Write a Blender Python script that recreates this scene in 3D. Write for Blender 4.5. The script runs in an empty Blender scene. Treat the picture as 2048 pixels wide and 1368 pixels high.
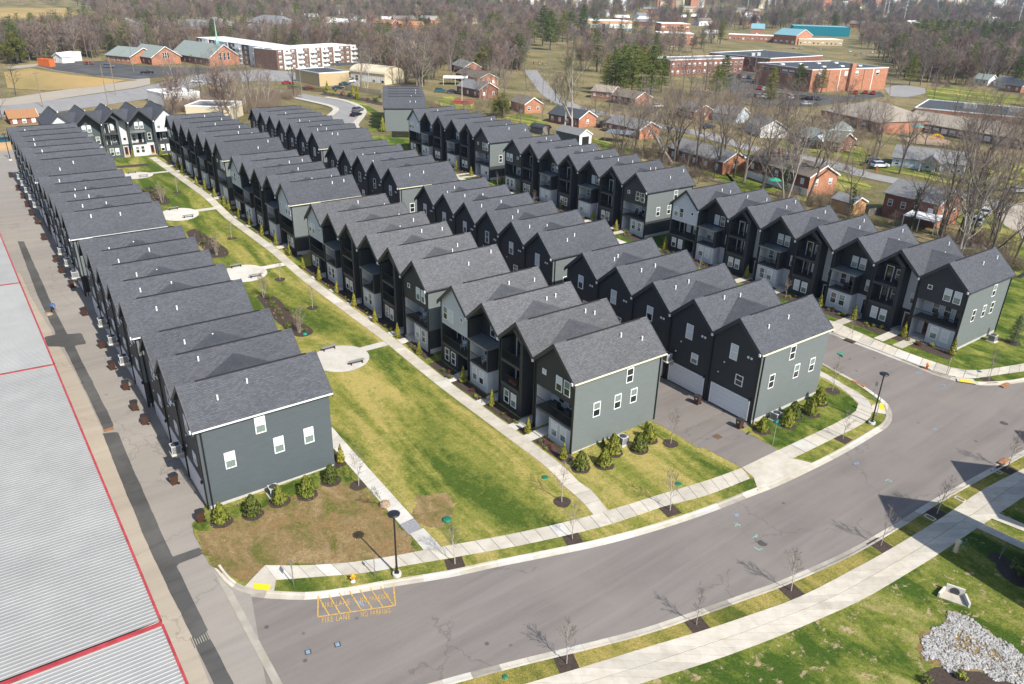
import bpy, bmesh, math, random
from mathutils import Vector, Matrix, noise
R = math.radians
random.seed(7)
SC = bpy.context.scene
COL = SC.collection

# ------------------------------------------------------------------ camera
F_PX, PITCH, ROLL, CAM_H = 1518.1, R(25.086), R(1.4174), 40.92
_cp, _sp, _cr, _sr = math.cos(PITCH), math.sin(PITCH), math.cos(ROLL), math.sin(ROLL)
FWD = Vector((0, _cp, -_sp)); _u0 = Vector((0, _sp, _cp)); _r0 = Vector((1, 0, 0))
RGT = _r0 * _cr + _u0 * _sr
UPV = _u0 * _cr - _r0 * _sr
cam_d = bpy.data.cameras.new('camera'); cam = bpy.data.objects.new('camera', cam_d); COL.objects.link(cam)
cam_d.sensor_width = 36.0; cam_d.lens = 36.0 * F_PX / 2048.0; cam_d.clip_start = 0.5; cam_d.clip_end = 30000
cam.matrix_world = Matrix(((RGT.x, UPV.x, -FWD.x, 0), (RGT.y, UPV.y, -FWD.y, 0), (RGT.z, UPV.z, -FWD.z, CAM_H), (0, 0, 0, 1)))
SC.camera = cam

# ------------------------------------------------------------------ sky and sun (shadows run away to the upper left)
SUN_EL = R(44.0); SUN_AZ = Vector((3.886, -4.614, 0)).normalized()
world = bpy.data.worlds.new('World'); SC.world = world; world.use_nodes = True
wn = world.node_tree; bg = wn.nodes['Background']
sky = wn.nodes.new('ShaderNodeTexSky'); sky.sky_type = 'NISHITA'; sky.sun_disc = False
sky.sun_elevation = SUN_EL; sky.sun_rotation = math.atan2(SUN_AZ.x, SUN_AZ.y); sky.air_density = 1.0; sky.dust_density = 1.2
wn.links.new(sky.outputs[0], bg.inputs[0]); bg.inputs[1].default_value = 0.125
sun_d = bpy.data.lights.new('sun', 'SUN'); sun_d.energy = 5.0; sun_d.angle = R(0.55); sun_d.color = (1.0, 0.95, 0.87)
sun = bpy.data.objects.new('sun', sun_d); COL.objects.link(sun)
SUN_DIR = (SUN_AZ * math.cos(SUN_EL) + Vector((0, 0, math.sin(SUN_EL))))
sun.rotation_euler = SUN_DIR.to_track_quat('Z', 'Y').to_euler()
SC.view_settings.view_transform = 'Standard'; SC.view_settings.look = 'None'
SC.view_settings.exposure = 0.60; SC.view_settings.gamma = 1.0; SC.view_settings.use_curve_mapping = False
SC.render.engine = 'CYCLES'; SC.cycles.max_bounces = 5; SC.cycles.diffuse_bounces = 3; SC.cycles.volume_bounces = 0
SC.cycles.use_adaptive_sampling = True; SC.cycles.adaptive_threshold = 0.02; SC.cycles.use_denoising = True
SC.cycles.caustics_reflective = False; SC.cycles.caustics_refractive = False; SC.cycles.transparent_max_bounces = 6

# ------------------------------------------------------------------ site frame: s runs away along the rows, t across them to the right
YAW = R(36.515)
DU = Vector((math.sin(YAW), -math.cos(YAW), 0)); DV = Vector((math.cos(YAW), math.sin(YAW), 0))
ROW_ROT = math.atan2(DU.y, DU.x)
def sclamp(v, a, b, w=12.0):
    def sp(x):                                   # smooth max(x,0)
        return 0.0 if x < -w else x if x > w else (x + w) ** 2 / (4 * w)
    return a + sp(v - a) - sp(v - b)
def sstep(a, b, x):
    x = min(max((x - a) / (b - a), 0.0), 1.0); return x * x * (3 - 2 * x)
def st_of(x, y): return -(DU.x * x + DU.y * y), DV.x * x + DV.y * y
def hh(x, y):
    s, t = st_of(x, y)
    z1 = -.8 + (sclamp(t, 12, 70) - 16) * .0195
    k = sstep(64, 82, s)
    za = z1 * (1 - k) + .2 * k + .85 * sstep(103, 121, s) + 1.2 * sstep(138, 156, s)
    zd = .55 + .6 * sstep(80, 98, s) + .65 * sstep(128, 146, s) + .3 * sstep(170, 190, s)
    m = sstep(70, 92, t); z = za * (1 - m) + zd * m
    r = math.hypot(x, y)
    if r > 480:
        k = sstep(480, 2600, r)
        n = noise.noise(Vector((x / 900.0, y / 900.0, 3.1))) + .5 * noise.noise(Vector((x / 380.0, y / 380.0, 9.7)))
        z += k * (26 + 34 * n) + sstep(2300, 5200, r) * (55 + 40 * noise.noise(Vector((x / 1700.0, y / 1700.0, .3))))
    return z
GZ = -0.2                                        # the open ground lies this far below the lawns' level
def W(s, t, dz=0.0):
    x = DV.x * t - DU.x * s; y = DV.y * t - DU.y * s
    return Vector((x, y, hh(x, y) + dz))
def ray(px, py): return (FWD + RGT * ((px - 1024) / F_PX) + UPV * ((684 - py) / F_PX)).normalized()
def at(px, py, dz=0.0):                          # the point of the ground that the photograph shows at a pixel
    d = ray(px, py); o = Vector((0, 0, CAM_H)); a = 20.0; b = a
    for _ in range(900):
        b = a * 1.015; p = o + d * b
        if p.z < hh(p.x, p.y) + dz or b > 9000: break
        a = b
    for _ in range(30):
        m = (a + b) / 2; p = o + d * m
        if p.z < hh(p.x, p.y) + dz: b = m
        else: a = m
    p = o + d * b
    return Vector((p.x, p.y, hh(p.x, p.y) + dz))
def atz(px, py, z):
    d = ray(px, py); k = (z - CAM_H) / d.z
    return Vector((d.x * k, d.y * k, z))
def ST(px, py, dz=0.0):
    p = at(px, py, dz); return st_of(p.x, p.y)

# ------------------------------------------------------------------ objects
ORD = ['nearest', 'second', 'third', 'fourth', 'fifth', 'sixth', 'seventh', 'eighth', 'ninth', 'tenth', 'eleventh', 'twelfth', 'thirteenth', 'fourteenth', 'fifteenth', 'sixteenth', 'seventeenth', 'eighteenth', 'nineteenth', 'twentieth', 'twenty-first', 'twenty-second', 'twenty-third', 'twenty-fourth', 'twenty-fifth', 'twenty-sixth', 'twenty-seventh', 'twenty-eighth', 'twenty-ninth', 'thirtieth']
def tag(o, label=None, cat=None, group=None, kind=None):
    if label: o['label'] = label
    if cat: o['category'] = cat
    if group: o['group'] = group
    if kind: o['kind'] = kind
    return o
def link(name, data, parent=None, loc=None, rz=0.0, scale=None):
    o = bpy.data.objects.new(name, data); COL.objects.link(o)
    if parent is not None: o.parent = parent
    if loc is not None: o.location = loc
    if rz: o.rotation_euler = (0, 0, rz)
    if scale is not None: o.scale = scale if hasattr(scale, '__len__') else (scale,) * 3
    return o
def empty(name, loc, rz=0.0, label=None, cat=None, group=None):
    o = link(name, None, None, loc, rz); o.empty_display_size = .3
    return tag(o, label, cat, group)
def copy_tree(o, parent=None):
    c = o.copy(); COL.objects.link(c); c.parent = parent
    for ch in o.children: copy_tree(ch, c)
    return c
def wipe(o):
    for ch in list(o.children): wipe(ch)
    bpy.data.objects.remove(o)

class MB:
    def __init__(s): s.v = []; s.f = []; s.m = []; s.cur = 0
    def add(s, vs, fs):
        n = len(s.v); s.v += [tuple(v) for v in vs]
        for f in fs: s.f.append(tuple(i + n for i in f)); s.m.append(s.cur)
        return s
    def box(s, x0, x1, y0, y1, z0, z1):
        return s.add([(x0, y0, z0), (x1, y0, z0), (x1, y1, z0), (x0, y1, z0), (x0, y0, z1), (x1, y0, z1), (x1, y1, z1), (x0, y1, z1)],
                     [(0, 3, 2, 1), (4, 5, 6, 7), (0, 1, 5, 4), (1, 2, 6, 5), (2, 3, 7, 6), (3, 0, 4, 7)])
    def prism(s, pts, axis, a, b):               # a flat outline pushed along an axis; axis 'y': pts are (x, z)
        mk = {'y': lambda p, q: (p[0], q, p[1]), 'z': lambda p, q: (p[0], p[1], q), 'x': lambda p, q: (q, p[0], p[1])}[axis]
        n = len(pts); vs = [mk(p, a) for p in pts] + [mk(p, b) for p in pts]
        fs = [tuple(range(n)), tuple(range(2 * n - 1, n - 1, -1))] + [(i, i + n, (i + 1) % n + n, (i + 1) % n) for i in range(n)]
        return s.add(vs, fs)
    def tube(s, p, q, r0, r1=None, n=6, caps=True):
        r1 = r0 if r1 is None else r1; p = Vector(p); q = Vector(q); d = (q - p)
        if d.length < 1e-6: return s
        d.normalize(); u = d.orthogonal().normalized(); w = d.cross(u); vs = []
        for c, r in ((p, r0), (q, r1)):
            for i in range(n):
                a = 2 * math.pi * i / n; vs.append(c + u * (r * math.cos(a)) + w * (r * math.sin(a)))
        fs = [(i, (i + 1) % n, (i + 1) % n + n, i + n) for i in range(n)]
        if caps: fs += [tuple(range(n - 1, -1, -1)), tuple(range(n, 2 * n))]
        return s.add(vs, fs)
    def lathe(s, prof, n=12, c=(0, 0, 0)):       # prof: (r, z) from below upwards
        vs = [(c[0] + r * math.cos(2 * math.pi * i / n), c[1] + r * math.sin(2 * math.pi * i / n), c[2] + z) for r, z in prof for i in range(n)]
        fs = [(k * n + i, k * n + (i + 1) % n, (k + 1) * n + (i + 1) % n, (k + 1) * n + i) for k in range(len(prof) - 1) for i in range(n)]
        fs += [tuple(range(n - 1, -1, -1)), tuple(range((len(prof) - 1) * n, len(prof) * n))]
        return s.add(vs, fs)
    def mesh(s, name, *mats, smooth=False):
        me = bpy.data.meshes.new(name); me.from_pydata(s.v, [], s.f)
        for m in mats: me.materials.append(MAT[m] if isinstance(m, str) else m)
        if len(mats) > 1: me.polygons.foreach_set('material_index', s.m)
        if smooth: me.polygons.foreach_set('use_smooth', [True] * len(s.f))
        me.update(); return me
    def obj(s, name, mat, parent=None, loc=None, rz=0.0, smooth=False):
        return link(name, s.mesh(name, *(mat if isinstance(mat, (list, tuple)) else [mat]), smooth=smooth), parent, loc, rz)
def box_me(name, mat, *d):
    return MB().box(*d).mesh(name, mat)

# ------------------------------------------------------------------ materials
MAT = {}
def newmat(name):
    m = bpy.data.materials.new(name); m.use_nodes = True; MAT[name] = m
    return m, m.node_tree.nodes, m.node_tree.links, m.node_tree.nodes['Principled BSDF']
def ramp(ns, stops):
    r = ns.new('ShaderNodeValToRGB'); e = r.color_ramp.elements
    while len(e) < len(stops): e.new(.5)
    for el, (p, c) in zip(e, stops): el.position = p; el.color = (*c, 1) if len(c) == 3 else c
    return r
def coords(ns, kind='Object'):
    return ns.new('ShaderNodeTexCoord').outputs[kind]
def mapping(ns, ls, src, scale=(1, 1, 1), rot=(0, 0, 0)):
    m = ns.new('ShaderNodeMapping'); m.inputs['Scale'].default_value = scale; m.inputs['Rotation'].default_value = rot
    ls.new(src, m.inputs['Vector']); return m.outputs[0]
def noise_n(ns, ls, src, scale, detail=4, rough=.55, dist=0):
    n = ns.new('ShaderNodeTexNoise'); n.inputs['Scale'].default_value = scale; n.inputs['Detail'].default_value = detail
    n.inputs['Roughness'].default_value = rough; n.inputs['Distortion'].default_value = dist
    ls.new(src, n.inputs['Vector']); return n.outputs['Fac']
def noise_c(ns, ls, src):
    n = ns.new('ShaderNodeTexNoise'); n.inputs['Scale'].default_value = .9; n.inputs['Detail'].default_value = 4; ls.new(src, n.inputs['Vector'])
    v = ns.new('ShaderNodeVectorMath'); v.operation = 'SCALE'; v.inputs['Scale'].default_value = 30.0; ls.new(n.outputs['Color'], v.inputs[0]); return v.outputs[0]
def mixc(ns, ls, fac, a, b, mode='MIX'):
    m = ns.new('ShaderNodeMix'); m.data_type = 'RGBA'; m.blend_type = mode
    for sock, v in ((m.inputs['Factor'], fac), (m.inputs[6], a), (m.inputs[7], b)):
        if isinstance(v, (int, float)): sock.default_value = v
        elif isinstance(v, tuple): sock.default_value = (*v, 1)
        else: ls.new(v, sock)
    return m.outputs[2]
def math_n(ns, ls, op, a, b=None):
    m = ns.new('ShaderNodeMath'); m.operation = op
    for i, v in enumerate((a, b)):
        if v is None: continue
        if isinstance(v, (int, float)): m.inputs[i].default_value = v
        else: ls.new(v, m.inputs[i])
    return m.outputs[0]
def bump(ns, ls, bs, height, strength=.5, dist=.02):
    b = ns.new('ShaderNodeBump'); b.inputs['Strength'].default_value = strength; b.inputs['Distance'].default_value = dist
    ls.new(height, b.inputs['Height']); ls.new(b.outputs[0], bs.inputs['Normal'])
def plain(name, c, rough=.6, metal=0.0, var=.12, scale=3.0, spec=.5, bmp=0.0):
    m, ns, ls, bs = newmat(name); co = coords(ns)
    f = noise_n(ns, ls, co, scale, 5, .6)
    r = ramp(ns, [(.3, tuple(x * (1 - var) for x in c)), (.7, tuple(min(1, x * (1 + var)) for x in c))]); ls.new(f, r.inputs[0])
    ls.new(r.outputs[0], bs.inputs['Base Color'])
    bs.inputs['Roughness'].default_value = rough; bs.inputs['Metallic'].default_value = metal; bs.inputs['Specular IOR Level'].default_value = spec
    if name.startswith('concrete') or name in ('rock', 'bracket_cream'):
        oi = ns.new('ShaderNodeObjectInfo'); r3 = ramp(ns, [(0, (.88,) * 3), (1, (1.10,) * 3)]); ls.new(oi.outputs['Random'], r3.inputs[0])
        st_ = ramp(ns, [(.4, (1, 1, 1)), (.75, (.80, .77, .72))]); ls.new(noise_n(ns, ls, co, .35, 6, .7, 1.0), st_.inputs[0])
        ls.new(mixc(ns, ls, 1.0, mixc(ns, ls, 1.0, r.outputs[0], r3.outputs[0], 'MULTIPLY'), st_.outputs[0], 'MULTIPLY'), bs.inputs['Base Color'])
    if bmp: bump(ns, ls, bs, f, bmp, .02)
    return m
def siding(name, c, var=.06, lap=.19, spec=.35, rough=.55):
    m, ns, ls, bs = newmat(name); co = coords(ns)
    sx = ns.new('ShaderNodeSeparateXYZ'); ls.new(co, sx.inputs[0])
    saw = math_n(ns, ls, 'FRACT', math_n(ns, ls, 'DIVIDE', sx.outputs[2], lap))
    line = math_n(ns, ls, 'GREATER_THAN', .1, saw)
    f = noise_n(ns, ls, mapping(ns, ls, co, (.5, .5, 2.5)), 1.6, 5, .6)
    r = ramp(ns, [(.3, tuple(x * (1 - var) for x in c)), (.7, tuple(x * (1 + var) for x in c))]); ls.new(f, r.inputs[0])
    ls.new(mixc(ns, ls, math_n(ns, ls, 'MULTIPLY', line, .6), r.outputs[0], tuple(x * .45 for x in c)), bs.inputs['Base Color'])
    bs.inputs['Roughness'].default_value = rough; bs.inputs['Specular IOR Level'].default_value = spec
    bump(ns, ls, bs, math_n(ns, ls, 'SUBTRACT', 1.0, saw), .6, .012)
    return m
def shingle(name, c, var=.25):
    m, ns, ls, bs = newmat(name); co = coords(ns)
    sx = ns.new('ShaderNodeSeparateXYZ'); ls.new(co, sx.inputs[0])
    cb = ns.new('ShaderNodeCombineXYZ'); ls.new(sx.outputs[1], cb.inputs[0]); ls.new(math_n(ns, ls, 'MULTIPLY', sx.outputs[0], 1.33), cb.inputs[1])
    br = ns.new('ShaderNodeTexBrick'); ls.new(cb.outputs[0], br.inputs['Vector'])
    br.inputs['Scale'].default_value = 1.0; br.inputs['Brick Width'].default_value = .33; br.inputs['Row Height'].default_value = .145; br.inputs['Mortar Size'].default_value = .012
    br.inputs['Color1'].default_value = (*[x * .80 for x in c], 1); br.inputs['Color2'].default_value = (*[x * 1.22 for x in c], 1); br.inputs['Mortar'].default_value = (*[x * .5 for x in c], 1)
    f = noise_n(ns, ls, co, 9.0, 4, .8)
    f2 = noise_n(ns, ls, mapping(ns, ls, co, (.9, .35, 1)), .5, 4, .6)
    r = ramp(ns, [(.3, (.62,) * 3), (.7, (1.38,) * 3)]); ls.new(f, r.inputs[0])
    r2 = ramp(ns, [(.3, (.92,) * 3), (.7, (1.08,) * 3)]); ls.new(f2, r2.inputs[0])
    c1 = mixc(ns, ls, .75, br.outputs[0], r.outputs[0], 'MULTIPLY')
    oi = ns.new('ShaderNodeObjectInfo')
    r3 = ramp(ns, [(0, (.9,) * 3), (1, (1.1,) * 3)]); ls.new(oi.outputs['Random'], r3.inputs[0])
    c2 = mixc(ns, ls, 1.0, mixc(ns, ls, 1.0, c1, r2.outputs[0], 'MULTIPLY'), r3.outputs[0], 'MULTIPLY')
    ls.new(c2, bs.inputs['Base Color']); bs.inputs['Roughness'].default_value = .82; bs.inputs['Specular IOR Level'].default_value = .3
    bump(ns, ls, bs, br.outputs['Fac'], .4, .012)
    return m
def bricks(name, c1, c2, mortar, sc=1.0):
    m, ns, ls, bs = newmat(name); co = coords(ns)
    sx = ns.new('ShaderNodeSeparateXYZ'); ls.new(co, sx.inputs[0])
    cb = ns.new('ShaderNodeCombineXYZ'); ls.new(math_n(ns, ls, 'ADD', sx.outputs[0], sx.outputs[1]), cb.inputs[0]); ls.new(sx.outputs[2], cb.inputs[1])
    br = ns.new('ShaderNodeTexBrick'); ls.new(cb.outputs[0], br.inputs['Vector']); br.inputs['Scale'].default_value = sc
    br.inputs['Brick Width'].default_value = .42; br.inputs['Row Height'].default_value = .14; br.inputs['Mortar Size'].default_value = .012
    for k, v in (('Color1', c1), ('Color2', c2), ('Mortar', mortar)): br.inputs[k].default_value = (*v, 1)
    f = noise_n(ns, ls, co, .6, 5, .6); r = ramp(ns, [(.3, (.8,) * 3), (.7, (1.15,) * 3)]); ls.new(f, r.inputs[0])
    ls.new(mixc(ns, ls, 1.0, br.outputs[0], r.outputs[0], 'MULTIPLY'), bs.inputs['Base Color']); bs.inputs['Roughness'].default_value = .85
    bump(ns, ls, bs, br.outputs['Fac'], .3, .01)
def grass(name, dry, mid, green, s1=.16, bias=.5, dirt=None):
    m, ns, ls, bs = newmat(name); co = coords(ns)
    rot = mapping(ns, ls, co, (1, 1, 1), (0, 0, -YAW))
    big = noise_n(ns, ls, mapping(ns, ls, rot, (1.0, .16, 1) if name in ('lawn', 'verge') else (1.0, .45, 1)), s1, 4, .62, .6)
    med = noise_n(ns, ls, co, 1.1, 5, .7, .3)
    fin = noise_n(ns, ls, co, 9.0, 4, .8)
    tuft = ns.new('ShaderNodeTexVoronoi'); tuft.inputs['Scale'].default_value = .42; ls.new(mapping(ns, ls, co, (1, 1, 1)), tuft.inputs['Vector'])
    mid2 = noise_n(ns, ls, co, 3.6, 4, .75)
    k = math_n(ns, ls, 'ADD', math_n(ns, ls, 'MULTIPLY', big, .64), math_n(ns, ls, 'ADD', math_n(ns, ls, 'MULTIPLY', med, .22), math_n(ns, ls, 'MULTIPLY', mid2, .14)))
    r = ramp(ns, [(bias - .09, green), (bias, mid), (bias + .08, dry)]); ls.new(k, r.inputs[0])
    sp = ramp(ns, [(.06, (1, 1, 1)), (.20, (0, 0, 0))]); ls.new(math_n(ns, ls, 'ADD', tuft.outputs['Distance'], math_n(ns, ls, 'MULTIPLY', mid2, .12)), sp.inputs[0])
    gt = ramp(ns, [(.45, (0, 0, 0)), (.6, (1, 1, 1))]); ls.new(noise_n(ns, ls, co, .12, 3), gt.inputs[0])
    spot = math_n(ns, ls, 'MULTIPLY', math_n(ns, ls, 'MULTIPLY', sp.outputs[0], gt.outputs[0]), .8)
    c = mixc(ns, ls, spot, r.outputs[0], tuple(x * .7 for x in green))
    rf = ramp(ns, [(.33, (.55,) * 3), (.67, (1.45,) * 3)]); ls.new(math_n(ns, ls, 'ADD', math_n(ns, ls, 'MULTIPLY', fin, .5), math_n(ns, ls, 'MULTIPLY', noise_n(ns, ls, co, 4.6, 3, .8), .5)), rf.inputs[0])
    c = mixc(ns, ls, .85, c, rf.outputs[0], 'MULTIPLY')
    if dirt:
        rd = ramp(ns, [(.57, (0, 0, 0)), (.63, (1, 1, 1))] if name == 'bank' else [(.50, (0, 0, 0)), (.60, (1, 1, 1))]); ls.new(noise_n(ns, ls, co, 1.0 if name == 'bank' else .5, 6, .75, .3), rd.inputs[0])
        c = mixc(ns, ls, rd.outputs[0], c, mixc(ns, ls, .8, dirt, rf.outputs[0], 'MULTIPLY'))
    ls.new(c, bs.inputs['Base Color']); bs.inputs['Roughness'].default_value = .95; bs.inputs['Specular IOR Level'].default_value = .1
    bump(ns, ls, bs, math_n(ns, ls, 'ADD', fin, mid2), 1.0, .12)
def asphalt(name, c, streak=.12, rot=-YAW, tan=(.34, .30, .25), amount=.3):
    m, ns, ls, bs = newmat(name); co = coords(ns)
    st = noise_n(ns, ls, mapping(ns, ls, mapping(ns, ls, co, (1, 1, 1), (0, 0, rot)), (.9, .06, 1)), .8, 6, .6, .8)
    big = noise_n(ns, ls, co, .13, 5, .6, .4); fin = noise_n(ns, ls, co, 18, 3, .8)
    r = ramp(ns, [(.3, tuple(x * (1 - streak) for x in c)), (.7, tuple(x * (1 + streak) for x in c))]); ls.new(st, r.inputs[0])
    rb = ramp(ns, [(.45, (0, 0, 0)), (.75, (1, 1, 1))]); ls.new(big, rb.inputs[0])
    cc = mixc(ns, ls, math_n(ns, ls, 'MULTIPLY', rb.outputs[0], amount), r.outputs[0], tan)
    rf = ramp(ns, [(.25, (.8,) * 3), (.75, (1.2,) * 3)]); ls.new(fin, rf.inputs[0])
    cc = mixc(ns, ls, .6, cc, rf.outputs[0], 'MULTIPLY')
    vo = ns.new('ShaderNodeTexVoronoi'); vo.inputs['Scale'].default_value = .45; ls.new(co, vo.inputs['Vector'])
    rs = ramp(ns, [(.04, (1, 1, 1)), (.10, (0, 0, 0))]); ls.new(vo.outputs['Distance'], rs.inputs[0])
    gate = math_n(ns, ls, 'GREATER_THAN', noise_n(ns, ls, co, .09, 2), .52)
    cc = mixc(ns, ls, math_n(ns, ls, 'MULTIPLY', math_n(ns, ls, 'MULTIPLY', rs.outputs[0], gate), .8), cc, tuple(x * .35 for x in c))
    ls.new(cc, bs.inputs['Base Color']); bs.inputs['Roughness'].default_value = .9; bs.inputs['Specular IOR Level'].default_value = .25
    wv = ns.new('ShaderNodeTexVoronoi'); wv.feature = 'DISTANCE_TO_EDGE'; wv.inputs['Scale'].default_value = .11; ls.new(mixc(ns, ls, .06, co, noise_c(ns, ls, co)), wv.inputs['Vector'])
    rk = ramp(ns, [(.002, (1, 1, 1)), (.006, (0, 0, 0))]); ls.new(wv.outputs['Distance'], rk.inputs[0])
    gk = math_n(ns, ls, 'GREATER_THAN', noise_n(ns, ls, co, .05, 2), .5)
    cc = mixc(ns, ls, math_n(ns, ls, 'MULTIPLY', math_n(ns, ls, 'MULTIPLY', rk.outputs[0], gk), .45), cc, tuple(x * .45 for x in c)); ls.new(cc, bs.inputs['Base Color'])
    bump(ns, ls, bs, fin, .25, .01)
def leafy(name, a, b, trans=.0):
    m, ns, ls, bs = newmat(name); oi = ns.new('ShaderNodeObjectInfo'); co = coords(ns)
    f = noise_n(ns, ls, co, 2.2, 3, .7)
    f = math_n(ns, ls, 'ADD', math_n(ns, ls, 'MULTIPLY', f, .8), math_n(ns, ls, 'MULTIPLY', oi.outputs['Random'], .2))
    r = ramp(ns, [(.3, a), (.75, b)]); ls.new(f, r.inputs[0]); ls.new(r.outputs[0], bs.inputs['Base Color'])
    bs.inputs['Roughness'].default_value = .75; bs.inputs['Specular IOR Level'].default_value = .2
def bark(name, a, b):
    m, ns, ls, bs = newmat(name); oi = ns.new('ShaderNodeObjectInfo'); co = coords(ns)
    f = math_n(ns, ls, 'ADD', math_n(ns, ls, 'MULTIPLY', noise_n(ns, ls, co, 1.5, 4, .7), .5), math_n(ns, ls, 'MULTIPLY', oi.outputs['Random'], .5))
    r = ramp(ns, [(.2, a), (.8, b)]); ls.new(f, r.inputs[0]); ls.new(r.outputs[0], bs.inputs['Base Color']); bs.inputs['Roughness'].default_value = .95
    bs.inputs['Specular IOR Level'].default_value = .1

siding('charcoal', (.040, .041, .044)); siding('sage', (.140, .160, .158)); siding('slate', (.080, .096, .104)); siding('white_siding', (.56, .57, .585), .03)
siding('deep_green', (.062, .080, .082)); plain('ridge_shade', (.022, .022, .025), .95, spec=.1)
shingle('shingle', (.067, .071, .081)); shingle('shingle_light', (.094, .096, .102))
plain('trim_dark', (.045, .046, .050), .5); plain('trim_white', (.80, .80, .78), .45, var=.03); plain('trim_cream', (.72, .70, .48), .5, var=.05)
plain('balcony_floor', (.055, .052, .050), .8); plain('door_wood', (.30, .10, .05), .4); plain('door_yellow', (.55, .33, .05), .4); plain('door_dark', (.02, .02, .022), .3)
plain('garage_white', (.66, .67, .69), .45, var=.04); plain('rail_black', (.012, .012, .013), .4); plain('canopy_metal', (.30, .32, .33), .35, .6)
plain('glass_dark', (.018, .024, .028), .04, spec=.9, var=.3); plain('blind', (.62, .63, .62), .35, var=.05); plain('glass_green', (.16, .21, .19), .06, spec=.8, var=.15)
plain('concrete', (.45, .415, .35), .85, var=.10, scale=1.2, bmp=.15); plain('concrete_new', (.50, .48, .435), .85, var=.06, scale=1.5, bmp=.1); plain('concrete_old', (.30, .275, .235), .9, var=.18, scale=.8, bmp=.2)
plain('foundation', (.40, .39, .37), .9, var=.1)
plain('mulch', (.045, .030, .022), .95, var=.45, scale=6, bmp=.8); plain('gravel', (.22, .22, .23), .95, var=.5, scale=14, bmp=.8)
plain('red_trim', (.33, .04, .045), .5, var=.25, scale=1.5); plain('rust', (.27, .12, .05), .8, var=.4, scale=5)
plain('bin_brown', (.060, .026, .016), .5, var=.2); plain('bin_lid', (.025, .024, .024), .5); plain('bin_tag', (.7, .7, .7), .6)
plain('ac_grey', (.42, .43, .43), .5); plain('ac_dark', (.04, .04, .042), .6); plain('steel', (.35, .36, .37), .4, .7); plain('bracket_cream', (.55, .52, .42), .6)
plain('black_metal', (.014, .014, .016), .4); plain('green_lid', (.010, .13, .07), .55); plain('teal_sign', (.0, .24, .17), .45)
plain('yellow_paint', (.75, .50, .01), .6, var=.15, scale=4); plain('marking_yellow', (.46, .28, .06), .85, var=.45, scale=7); plain('paint_blue', (.16, .25, .35), .8, var=.4, scale=6); plain('paint_teal', (.17, .30, .26), .8, var=.4, scale=6)
plain('hydrant_orange', (.75, .28, .01), .45); plain('hydrant_red', (.62, .07, .02), .45); plain('white_paint', (.78, .78, .76), .5)
plain('bench_grey', (.20, .19, .17), .8, var=.25, scale=5)
plain('rock', (.29, .285, .275), .9, var=.4, scale=3, bmp=.4); plain('rock_dark', (.22, .20, .17), .9, var=.35, scale=3, bmp=.4)
plain('dirt_clod', (.28, .20, .13), .95, var=.4, scale=5)
plain('tyre', (.012, .012, .012), .85); plain('car_glass', (.012, .014, .016), .05, spec=.9); plain('lamp_glass', (.6, .6, .58), .3); plain('tail_red', (.35, .01, .01), .3)
for n, c in dict(white=(.75, .75, .75), silver=(.42, .43, .44), black=(.012, .012, .014), navy=(.02, .035, .07), red=(.30, .02, .02), grey=(.12, .125, .13), teal=(.02, .11, .14), gold=(.35, .27, .15)).items():
    plain('car_' + n, c, .25, .15, var=.03)
bricks('brick_red', (.23, .075, .045), (.17, .055, .036), (.25, .18, .14)); bricks('brick_orange', (.40, .155, .075), (.33, .115, .055), (.38, .28, .2)); bricks('brick_brown', (.17, .09, .06), (.12, .065, .045), (.2, .15, .12))
plain('roof_grey', (.17, .17, .17), .9, var=.2, scale=2); plain('roof_green', (.20, .23, .21), .9, var=.15, scale=2); plain('roof_brown', (.15, .125, .10), .9, var=.2, scale=2); plain('roof_tan', (.26, .225, .18), .9, var=.15, scale=1.5)
plain('roof_black', (.045, .052, .058), .85, var=.2, scale=.6); plain('roof_white', (.78, .77, .75), .7, var=.06, scale=.6); plain('roof_teal', (.17, .32, .35), .6, var=.15); plain('roof_orange', (.30, .15, .065), .7, var=.2); plain('teal_wall', (.0, .16, .21), .6)
plain('wall_white', (.72, .71, .69), .7, var=.05); plain('wall_cream', (.55, .47, .33), .8, var=.08); plain('wall_yellow', (.42, .32, .18), .8, var=.08); plain('wall_lightblue', (.45, .52, .57), .7, var=.05); plain('wall_tan', (.48, .27, .13), .8, var=.12)
plain('spire_green', (.22, .40, .33), .5); plain('container_orange', (.52, .13, .03), .6); plain('wood_fence', (.42, .27, .13), .85, var=.25, scale=3); plain('wood_grey', (.17, .15, .13), .9, var=.3, scale=3); plain('deck_red', (.30, .07, .05), .8)
plain('pole_wood', (.22, .17, .12), .9); plain('wire', (.05, .05, .05), .6); plain('pylon_steel', (.45, .46, .47), .6, .3)
plain('skin', (.45, .27, .19), .6); plain('cloth_blue', (.02, .16, .48), .8); plain('cloth_dark', (.02, .02, .025), .85); plain('cloth_red', (.35, .03, .03), .85); plain('cloth_white', (.7, .7, .7), .85); plain('hair_dark', (.02, .014, .01), .7)
plain('patio_green', (.02, .28, .16), .7); plain('play_yellow', (.7, .38, .02), .5); plain('play_teal', (.15, .38, .33), .5); plain('terracotta', (.35, .12, .05), .8)
plain('flower_red', (.35, .03, .04), .7); plain('cover_dark', (.012, .012, .013), .8); plain('wicker', (.05, .04, .035), .8)
plain('metal_roof', (.240, .240, .230), .5, .0, var=.10, scale=.35); plain('metal_roof_new', (.265, .265, .255), .5, .0, var=.08, scale=.35)
grass('lawn', (.370, .305, .098), (.205, .212, .045), (.066, .104, .017), .22, .515)
grass('verge', (.330, .265, .080), (.225, .205, .050), (.085, .108, .020), .30, .50)
grass('lush', (.270, .255, .070), (.150, .178, .032), (.050, .088, .013), .30, .54)
grass('bank', (.300, .270, .095), (.165, .188, .034), (.056, .098, .015), .30, .53, dirt=(.38, .29, .17))
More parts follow.
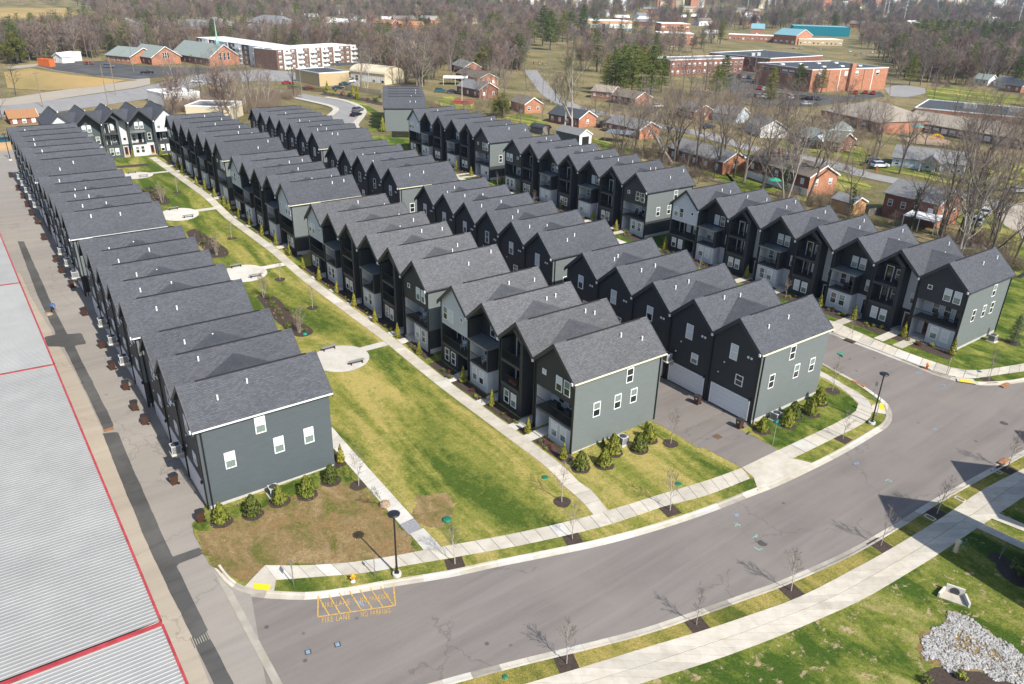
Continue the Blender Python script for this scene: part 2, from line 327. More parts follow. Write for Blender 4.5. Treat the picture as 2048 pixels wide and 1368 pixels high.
grass('bare_lot', (.310, .225, .115), (.235, .168, .078), (.130, .130, .032), .45, .50, dirt=(.245, .162, .072))
grass('field_dry', (.40, .27, .11), (.33, .24, .10), (.24, .19, .075), .02, .5)
grass('ground_rough', (.235, .190, .095), (.155, .140, .058), (.085, .090, .032), .06, .48, dirt=(.18, .135, .085))
asphalt('asphalt', (.168, .150, .137), .15, R(53.5), (.215, .190, .162), .5); asphalt('asphalt_alley', (.235, .215, .192), .10, R(-90) - YAW, (.30, .265, .22), .5); asphalt('asphalt_dark', (.065, .064, .062), .22, R(-90) - YAW, (.2, .19, .17), .35)
asphalt('asphalt_far', (.23, .225, .22), .1); asphalt('tan_concrete', (.31, .27, .215), .10, R(-90) - YAW, (.36, .325, .27), .4)
leafy('arbor_green', (.15, .16, .022), (.33, .29, .04)); leafy('holly_green', (.045, .070, .016), (.15, .165, .035)); leafy('shrub_bright', (.10, .13, .02), (.27, .27, .045)); leafy('pine_green', (.040, .070, .018), (.15, .175, .035)); leafy('pine_olive', (.085, .105, .022), (.28, .26, .045)); leafy('ivy_green', (.025, .05, .012), (.09, .12, .03))
leafy('straw_tuft', (.26, .19, .09), (.42, .32, .17)); leafy('red_shrub', (.10, .035, .03), (.19, .07, .05)); leafy('spruce_blue', (.06, .085, .05), (.13, .15, .08)); leafy('magnolia_green', (.05, .065, .015), (.20, .18, .04)); leafy('bud_green', (.15, .135, .085), (.22, .20, .115))
bark('bark_grey', (.10, .082, .070), (.21, .175, .145)); bark('bark_pale', (.26, .23, .20), (.42, .38, .33)); bark('twig_brown', (.120, .095, .080), (.225, .180, .148)); bark('twig_red', (.14, .095, .08), (.24, .165, .135)); bark('bark_dark', (.045, .038, .032), (.10, .085, .07))
bark('twig_tan', (.17, .13, .095), (.29, .225, .16)); bark('twig_grey', (.13, .108, .098), (.22, .185, .165))
# ================================================================== the ground
def terrain():
    rs = [0.0]; r = 12.0
    while r < 9000: rs.append(r); r = r * 1.045 if r < 420 else r * 1.07
    n = 300; vs = [(0, 0, hh(0, 0) + GZ)]; fs = []
    for r in rs[1:]:
        for i in range(n):
            a = 2 * math.pi * i / n; x, y = r * math.cos(a), r * math.sin(a); vs.append((x, y, hh(x, y) + GZ))
    for i in range(n): fs.append((0, 1 + i, 1 + (i + 1) % n))
    for k in range(len(rs) - 2):
        o = 1 + k * n
        for i in range(n): fs.append((o + i, o + n + i, o + n + (i + 1) % n, o + (i + 1) % n))
    m = MB(); m.add(vs, fs); o = m.obj('ground', 'ground_rough', smooth=True); tag(o, kind='structure')
terrain()

def cat(pts, step=1.0):                          # smooth polyline through points, resampled
    P = [Vector((p[0], p[1], 0)) for p in pts]; Q = [P[0] * 2 - P[1]] + P + [P[-1] * 2 - P[-2]]; out = []
    for i in range(1, len(Q) - 2):
        p0, p1, p2, p3 = Q[i - 1:i + 3]; n = max(2, int((p2 - p1).length / .35))
        for k in range(n):
            t = k / n; out.append(.5 * (2 * p1 + (p2 - p0) * t + (2 * p0 - 5 * p1 + 4 * p2 - p3) * t * t + (3 * p1 - p0 - 3 * p2 + p3) * t ** 3))
    out.append(P[-1]); return resample(out, step)
def resample(P, step):
    L = [0]
    for a, b in zip(P, P[1:]): L.append(L[-1] + (b - a).length)
    n = max(1, round(L[-1] / step)); out = []; j = 0
    for k in range(n + 1):
        d = L[-1] * k / n
        while j < len(P) - 2 and L[j + 1] < d: j += 1
        e = L[j + 1] - L[j]; out.append(P[j].lerp(P[j + 1], 0 if e < 1e-9 else (d - L[j]) / e))
    return out
def offset(P, d):                                # to the left of the walking direction
    out = []
    for i, p in enumerate(P):
        a = P[max(0, i - 1)]; b = P[min(len(P) - 1, i + 1)]; t = (b - a).normalized(); out.append(p + Vector((-t.y, t.x, 0)) * d)
    return out
def px_line(pts, dz=0.0): return [at(x, y, dz) for x, y in pts]
def st_line(pts): return [W(s, t) for s, t in pts]
def sheet(name, pts, dz, mat, kind='structure', parent=None, cut=3.0, jag=0.0):
    bm = bmesh.new(); P = [Vector((p[0], p[1], 0)) for p in pts]
    if jag:
        Q = resample(P + [P[0]], .5)[:-1]; P = [p + Vector((noise.noise(p * 1.3), noise.noise(p * 1.3 + Vector((9, 9, 9))), 0)) * jag + Vector((noise.noise(p * .45), noise.noise(p * .45 + Vector((5, 5, 5))), 0)) * jag * 1.5 for p in Q]
    bm.faces.new([bm.verts.new(p) for p in P]); bmesh.ops.triangulate(bm, faces=bm.faces[:])
    for _ in range(7):
        es = [e for e in bm.edges if e.calc_length() > cut]
        if not es: break
        bmesh.ops.subdivide_edges(bm, edges=es, cuts=1); bmesh.ops.triangulate(bm, faces=[f for f in bm.faces if len(f.verts) > 3])
    for v in bm.verts: v.co.z = hh(v.co.x, v.co.y) + dz
    bmesh.ops.recalc_face_normals(bm, faces=bm.faces[:])
    if sum(f.normal.z for f in bm.faces) < 0: bmesh.ops.reverse_faces(bm, faces=bm.faces[:])
    me = bpy.data.meshes.new(name); bm.to_mesh(me); bm.free(); me.materials.append(MAT[mat])
    o = link(name, me, parent)
    if kind and parent is None: tag(o, kind=kind)
    return o
def sheet_px(name, px, dz, mat, **k): return sheet(name, px_line(px), dz, mat, **k)
def sheet_st(name, st, dz, mat, **k): return sheet(name, st_line(st), dz, mat, **k)

# --- asphalt: the curving street, the inner street, the alley beside the warehouse
sheet_st('street', [(60, -6), (60, 150), (-30, 150), (-30, -6)], -.10, 'asphalt')
sheet_st('inner_street', [(204, 78), (204, 90), (60, 90), (60, 78)], -.10, 'asphalt', cut=6)
sheet_st('alley', [(235, -2), (235, 12), (60, 12), (60, -2)], -.10, 'asphalt_alley', cut=2)
sheet_st('alley_mouth', [(60, -5.9), (60, 12), (46, 10.4), (37, 8.4), (30, 6.6), (5, 3), (5, -5.9)], -.085, 'asphalt_alley', cut=1.5)

# --- the edge of the upper side of the street, from the alley mouth round the corner into the inner street
TOP = cat(px_line([(424, 1139), (441, 1162), (466, 1182), (500, 1193), (537.5, 1197), (613.7, 1199.7), (687, 1191), (789.5, 1173), (900, 1155), (985.5, 1136), (1105, 1112), (1208, 1090), (1310, 1062), (1413, 1028), (1500, 994), (1561, 970), (1639.6, 932.5), (1701, 900), (1752, 869), (1776, 853), (1785, 834), (1779, 813), (1766, 799), (1725, 770), (1684.7, 747.5)], -.1) + st_line([(46, 79.95), (60, 79.95), (120, 79.95), (200, 79.95)]), 1.0)
LOW = cat(px_line([(700, 1408), (800, 1384), (900, 1355), (1037, 1319), (1150, 1291.7), (1283, 1257.5), (1406, 1216.4), (1500, 1183), (1561, 1161), (1687.5, 1105), (1790, 1047), (1872, 996), (2009, 920.5), (2048, 900), (2150, 850), (2300, 790)], -.1), 1.0)
DKB = cat(st_line([(198, 88.05), (150, 88.05), (100, 88.05), (60, 88.05), (48, 88.05), (40.7, 88.1), (36.5, 88.05), (34.2, 88.0), (31.8, 88.9), (29.8, 90.5), (27.8, 95), (26.8, 101), (26.4, 108), (26.3, 130)]), 1.0)
def kerb(name, P, side, step=3.0, skip=()):
    root = empty(name, (0, 0, 0)); tag(root, kind='structure')
    prof = [(0.0, -.094), (.44, -.075), (.50, .045), (.66, .05), (.66, -.15)]
    rows = [offset(P, side * d) for d, _ in prof]; n = int(step); i = 0; k = 0
    while i < len(P) - 1:
        j = min(len(P) - 1, i + n); m = MB(); vs = []
        for a in range(i, j + 1):
            for c, (d, z) in enumerate(prof):
                p = rows[c][a].copy()
                if a == j and j < len(P) - 1: p = p.lerp(rows[c][a - 1], .012)
                vs.append((p.x, p.y, hh(p.x, p.y) + z))
        w = len(prof)
        fs = [((a * w + c), (a + 1) * w + c, (a + 1) * w + c + 1, a * w + c + 1) if side < 0 else (a * w + c, a * w + c + 1, (a + 1) * w + c + 1, (a + 1) * w + c) for a in range(j - i) for c in range(w - 1)]
        m.add(vs, fs); rr = random.random()
        m.obj('kerb_stone', 'concrete_new' if rr < .14 else 'concrete_old' if rr < .3 else 'concrete', root); i = j; k += 1
    return root
kerb('street_kerb', TOP, 1); kerb('lower_kerb', LOW, -1, 2.0); kerb('inner_kerb', DKB, 1)

# --- raised blocks of lawn behind the kerbs
LOT = [(421, 1131), (406, 1100), (388, 1068), (384, 1047), (402, 1030)]
blk = offset(TOP, .62) + st_line([(200, 10.9), (150, 10.9), (110, 11.0), (80, 11.1), (60, 11.2)]) + px_line(list(reversed(LOT)))
sheet('lawn', blk, 0.0, 'lawn', cut=4)
sheet('lawn_across_street', offset(DKB, .62) + st_line([(26.3, 200), (60, 135), (120, 118), (198, 112)]), 0.0, 'lush', cut=5)
lowb = offset(LOW, -.62)
sheet('verge_bank', lowb + [W(-8, 160), W(-40, 160), W(-60, 20), W(20, -2)], 0.0, 'bank', cut=3)

_wl = px_line([(900, 1415), (1050.5, 1368), (1160, 1336), (1276, 1300), (1413, 1259), (1500, 1230), (1602, 1192.5), (1700, 1142), (1780, 1098.4), (1886, 1033.4), (1961, 982), (2036, 942.8), (2160, 880)])
_lo = [p for p in lowb if 0 < (p - _wl[0]).dot((_wl[-1] - _wl[0]).normalized()) < (_wl[-1] - _wl[0]).length]
sheet('verge', _lo + list(reversed(_wl)), .008, 'verge', cut=2)
# --- overlays of other cover on the lawn
sheet_px('grass_strip', [(413, 1030), (664, 934), (690, 940), (712, 962), (600, 988), (520, 1018), (440, 1052), (396, 1062), (386, 1048)], .006, 'lush', jag=.5)
sheet_px('bare_lot', [(398, 1064), (440, 1050), (520, 1018), (600, 988), (655, 966), (712, 962), (757, 1000), (797, 1050), (820, 1070), (844, 1101), (760, 1117), (660, 1128), (560, 1133), (528, 1134), (494, 1166), (458, 1150), (428, 1134), (410, 1104)], .012, 'bare_lot', jag=.45)
sheet_px('corner_lawn', [(1500, 857), (1632, 780), (1642, 757), (1674, 774), (1704, 796), (1716, 809), (1711, 822), (1684, 840), (1622, 870), (1556, 900)], .006, 'lush')
sheet_px('bare_patch', [(815, 1010), (850, 990), (890, 990), (905, 1020), (890, 1050), (850, 1060), (830, 1040)], .006, 'bare_lot', jag=.6)
# verges between pavement and kerb
def strip(name, A, B, dz, mat):
    m = MB(); vs = []
    n = min(len(A), len(B))
    for a, b in zip(A[:n], B[:n]):
        for k in range(3):
            p = a.lerp(b, k / 2); vs.append((p.x, p.y, hh(p.x, p.y) + dz))
    m.add(vs, [(i * 3 + k, i * 3 + k + 1, i * 3 + 4 + k, i * 3 + 3 + k) for i in range(n - 1) for k in range(2)])
    o = m.obj(name, mat)
    for pl in o.data.polygons:
        if pl.normal.z < 0: pl.flip()
    return tag(o, kind='structure')

# --- pavements made of slabs
def pave(name, A, B, n, lanes=1, dz=.035, mats=('concrete',), gap=.03, th=.12):
    root = empty(name, (0, 0, 0)); tag(root, kind='structure')
    A = resample(cat(A, .5), 1e9) if False else cat(A, .5); B = cat(B, .5)
    def pt(P, f):
        x = f * (len(P) - 1); i = min(int(x), len(P) - 2); return P[i].lerp(P[i + 1], x - i)
    for k in range(n):
        for l in range(lanes):
            f0, f1 = (k + .5 * gap) / n, (k + 1 - .5 * gap) / n; g0, g1 = l / lanes, (l + 1) / lanes
            if lanes > 1: g0, g1 = g0 + .006, g1 - .006
            c = [pt(A, f0).lerp(pt(B, f0), g0), pt(A, f1).lerp(pt(B, f1), g0), pt(A, f1).lerp(pt(B, f1), g1), pt(A, f0).lerp(pt(B, f0), g1)]
            jz = random.uniform(-.004, .004); vs = [(p.x, p.y, hh(p.x, p.y) + dz + jz) for p in c]; vs += [(x, y, z - th) for x, y, z in vs]
            m = MB(); m.add(vs, [(3, 2, 1, 0), (0, 1, 5, 4), (1, 2, 6, 5), (2, 3, 7, 6), (3, 0, 4, 7)])
            o = m.obj('paving_slab', random.choice(mats), root)
            if o.data.polygons[0].normal.z < 0:
                for pl in o.data.polygons: pl.flip()
    N_ = 3 * n; sa = [pt(A, i / N_) for i in range(N_ + 1)]; sb = [pt(B, i / N_) for i in range(N_ + 1)]
    strip('joint_bed', [a.lerp(b, .02) for a, b in zip(sa, sb)], [b.lerp(a, .02) for a, b in zip(sa, sb)], dz - .022, 'asphalt_dark')
    return root
CM = ('concrete',) * 12 + ('concrete_new',)
pave('pavement', px_line([(552, 1160), (643, 1153), (731, 1145.5), (807, 1132), (900, 1116), (1054, 1088), (1208, 1052), (1327.6, 1013), (1413, 990.7), (1500, 957)]),
     px_line([(530, 1131), (613.7, 1131), (701.6, 1125), (783, 1113), (883, 1094), (1040, 1065), (1187, 1030), (1327.6, 987), (1413, 961.6), (1484, 936)]), 34, mats=CM)
pave('corner_pavement', px_line([(1585, 917), (1668, 876.5), (1731.7, 843.7), (1744, 825), (1744, 811), (1725.6, 790.5), (1684.7, 768), (1639.6, 741.4)]) + st_line([(52, 78.05), (100, 78.05), (196, 78.05)]),
     px_line([(1556, 901), (1623, 870), (1684.7, 839.6), (1713, 821), (1717.4, 809), (1705, 794.6), (1674.4, 772), (1637.6, 751.6)]) + st_line([(52, 76.5), (100, 76.5), (196, 76.5)]), 92, mats=CM)
pave('lawn_walk', px_line([(1187, 1030), (1160, 999), (1130, 974)]) + st_line([(47, 38.75), (60, 38.6), (100, 38.2), (150, 37.8), (197, 37.5)]),
     px_line([(1216, 1021.5), (1184, 982), (1160, 966)]) + st_line([(47, 40.2), (60, 40.1), (100, 39.7), (150, 39.3), (197, 39.05)]), 100, mats=CM)
pave('near_walk', px_line([(799.8, 1049), (663.8, 892.6)]) + st_line([(62, 23.6), (64, 23.6), (100, 23.4), (190, 23.4)]), px_line([(827.5, 1037), (662, 853)]) + st_line([(64, 25.1), (66, 25.0), (100, 24.8), (190, 24.8)]), 84, mats=('concrete_new',))
sheet_px('gravel_patch', [(799, 1049), (828, 1037), (843, 1056), (818, 1070)], .02, 'gravel')
pave('walk_stub', px_line([(820, 1068), (848, 1101)]), px_line([(846.5, 1056), (882, 1094)]), 2, mats=('concrete_new',))
pave('broad_walk', px_line([(900, 1415), (1050.5, 1368), (1160, 1336), (1276, 1300), (1413, 1259), (1500, 1230), (1602, 1192.5), (1700, 1142), (1780, 1098.4), (1886, 1033.4), (1961, 982), (2036, 942.8), (2160, 880)]),
     px_line([(1120, 1418), (1280, 1368), (1365, 1341), (1448, 1314), (1557.5, 1273), (1640, 1238), (1728.5, 1197.6), (1810, 1150), (1882.5, 1105), (1954, 1057), (2048, 994), (2110, 950), (2250, 880)]), 38, lanes=2, mats=('concrete',))
pave('far_pavement', st_line([(197, 90.0), (120, 90.0), (60, 90.05), (52, 90.1)]) + px_line([(1656, 659), (1752, 697.5), (1830, 728), (1880, 746), (1911, 754), (1946, 757), (2000, 749), (2060, 741)]),
     st_line([(197, 91.5), (120, 91.5), (60, 91.5), (52, 91.5)]) + px_line([(1672, 645), (1759, 683), (1830, 711), (1880.7, 728), (1915, 738), (1950, 741), (2000, 735), (2060, 725)]), 108, mats=CM)
# driveway apron of the middle alley, ramps and gutter strip
sheet_px('driveway_apron', [(1484, 935.5), (1556, 900.5), (1586, 917.5), (1618, 925), (1632, 930), (1516, 981), (1507, 955)], .037, 'concrete')
sheet_px('ramp', [(530, 1131), (552, 1160), (548, 1184), (520, 1184), (489, 1174)], .03, 'concrete')
sheet_px('ramp', [(1744, 811), (1744, 824), (1772, 829), (1776, 815), (1770, 803)], .03, 'concrete')
sheet_px('ramp', [(1911, 753), (1946, 758), (1955, 769), (1915, 763)], .03, 'concrete')
for i, q in enumerate([[(506, 1167), (542, 1170), (536, 1184), (509, 1182)], [(1756, 810), (1766, 808), (1770, 821), (1757, 817)], [(1917, 757), (1942, 760), (1948, 767), (1920, 764)]]):
    o = sheet_px('tactile_paving', q, .045, 'yellow_paint', kind=None)
    tag(o, ['yellow tactile ramp panel by the bare dirt lot', 'yellow tactile ramp panel at the corner by the tall lamp post', 'faded yellow tactile ramp panel near the red and orange hydrant'][i], 'tactile paving')
sheet_px('gutter_strip', [(426, 1138), (445, 1160), (464, 1180), (480, 1209), (566, 1368), (600, 1430), (575, 1430), (546, 1368), (447, 1180)], -.06, 'concrete_old', cut=1.5)
sheet_px('warehouse_apron', [(28, 545), (46, 585), (107, 741), (210, 1000), (320, 1275), (358, 1368), (400, 1470), (470, 1470), (420, 1368), (330, 1130), (262, 980), (205, 860), (150, 745), (95, 650), (60, 590), (40, 545)], -.066, 'tan_concrete', jag=.04, cut=1.5)
# darker patched trench along the alley
PT = [([(35, 482), (48, 482), (100, 600), (135, 668), (163, 665), (172, 686), (148, 690), (228, 851), (207, 858), (128, 692), (95, 692), (88, 673), (112, 668), (75, 590)]),
      ([(205, 866), (235, 863), (345, 1113), (401, 1093), (407, 1107), (352, 1128), (416, 1262), (388, 1280), (313, 1128), (300, 1100)]),
      ([(391, 1290), (421, 1276), (470, 1372), (510, 1460), (470, 1460), (432, 1372)])]
for q in PT: sheet_px('asphalt_patch', q, -.046, 'asphalt_dark', jag=.035, cut=1.5)
sheet_st('middle_alley', [(195, 53.1), (195, 60.9), (40, 60.9), (40, 53.1)], .014, 'asphalt', cut=5)
apr = sheet_px('middle_alley_mouth', [(1312, 790), (1332, 770), (1490, 864), (1557, 900), (1484, 936), (1403, 893), (1337, 853), (1305, 847)], .020, 'asphalt')

# --- mulch beds and tree rings
MUL = 'mulch'
BG = {'B1': (46.9, 71.1), 'B2': (73.3, 109.7), 'B3': (114.9, 145.2), 'B4': (147.7, 190.2)}
for k, (a, b) in BG.items():
    sheet_st('mulch_bed', [(a - 1.0, 40.45), (b, 40.35 - (b - 47) * .006), (b, 41.9), (a - 1.0, 41.9)], .012, MUL, jag=.06)
for a, b in ((36.4, 85.5), (90.8, 133.6), (139.2, 175.9)):
    sheet_st('mulch_bed', [(a - .6, 93.3), (b, 93.5), (b, 96.0), (a - .6, 96.0)], .012, MUL, jag=.15)
sheet_st('mulch_bed', [(57.6, 22.4), (57.6, 23.6), (76, 23.3), (76, 22.2)], .014, MUL, jag=.08)
def z2(pts, ox, oy, s): return [(ox + x / s, oy + y / s) for x, y in pts]
BEDS = [z2([(75, 650), (130, 615), (250, 635), (330, 680), (440, 800), (560, 930), (660, 980), (722, 1040), (690, 1080), (600, 1105), (500, 1090), (400, 1010), (280, 900), (160, 760)], 500, 480, 5.7),
        z2([(1270, 900), (1330, 880), (1400, 920), (1470, 960), (1550, 1020), (1555, 1060), (1500, 1075), (1420, 1070), (1380, 1010), (1300, 950)], 0, 200, 3.413),
        z2([(960, 605), (1030, 595), (1100, 630), (1160, 690), (1150, 710), (1090, 715), (1040, 680), (980, 630)], 0, 200, 3.413),
        z2([(800, 450), (1000, 435), (1000, 450), (780, 465)], 0, 200, 3.413)]
for q in BEDS: sheet('mulch_bed', cat(px_line(q + [q[0]]), .6)[:-1], .014, MUL)
def ring(c, r, dz=.014, sq=False, rot=0.0):
    n = 4 if sq else 18
    P = [c + Vector((math.cos(2 * math.pi * (i + (.5 if sq else 0)) / n + rot), math.sin(2 * math.pi * (i + (.5 if sq else 0)) / n + rot), 0)) * r * (1 if sq else random.uniform(.93, 1.07)) for i in range(n)]
    return sheet('mulch_ring', P, dz, MUL, cut=1.5)
# --- round concrete seats in the green with links to the walk
CIRC = [(77.6, 32.0), (111.4, 31.6), (146.0, 31.2), (179.1, 30.9)]
for i, (s, t) in enumerate(CIRC):
    c = W(s, t); P = [c + Vector((math.cos(a), math.sin(a), 0)) * 3.35 for a in [2 * math.pi * k / 40 for k in range(40)]]
    sheet('round_pad', P, .03, 'concrete_new', cut=2)
    sheet_st('link_path', [(s + 1.35, t + 3.12), (s + 1.35, 38.45 - (s - 60) * .006), (s + .1, 38.5 - (s - 60) * .006), (s + .1, t + 3.3)], .026, 'concrete_new')
# far curved road beyond the rows
sheet_px('curved_road', [(545, 186), (583, 195), (630, 205), (663, 214), (670, 218), (658, 230), (640, 245), (690, 300), (722, 300), (709, 253), (709, 246), (719, 232), (724, 222), (713, 212), (689, 202), (651, 195), (600, 186), (560, 180)], -.07, 'asphalt_far', cut=5)
# ================================================================== townhouses
UW, HE, HA = 6.1, 8.2, 10.9
SLP = (HA - HE) / (UW / 2)
ME = {}
def me(key, fn):
    if key not in ME: ME[key] = fn()
    return ME[key]
def roofz(x, w=UW): return HE + SLP * (UW / w) * min(x, w - x) if True else 0
# ---- windows
def window_meshes(w, h):
    def frame():
        m = MB(); b = .075; x0, x1 = -w / 2, w / 2
        m.box(x0, x0 + b, -.07, 0, 0, h); m.box(x1 - b, x1, -.07, 0, 0, h); m.box(x0 + b, x1 - b, -.07, 0, 0, b); m.box(x0 + b, x1 - b, -.07, 0, h - b, h)
        if h > .8: m.box(x0 + b, x1 - b, -.062, 0, h * .5 - .035, h * .5 + .035)
        return m.mesh('window', 'trim_white')
    return me(('win', w, h), frame)
def pane_mesh(w, h, up, mat):
    def mk():
        b = .075; z0, z1 = (h * .5 + .035, h - b) if up else (b, h * .5 - .035)
        if up is None: z0, z1 = b, h - b
        return box_me('pane', mat, -w / 2 + b, w / 2 - b, -.03, -.004, z0, z1)
    return me(('pane', w, h, up, mat), mk)
def add_window(p, x, y, z, w=.92, h=1.6, rz=0.0, rnd=None, blind=None):
    o = link('window', window_meshes(w, h), p, (x, y, z), rz)
    r = (rnd or random).random() if blind is None else blind
    if h > .8:
        link('pane', pane_mesh(w, h, True, 'blind' if r < .62 else 'glass_green' if r < .8 else 'glass_dark'), o)
        link('pane', pane_mesh(w, h, False, 'blind' if r < .16 else 'glass_green' if r < .5 else 'glass_dark'), o)
    else: link('pane', pane_mesh(w, h, None, 'blind' if r < .5 else 'glass_dark'), o)
    return o
def add_door(p, x, y, z, w=.95, h=2.1, mat='door_dark', rz=0.0, glass=True):
    def mk():
        m = MB(); m.box(-w / 2 - .1, -w / 2, -.08, 0, 0, h + .1); m.box(w / 2, w / 2 + .1, -.08, 0, 0, h + .1); m.box(-w / 2, w / 2, -.08, 0, h, h + .1)
        return m.mesh('door_frame', 'trim_white')
    d = link('door', me(('door', w, h, mat), lambda: box_me('door', mat, -w / 2, w / 2, -.05, -.004, 0, h)), p, (x, y, z), rz)
    link('door_frame', me(('dframe', w, h), mk), d)
    if glass: link('pane', me(('dpane', w, h), lambda: box_me('pane', 'glass_dark', -w * .32, w * .32, -.062, -.051, .35, h - .2)), d)
    return d
# ---- roof
def roof_mesh(w, D, o0, o1, mat):
    def mk():
        sl = (HA - HE) / (w / 2); th = .2; m = MB()
        f = -.32; b = D + .3
        m.prism([(-o0, HE - sl * o0 - th), (w / 2, HA - th), (w / 2, HA), (-o0, HE - sl * o0)], 'y', f, b)
        m.prism([(w / 2, HA - th), (w + o1, HE - sl * o1 - th), (w + o1, HE - sl * o1), (w / 2, HA)], 'y', f, b)
        return m.mesh('roof', mat)
    return me(('roof', w, D, o0, o1, mat), mk)
def fascia_mesh(w, D, o0, o1, back=False):
    def mk():
        sl = (HA - HE) / (w / 2); d = .46; k = .04; y0, y1 = (D + .305, D + .37) if back else (-.40, -.325)
        return MB().prism([(-o0, HE - sl * o0 - d), (w / 2, HA - d), (w + o1, HE - sl * o1 - d), (w + o1, HE - sl * o1 + k), (w / 2, HA + k), (-o0, HE - sl * o0 + k)], 'y', y0, y1).mesh('fascia', 'trim_dark')
    return me(('fascia', w, D, o0, o1, back), mk)
def saddle_mesh(w, D, mat):
    def mk():
        sl = (HA - HE) / (w / 2); a = 2.15; l = .03; m = MB(); z = HE + a * sl + l
        v = [(w, .07 * D, HE + l), (w, .93 * D, HE + l), (w - a, .52 * D, z), (w + a, .52 * D, z)]
        m.add(v, [(0, 3, 2), (1, 2, 3)]); return m.mesh('roof_saddle', mat)
    return me(('saddle', w, D, mat), mk)
def penta(x0, x1, z0, w=UW, th=.2):
    sl = (HA - HE) / (w / 2); top = lambda x: HE + sl * min(x, w - x) - th
    p = [(x0, z0), (x1, z0), (x1, top(x1))]
    if x0 < w / 2 < x1: p.append((w / 2, HA - th))
    return p + [(x0, top(x0))]
ZB = -.9
def rear_face(p, w, mats, rnd, y=0.0, rz=0.0, detail=True, ac=False):
    """garage side of a unit; y = 0 faces -y, otherwise turned round"""
    q = lambda x: x if rz == 0 else w - x
    yy = y - .001 if rz == 0 else y + .001
    def gar():
        m = MB(); m.box(-2.45, 2.45, -.03, 0, 0, 2.3)
        for k in range(4): m.box(-2.38, 2.38, -.055, -.03, .05 + k * .56, .55 + k * .56)
        return m.mesh('garage_door', 'garage_white')
    def gframe():
        m = MB(); m.box(-2.58, -2.45, -.07, 0, 0, 2.42); m.box(2.45, 2.58, -.07, 0, 0, 2.42); m.box(-2.45, 2.45, -.07, 0, 2.3, 2.42); return m.mesh('door_frame', 'trim_white')
    g = link('garage_door', me('garage', gar), p, (q(3.05), yy, 0), rz); link('door_frame', me('gframe', gframe), g)
    add_window(p, q(2.75), yy, 6.0, .95, 1.75, rz, rnd); add_window(p, q(3.9), yy, 3.45, .95, 1.2, rz, rnd)
    if detail:
        v = me('vent', lambda: box_me('wall_vent', 'trim_white', -.11, .11, -.07, 0, -.11, .11))
        for x, z in ((4.55, 7.0), (4.95, 7.0)): link('wall_vent', v, p, (q(x), yy, z), rz)
        d = me('vent_s', lambda: box_me('wall_vent', 'trim_white', -.07, .07, -.06, 0, -.07, .07))
        for x, z in ((1.75, 5.3), (1.15, 3.9)): link('wall_vent', d, p, (q(x), yy, z), rz)
        l = me('wlamp', lambda: MB().box(-.06, .06, -.22, -.02, .16, .2).box(-.08, .08, -.24, -.08, -.1, .16).mesh('wall_lamp', 'black_metal'))
        link('wall_lamp', l, p, (q(5.6), yy, 2.55), rz)
def rail_mesh(L, glassy=False):
    def mk():
        m = MB(); m.box(0, L, -.03, .03, .98, 1.03); m.box(0, L, -.02, .02, .08, .11); n = int(L / .13)
        for i in range(n + 1): x = .01 + (L - .02) * i / n; m.box(x - .008, x + .008, -.008, .008, .11, .98)
        return m.mesh('railing', 'rail_black')
    return me(('rail', L), mk)

def front_F1(p, w, D, dark_up, flip, rnd):
    """flush gable over a wide loggia; porch at one side"""
    q = (lambda x: x) if not flip else (lambda x: w - x)
    def bx(m, x0, x1, *r): a, b = sorted((q(x0), q(x1))); return m.box(a, b, *r)
    up, lo = ('charcoal', 'white_siding') if dark_up else ('white_siding', 'charcoal')
    key = ('F1', w, D, dark_up, flip)
    def wall():
        m = MB(); m.prism(penta(0, w, ZB, w), 'y', 2.0, D); m.box(0, .3, 0, 2.0, ZB, HE - .3); m.box(w - .3, w, 0, 2.0, ZB, HE - .3); return m.mesh('wall', 'charcoal')
    def gable():
        m = MB(); m.prism(penta(.3, w - .3, 5.35, w), 'y', -.02 if not dark_up else .0, 2.0); return m.mesh('gable_wall', up)
    def lower():
        m = MB(); bx(m, 2.45, w - .3, .02, 2.0, ZB, 2.62); return m.mesh('lower_wall', lo)
    def lining():
        m = MB(); m.box(.3, w - .3, 1.97, 1.999, 2.9, 5.35); bx(m, .3, .33, .04, 1.97, 2.9, 5.35); bx(m, .3, 2.45, 1.97, 1.999, ZB, 2.62); bx(m, .3, .33, .04, 1.97, ZB, 2.62); return m.mesh('lining', lo)
    for n, f in (('wall', wall), ('gable_wall', gable), ('lower_wall', lower), ('lining', lining)): link(n, me(key + (n,), f), p)
    link('balcony_floor', me(('F1bal', w), lambda: MB().box(.3, w - .3, -.06, 2.0, 2.62, 2.9).mesh('balcony_floor', 'trim_dark')), p)
    link('railing', rail_mesh(w - .6), p, (.3, .05, 2.9))
    link('porch_floor', me(('F1po', w, flip), lambda: bx(MB(), .3, 2.45, -.2, 2.0, -.5, .12).mesh('porch_floor', 'concrete')), p)
    yf = -.02 if not dark_up else 0.0
    add_window(p, q(3.75), yf, 6.05, rnd=rnd); add_window(p, q(4.95), yf, 6.05, rnd=rnd); add_window(p, q(1.45), yf, 6.9, .58, .58, rnd=rnd)
    add_window(p, q(3.35), .02, .75, rnd=rnd); add_window(p, q(4.75), .02, .75, rnd=rnd)
    add_window(p, q(2.0), 1.97, 3.3, rnd=rnd); add_window(p, q(3.5), 1.97, 3.3, rnd=rnd); add_door(p, q(5.0), 1.97, 2.9, .95, 2.1, 'door_dark')
    add_door(p, q(1.5), 1.97, .12, mat=rnd.choice(['door_wood', 'door_dark', 'door_dark']))
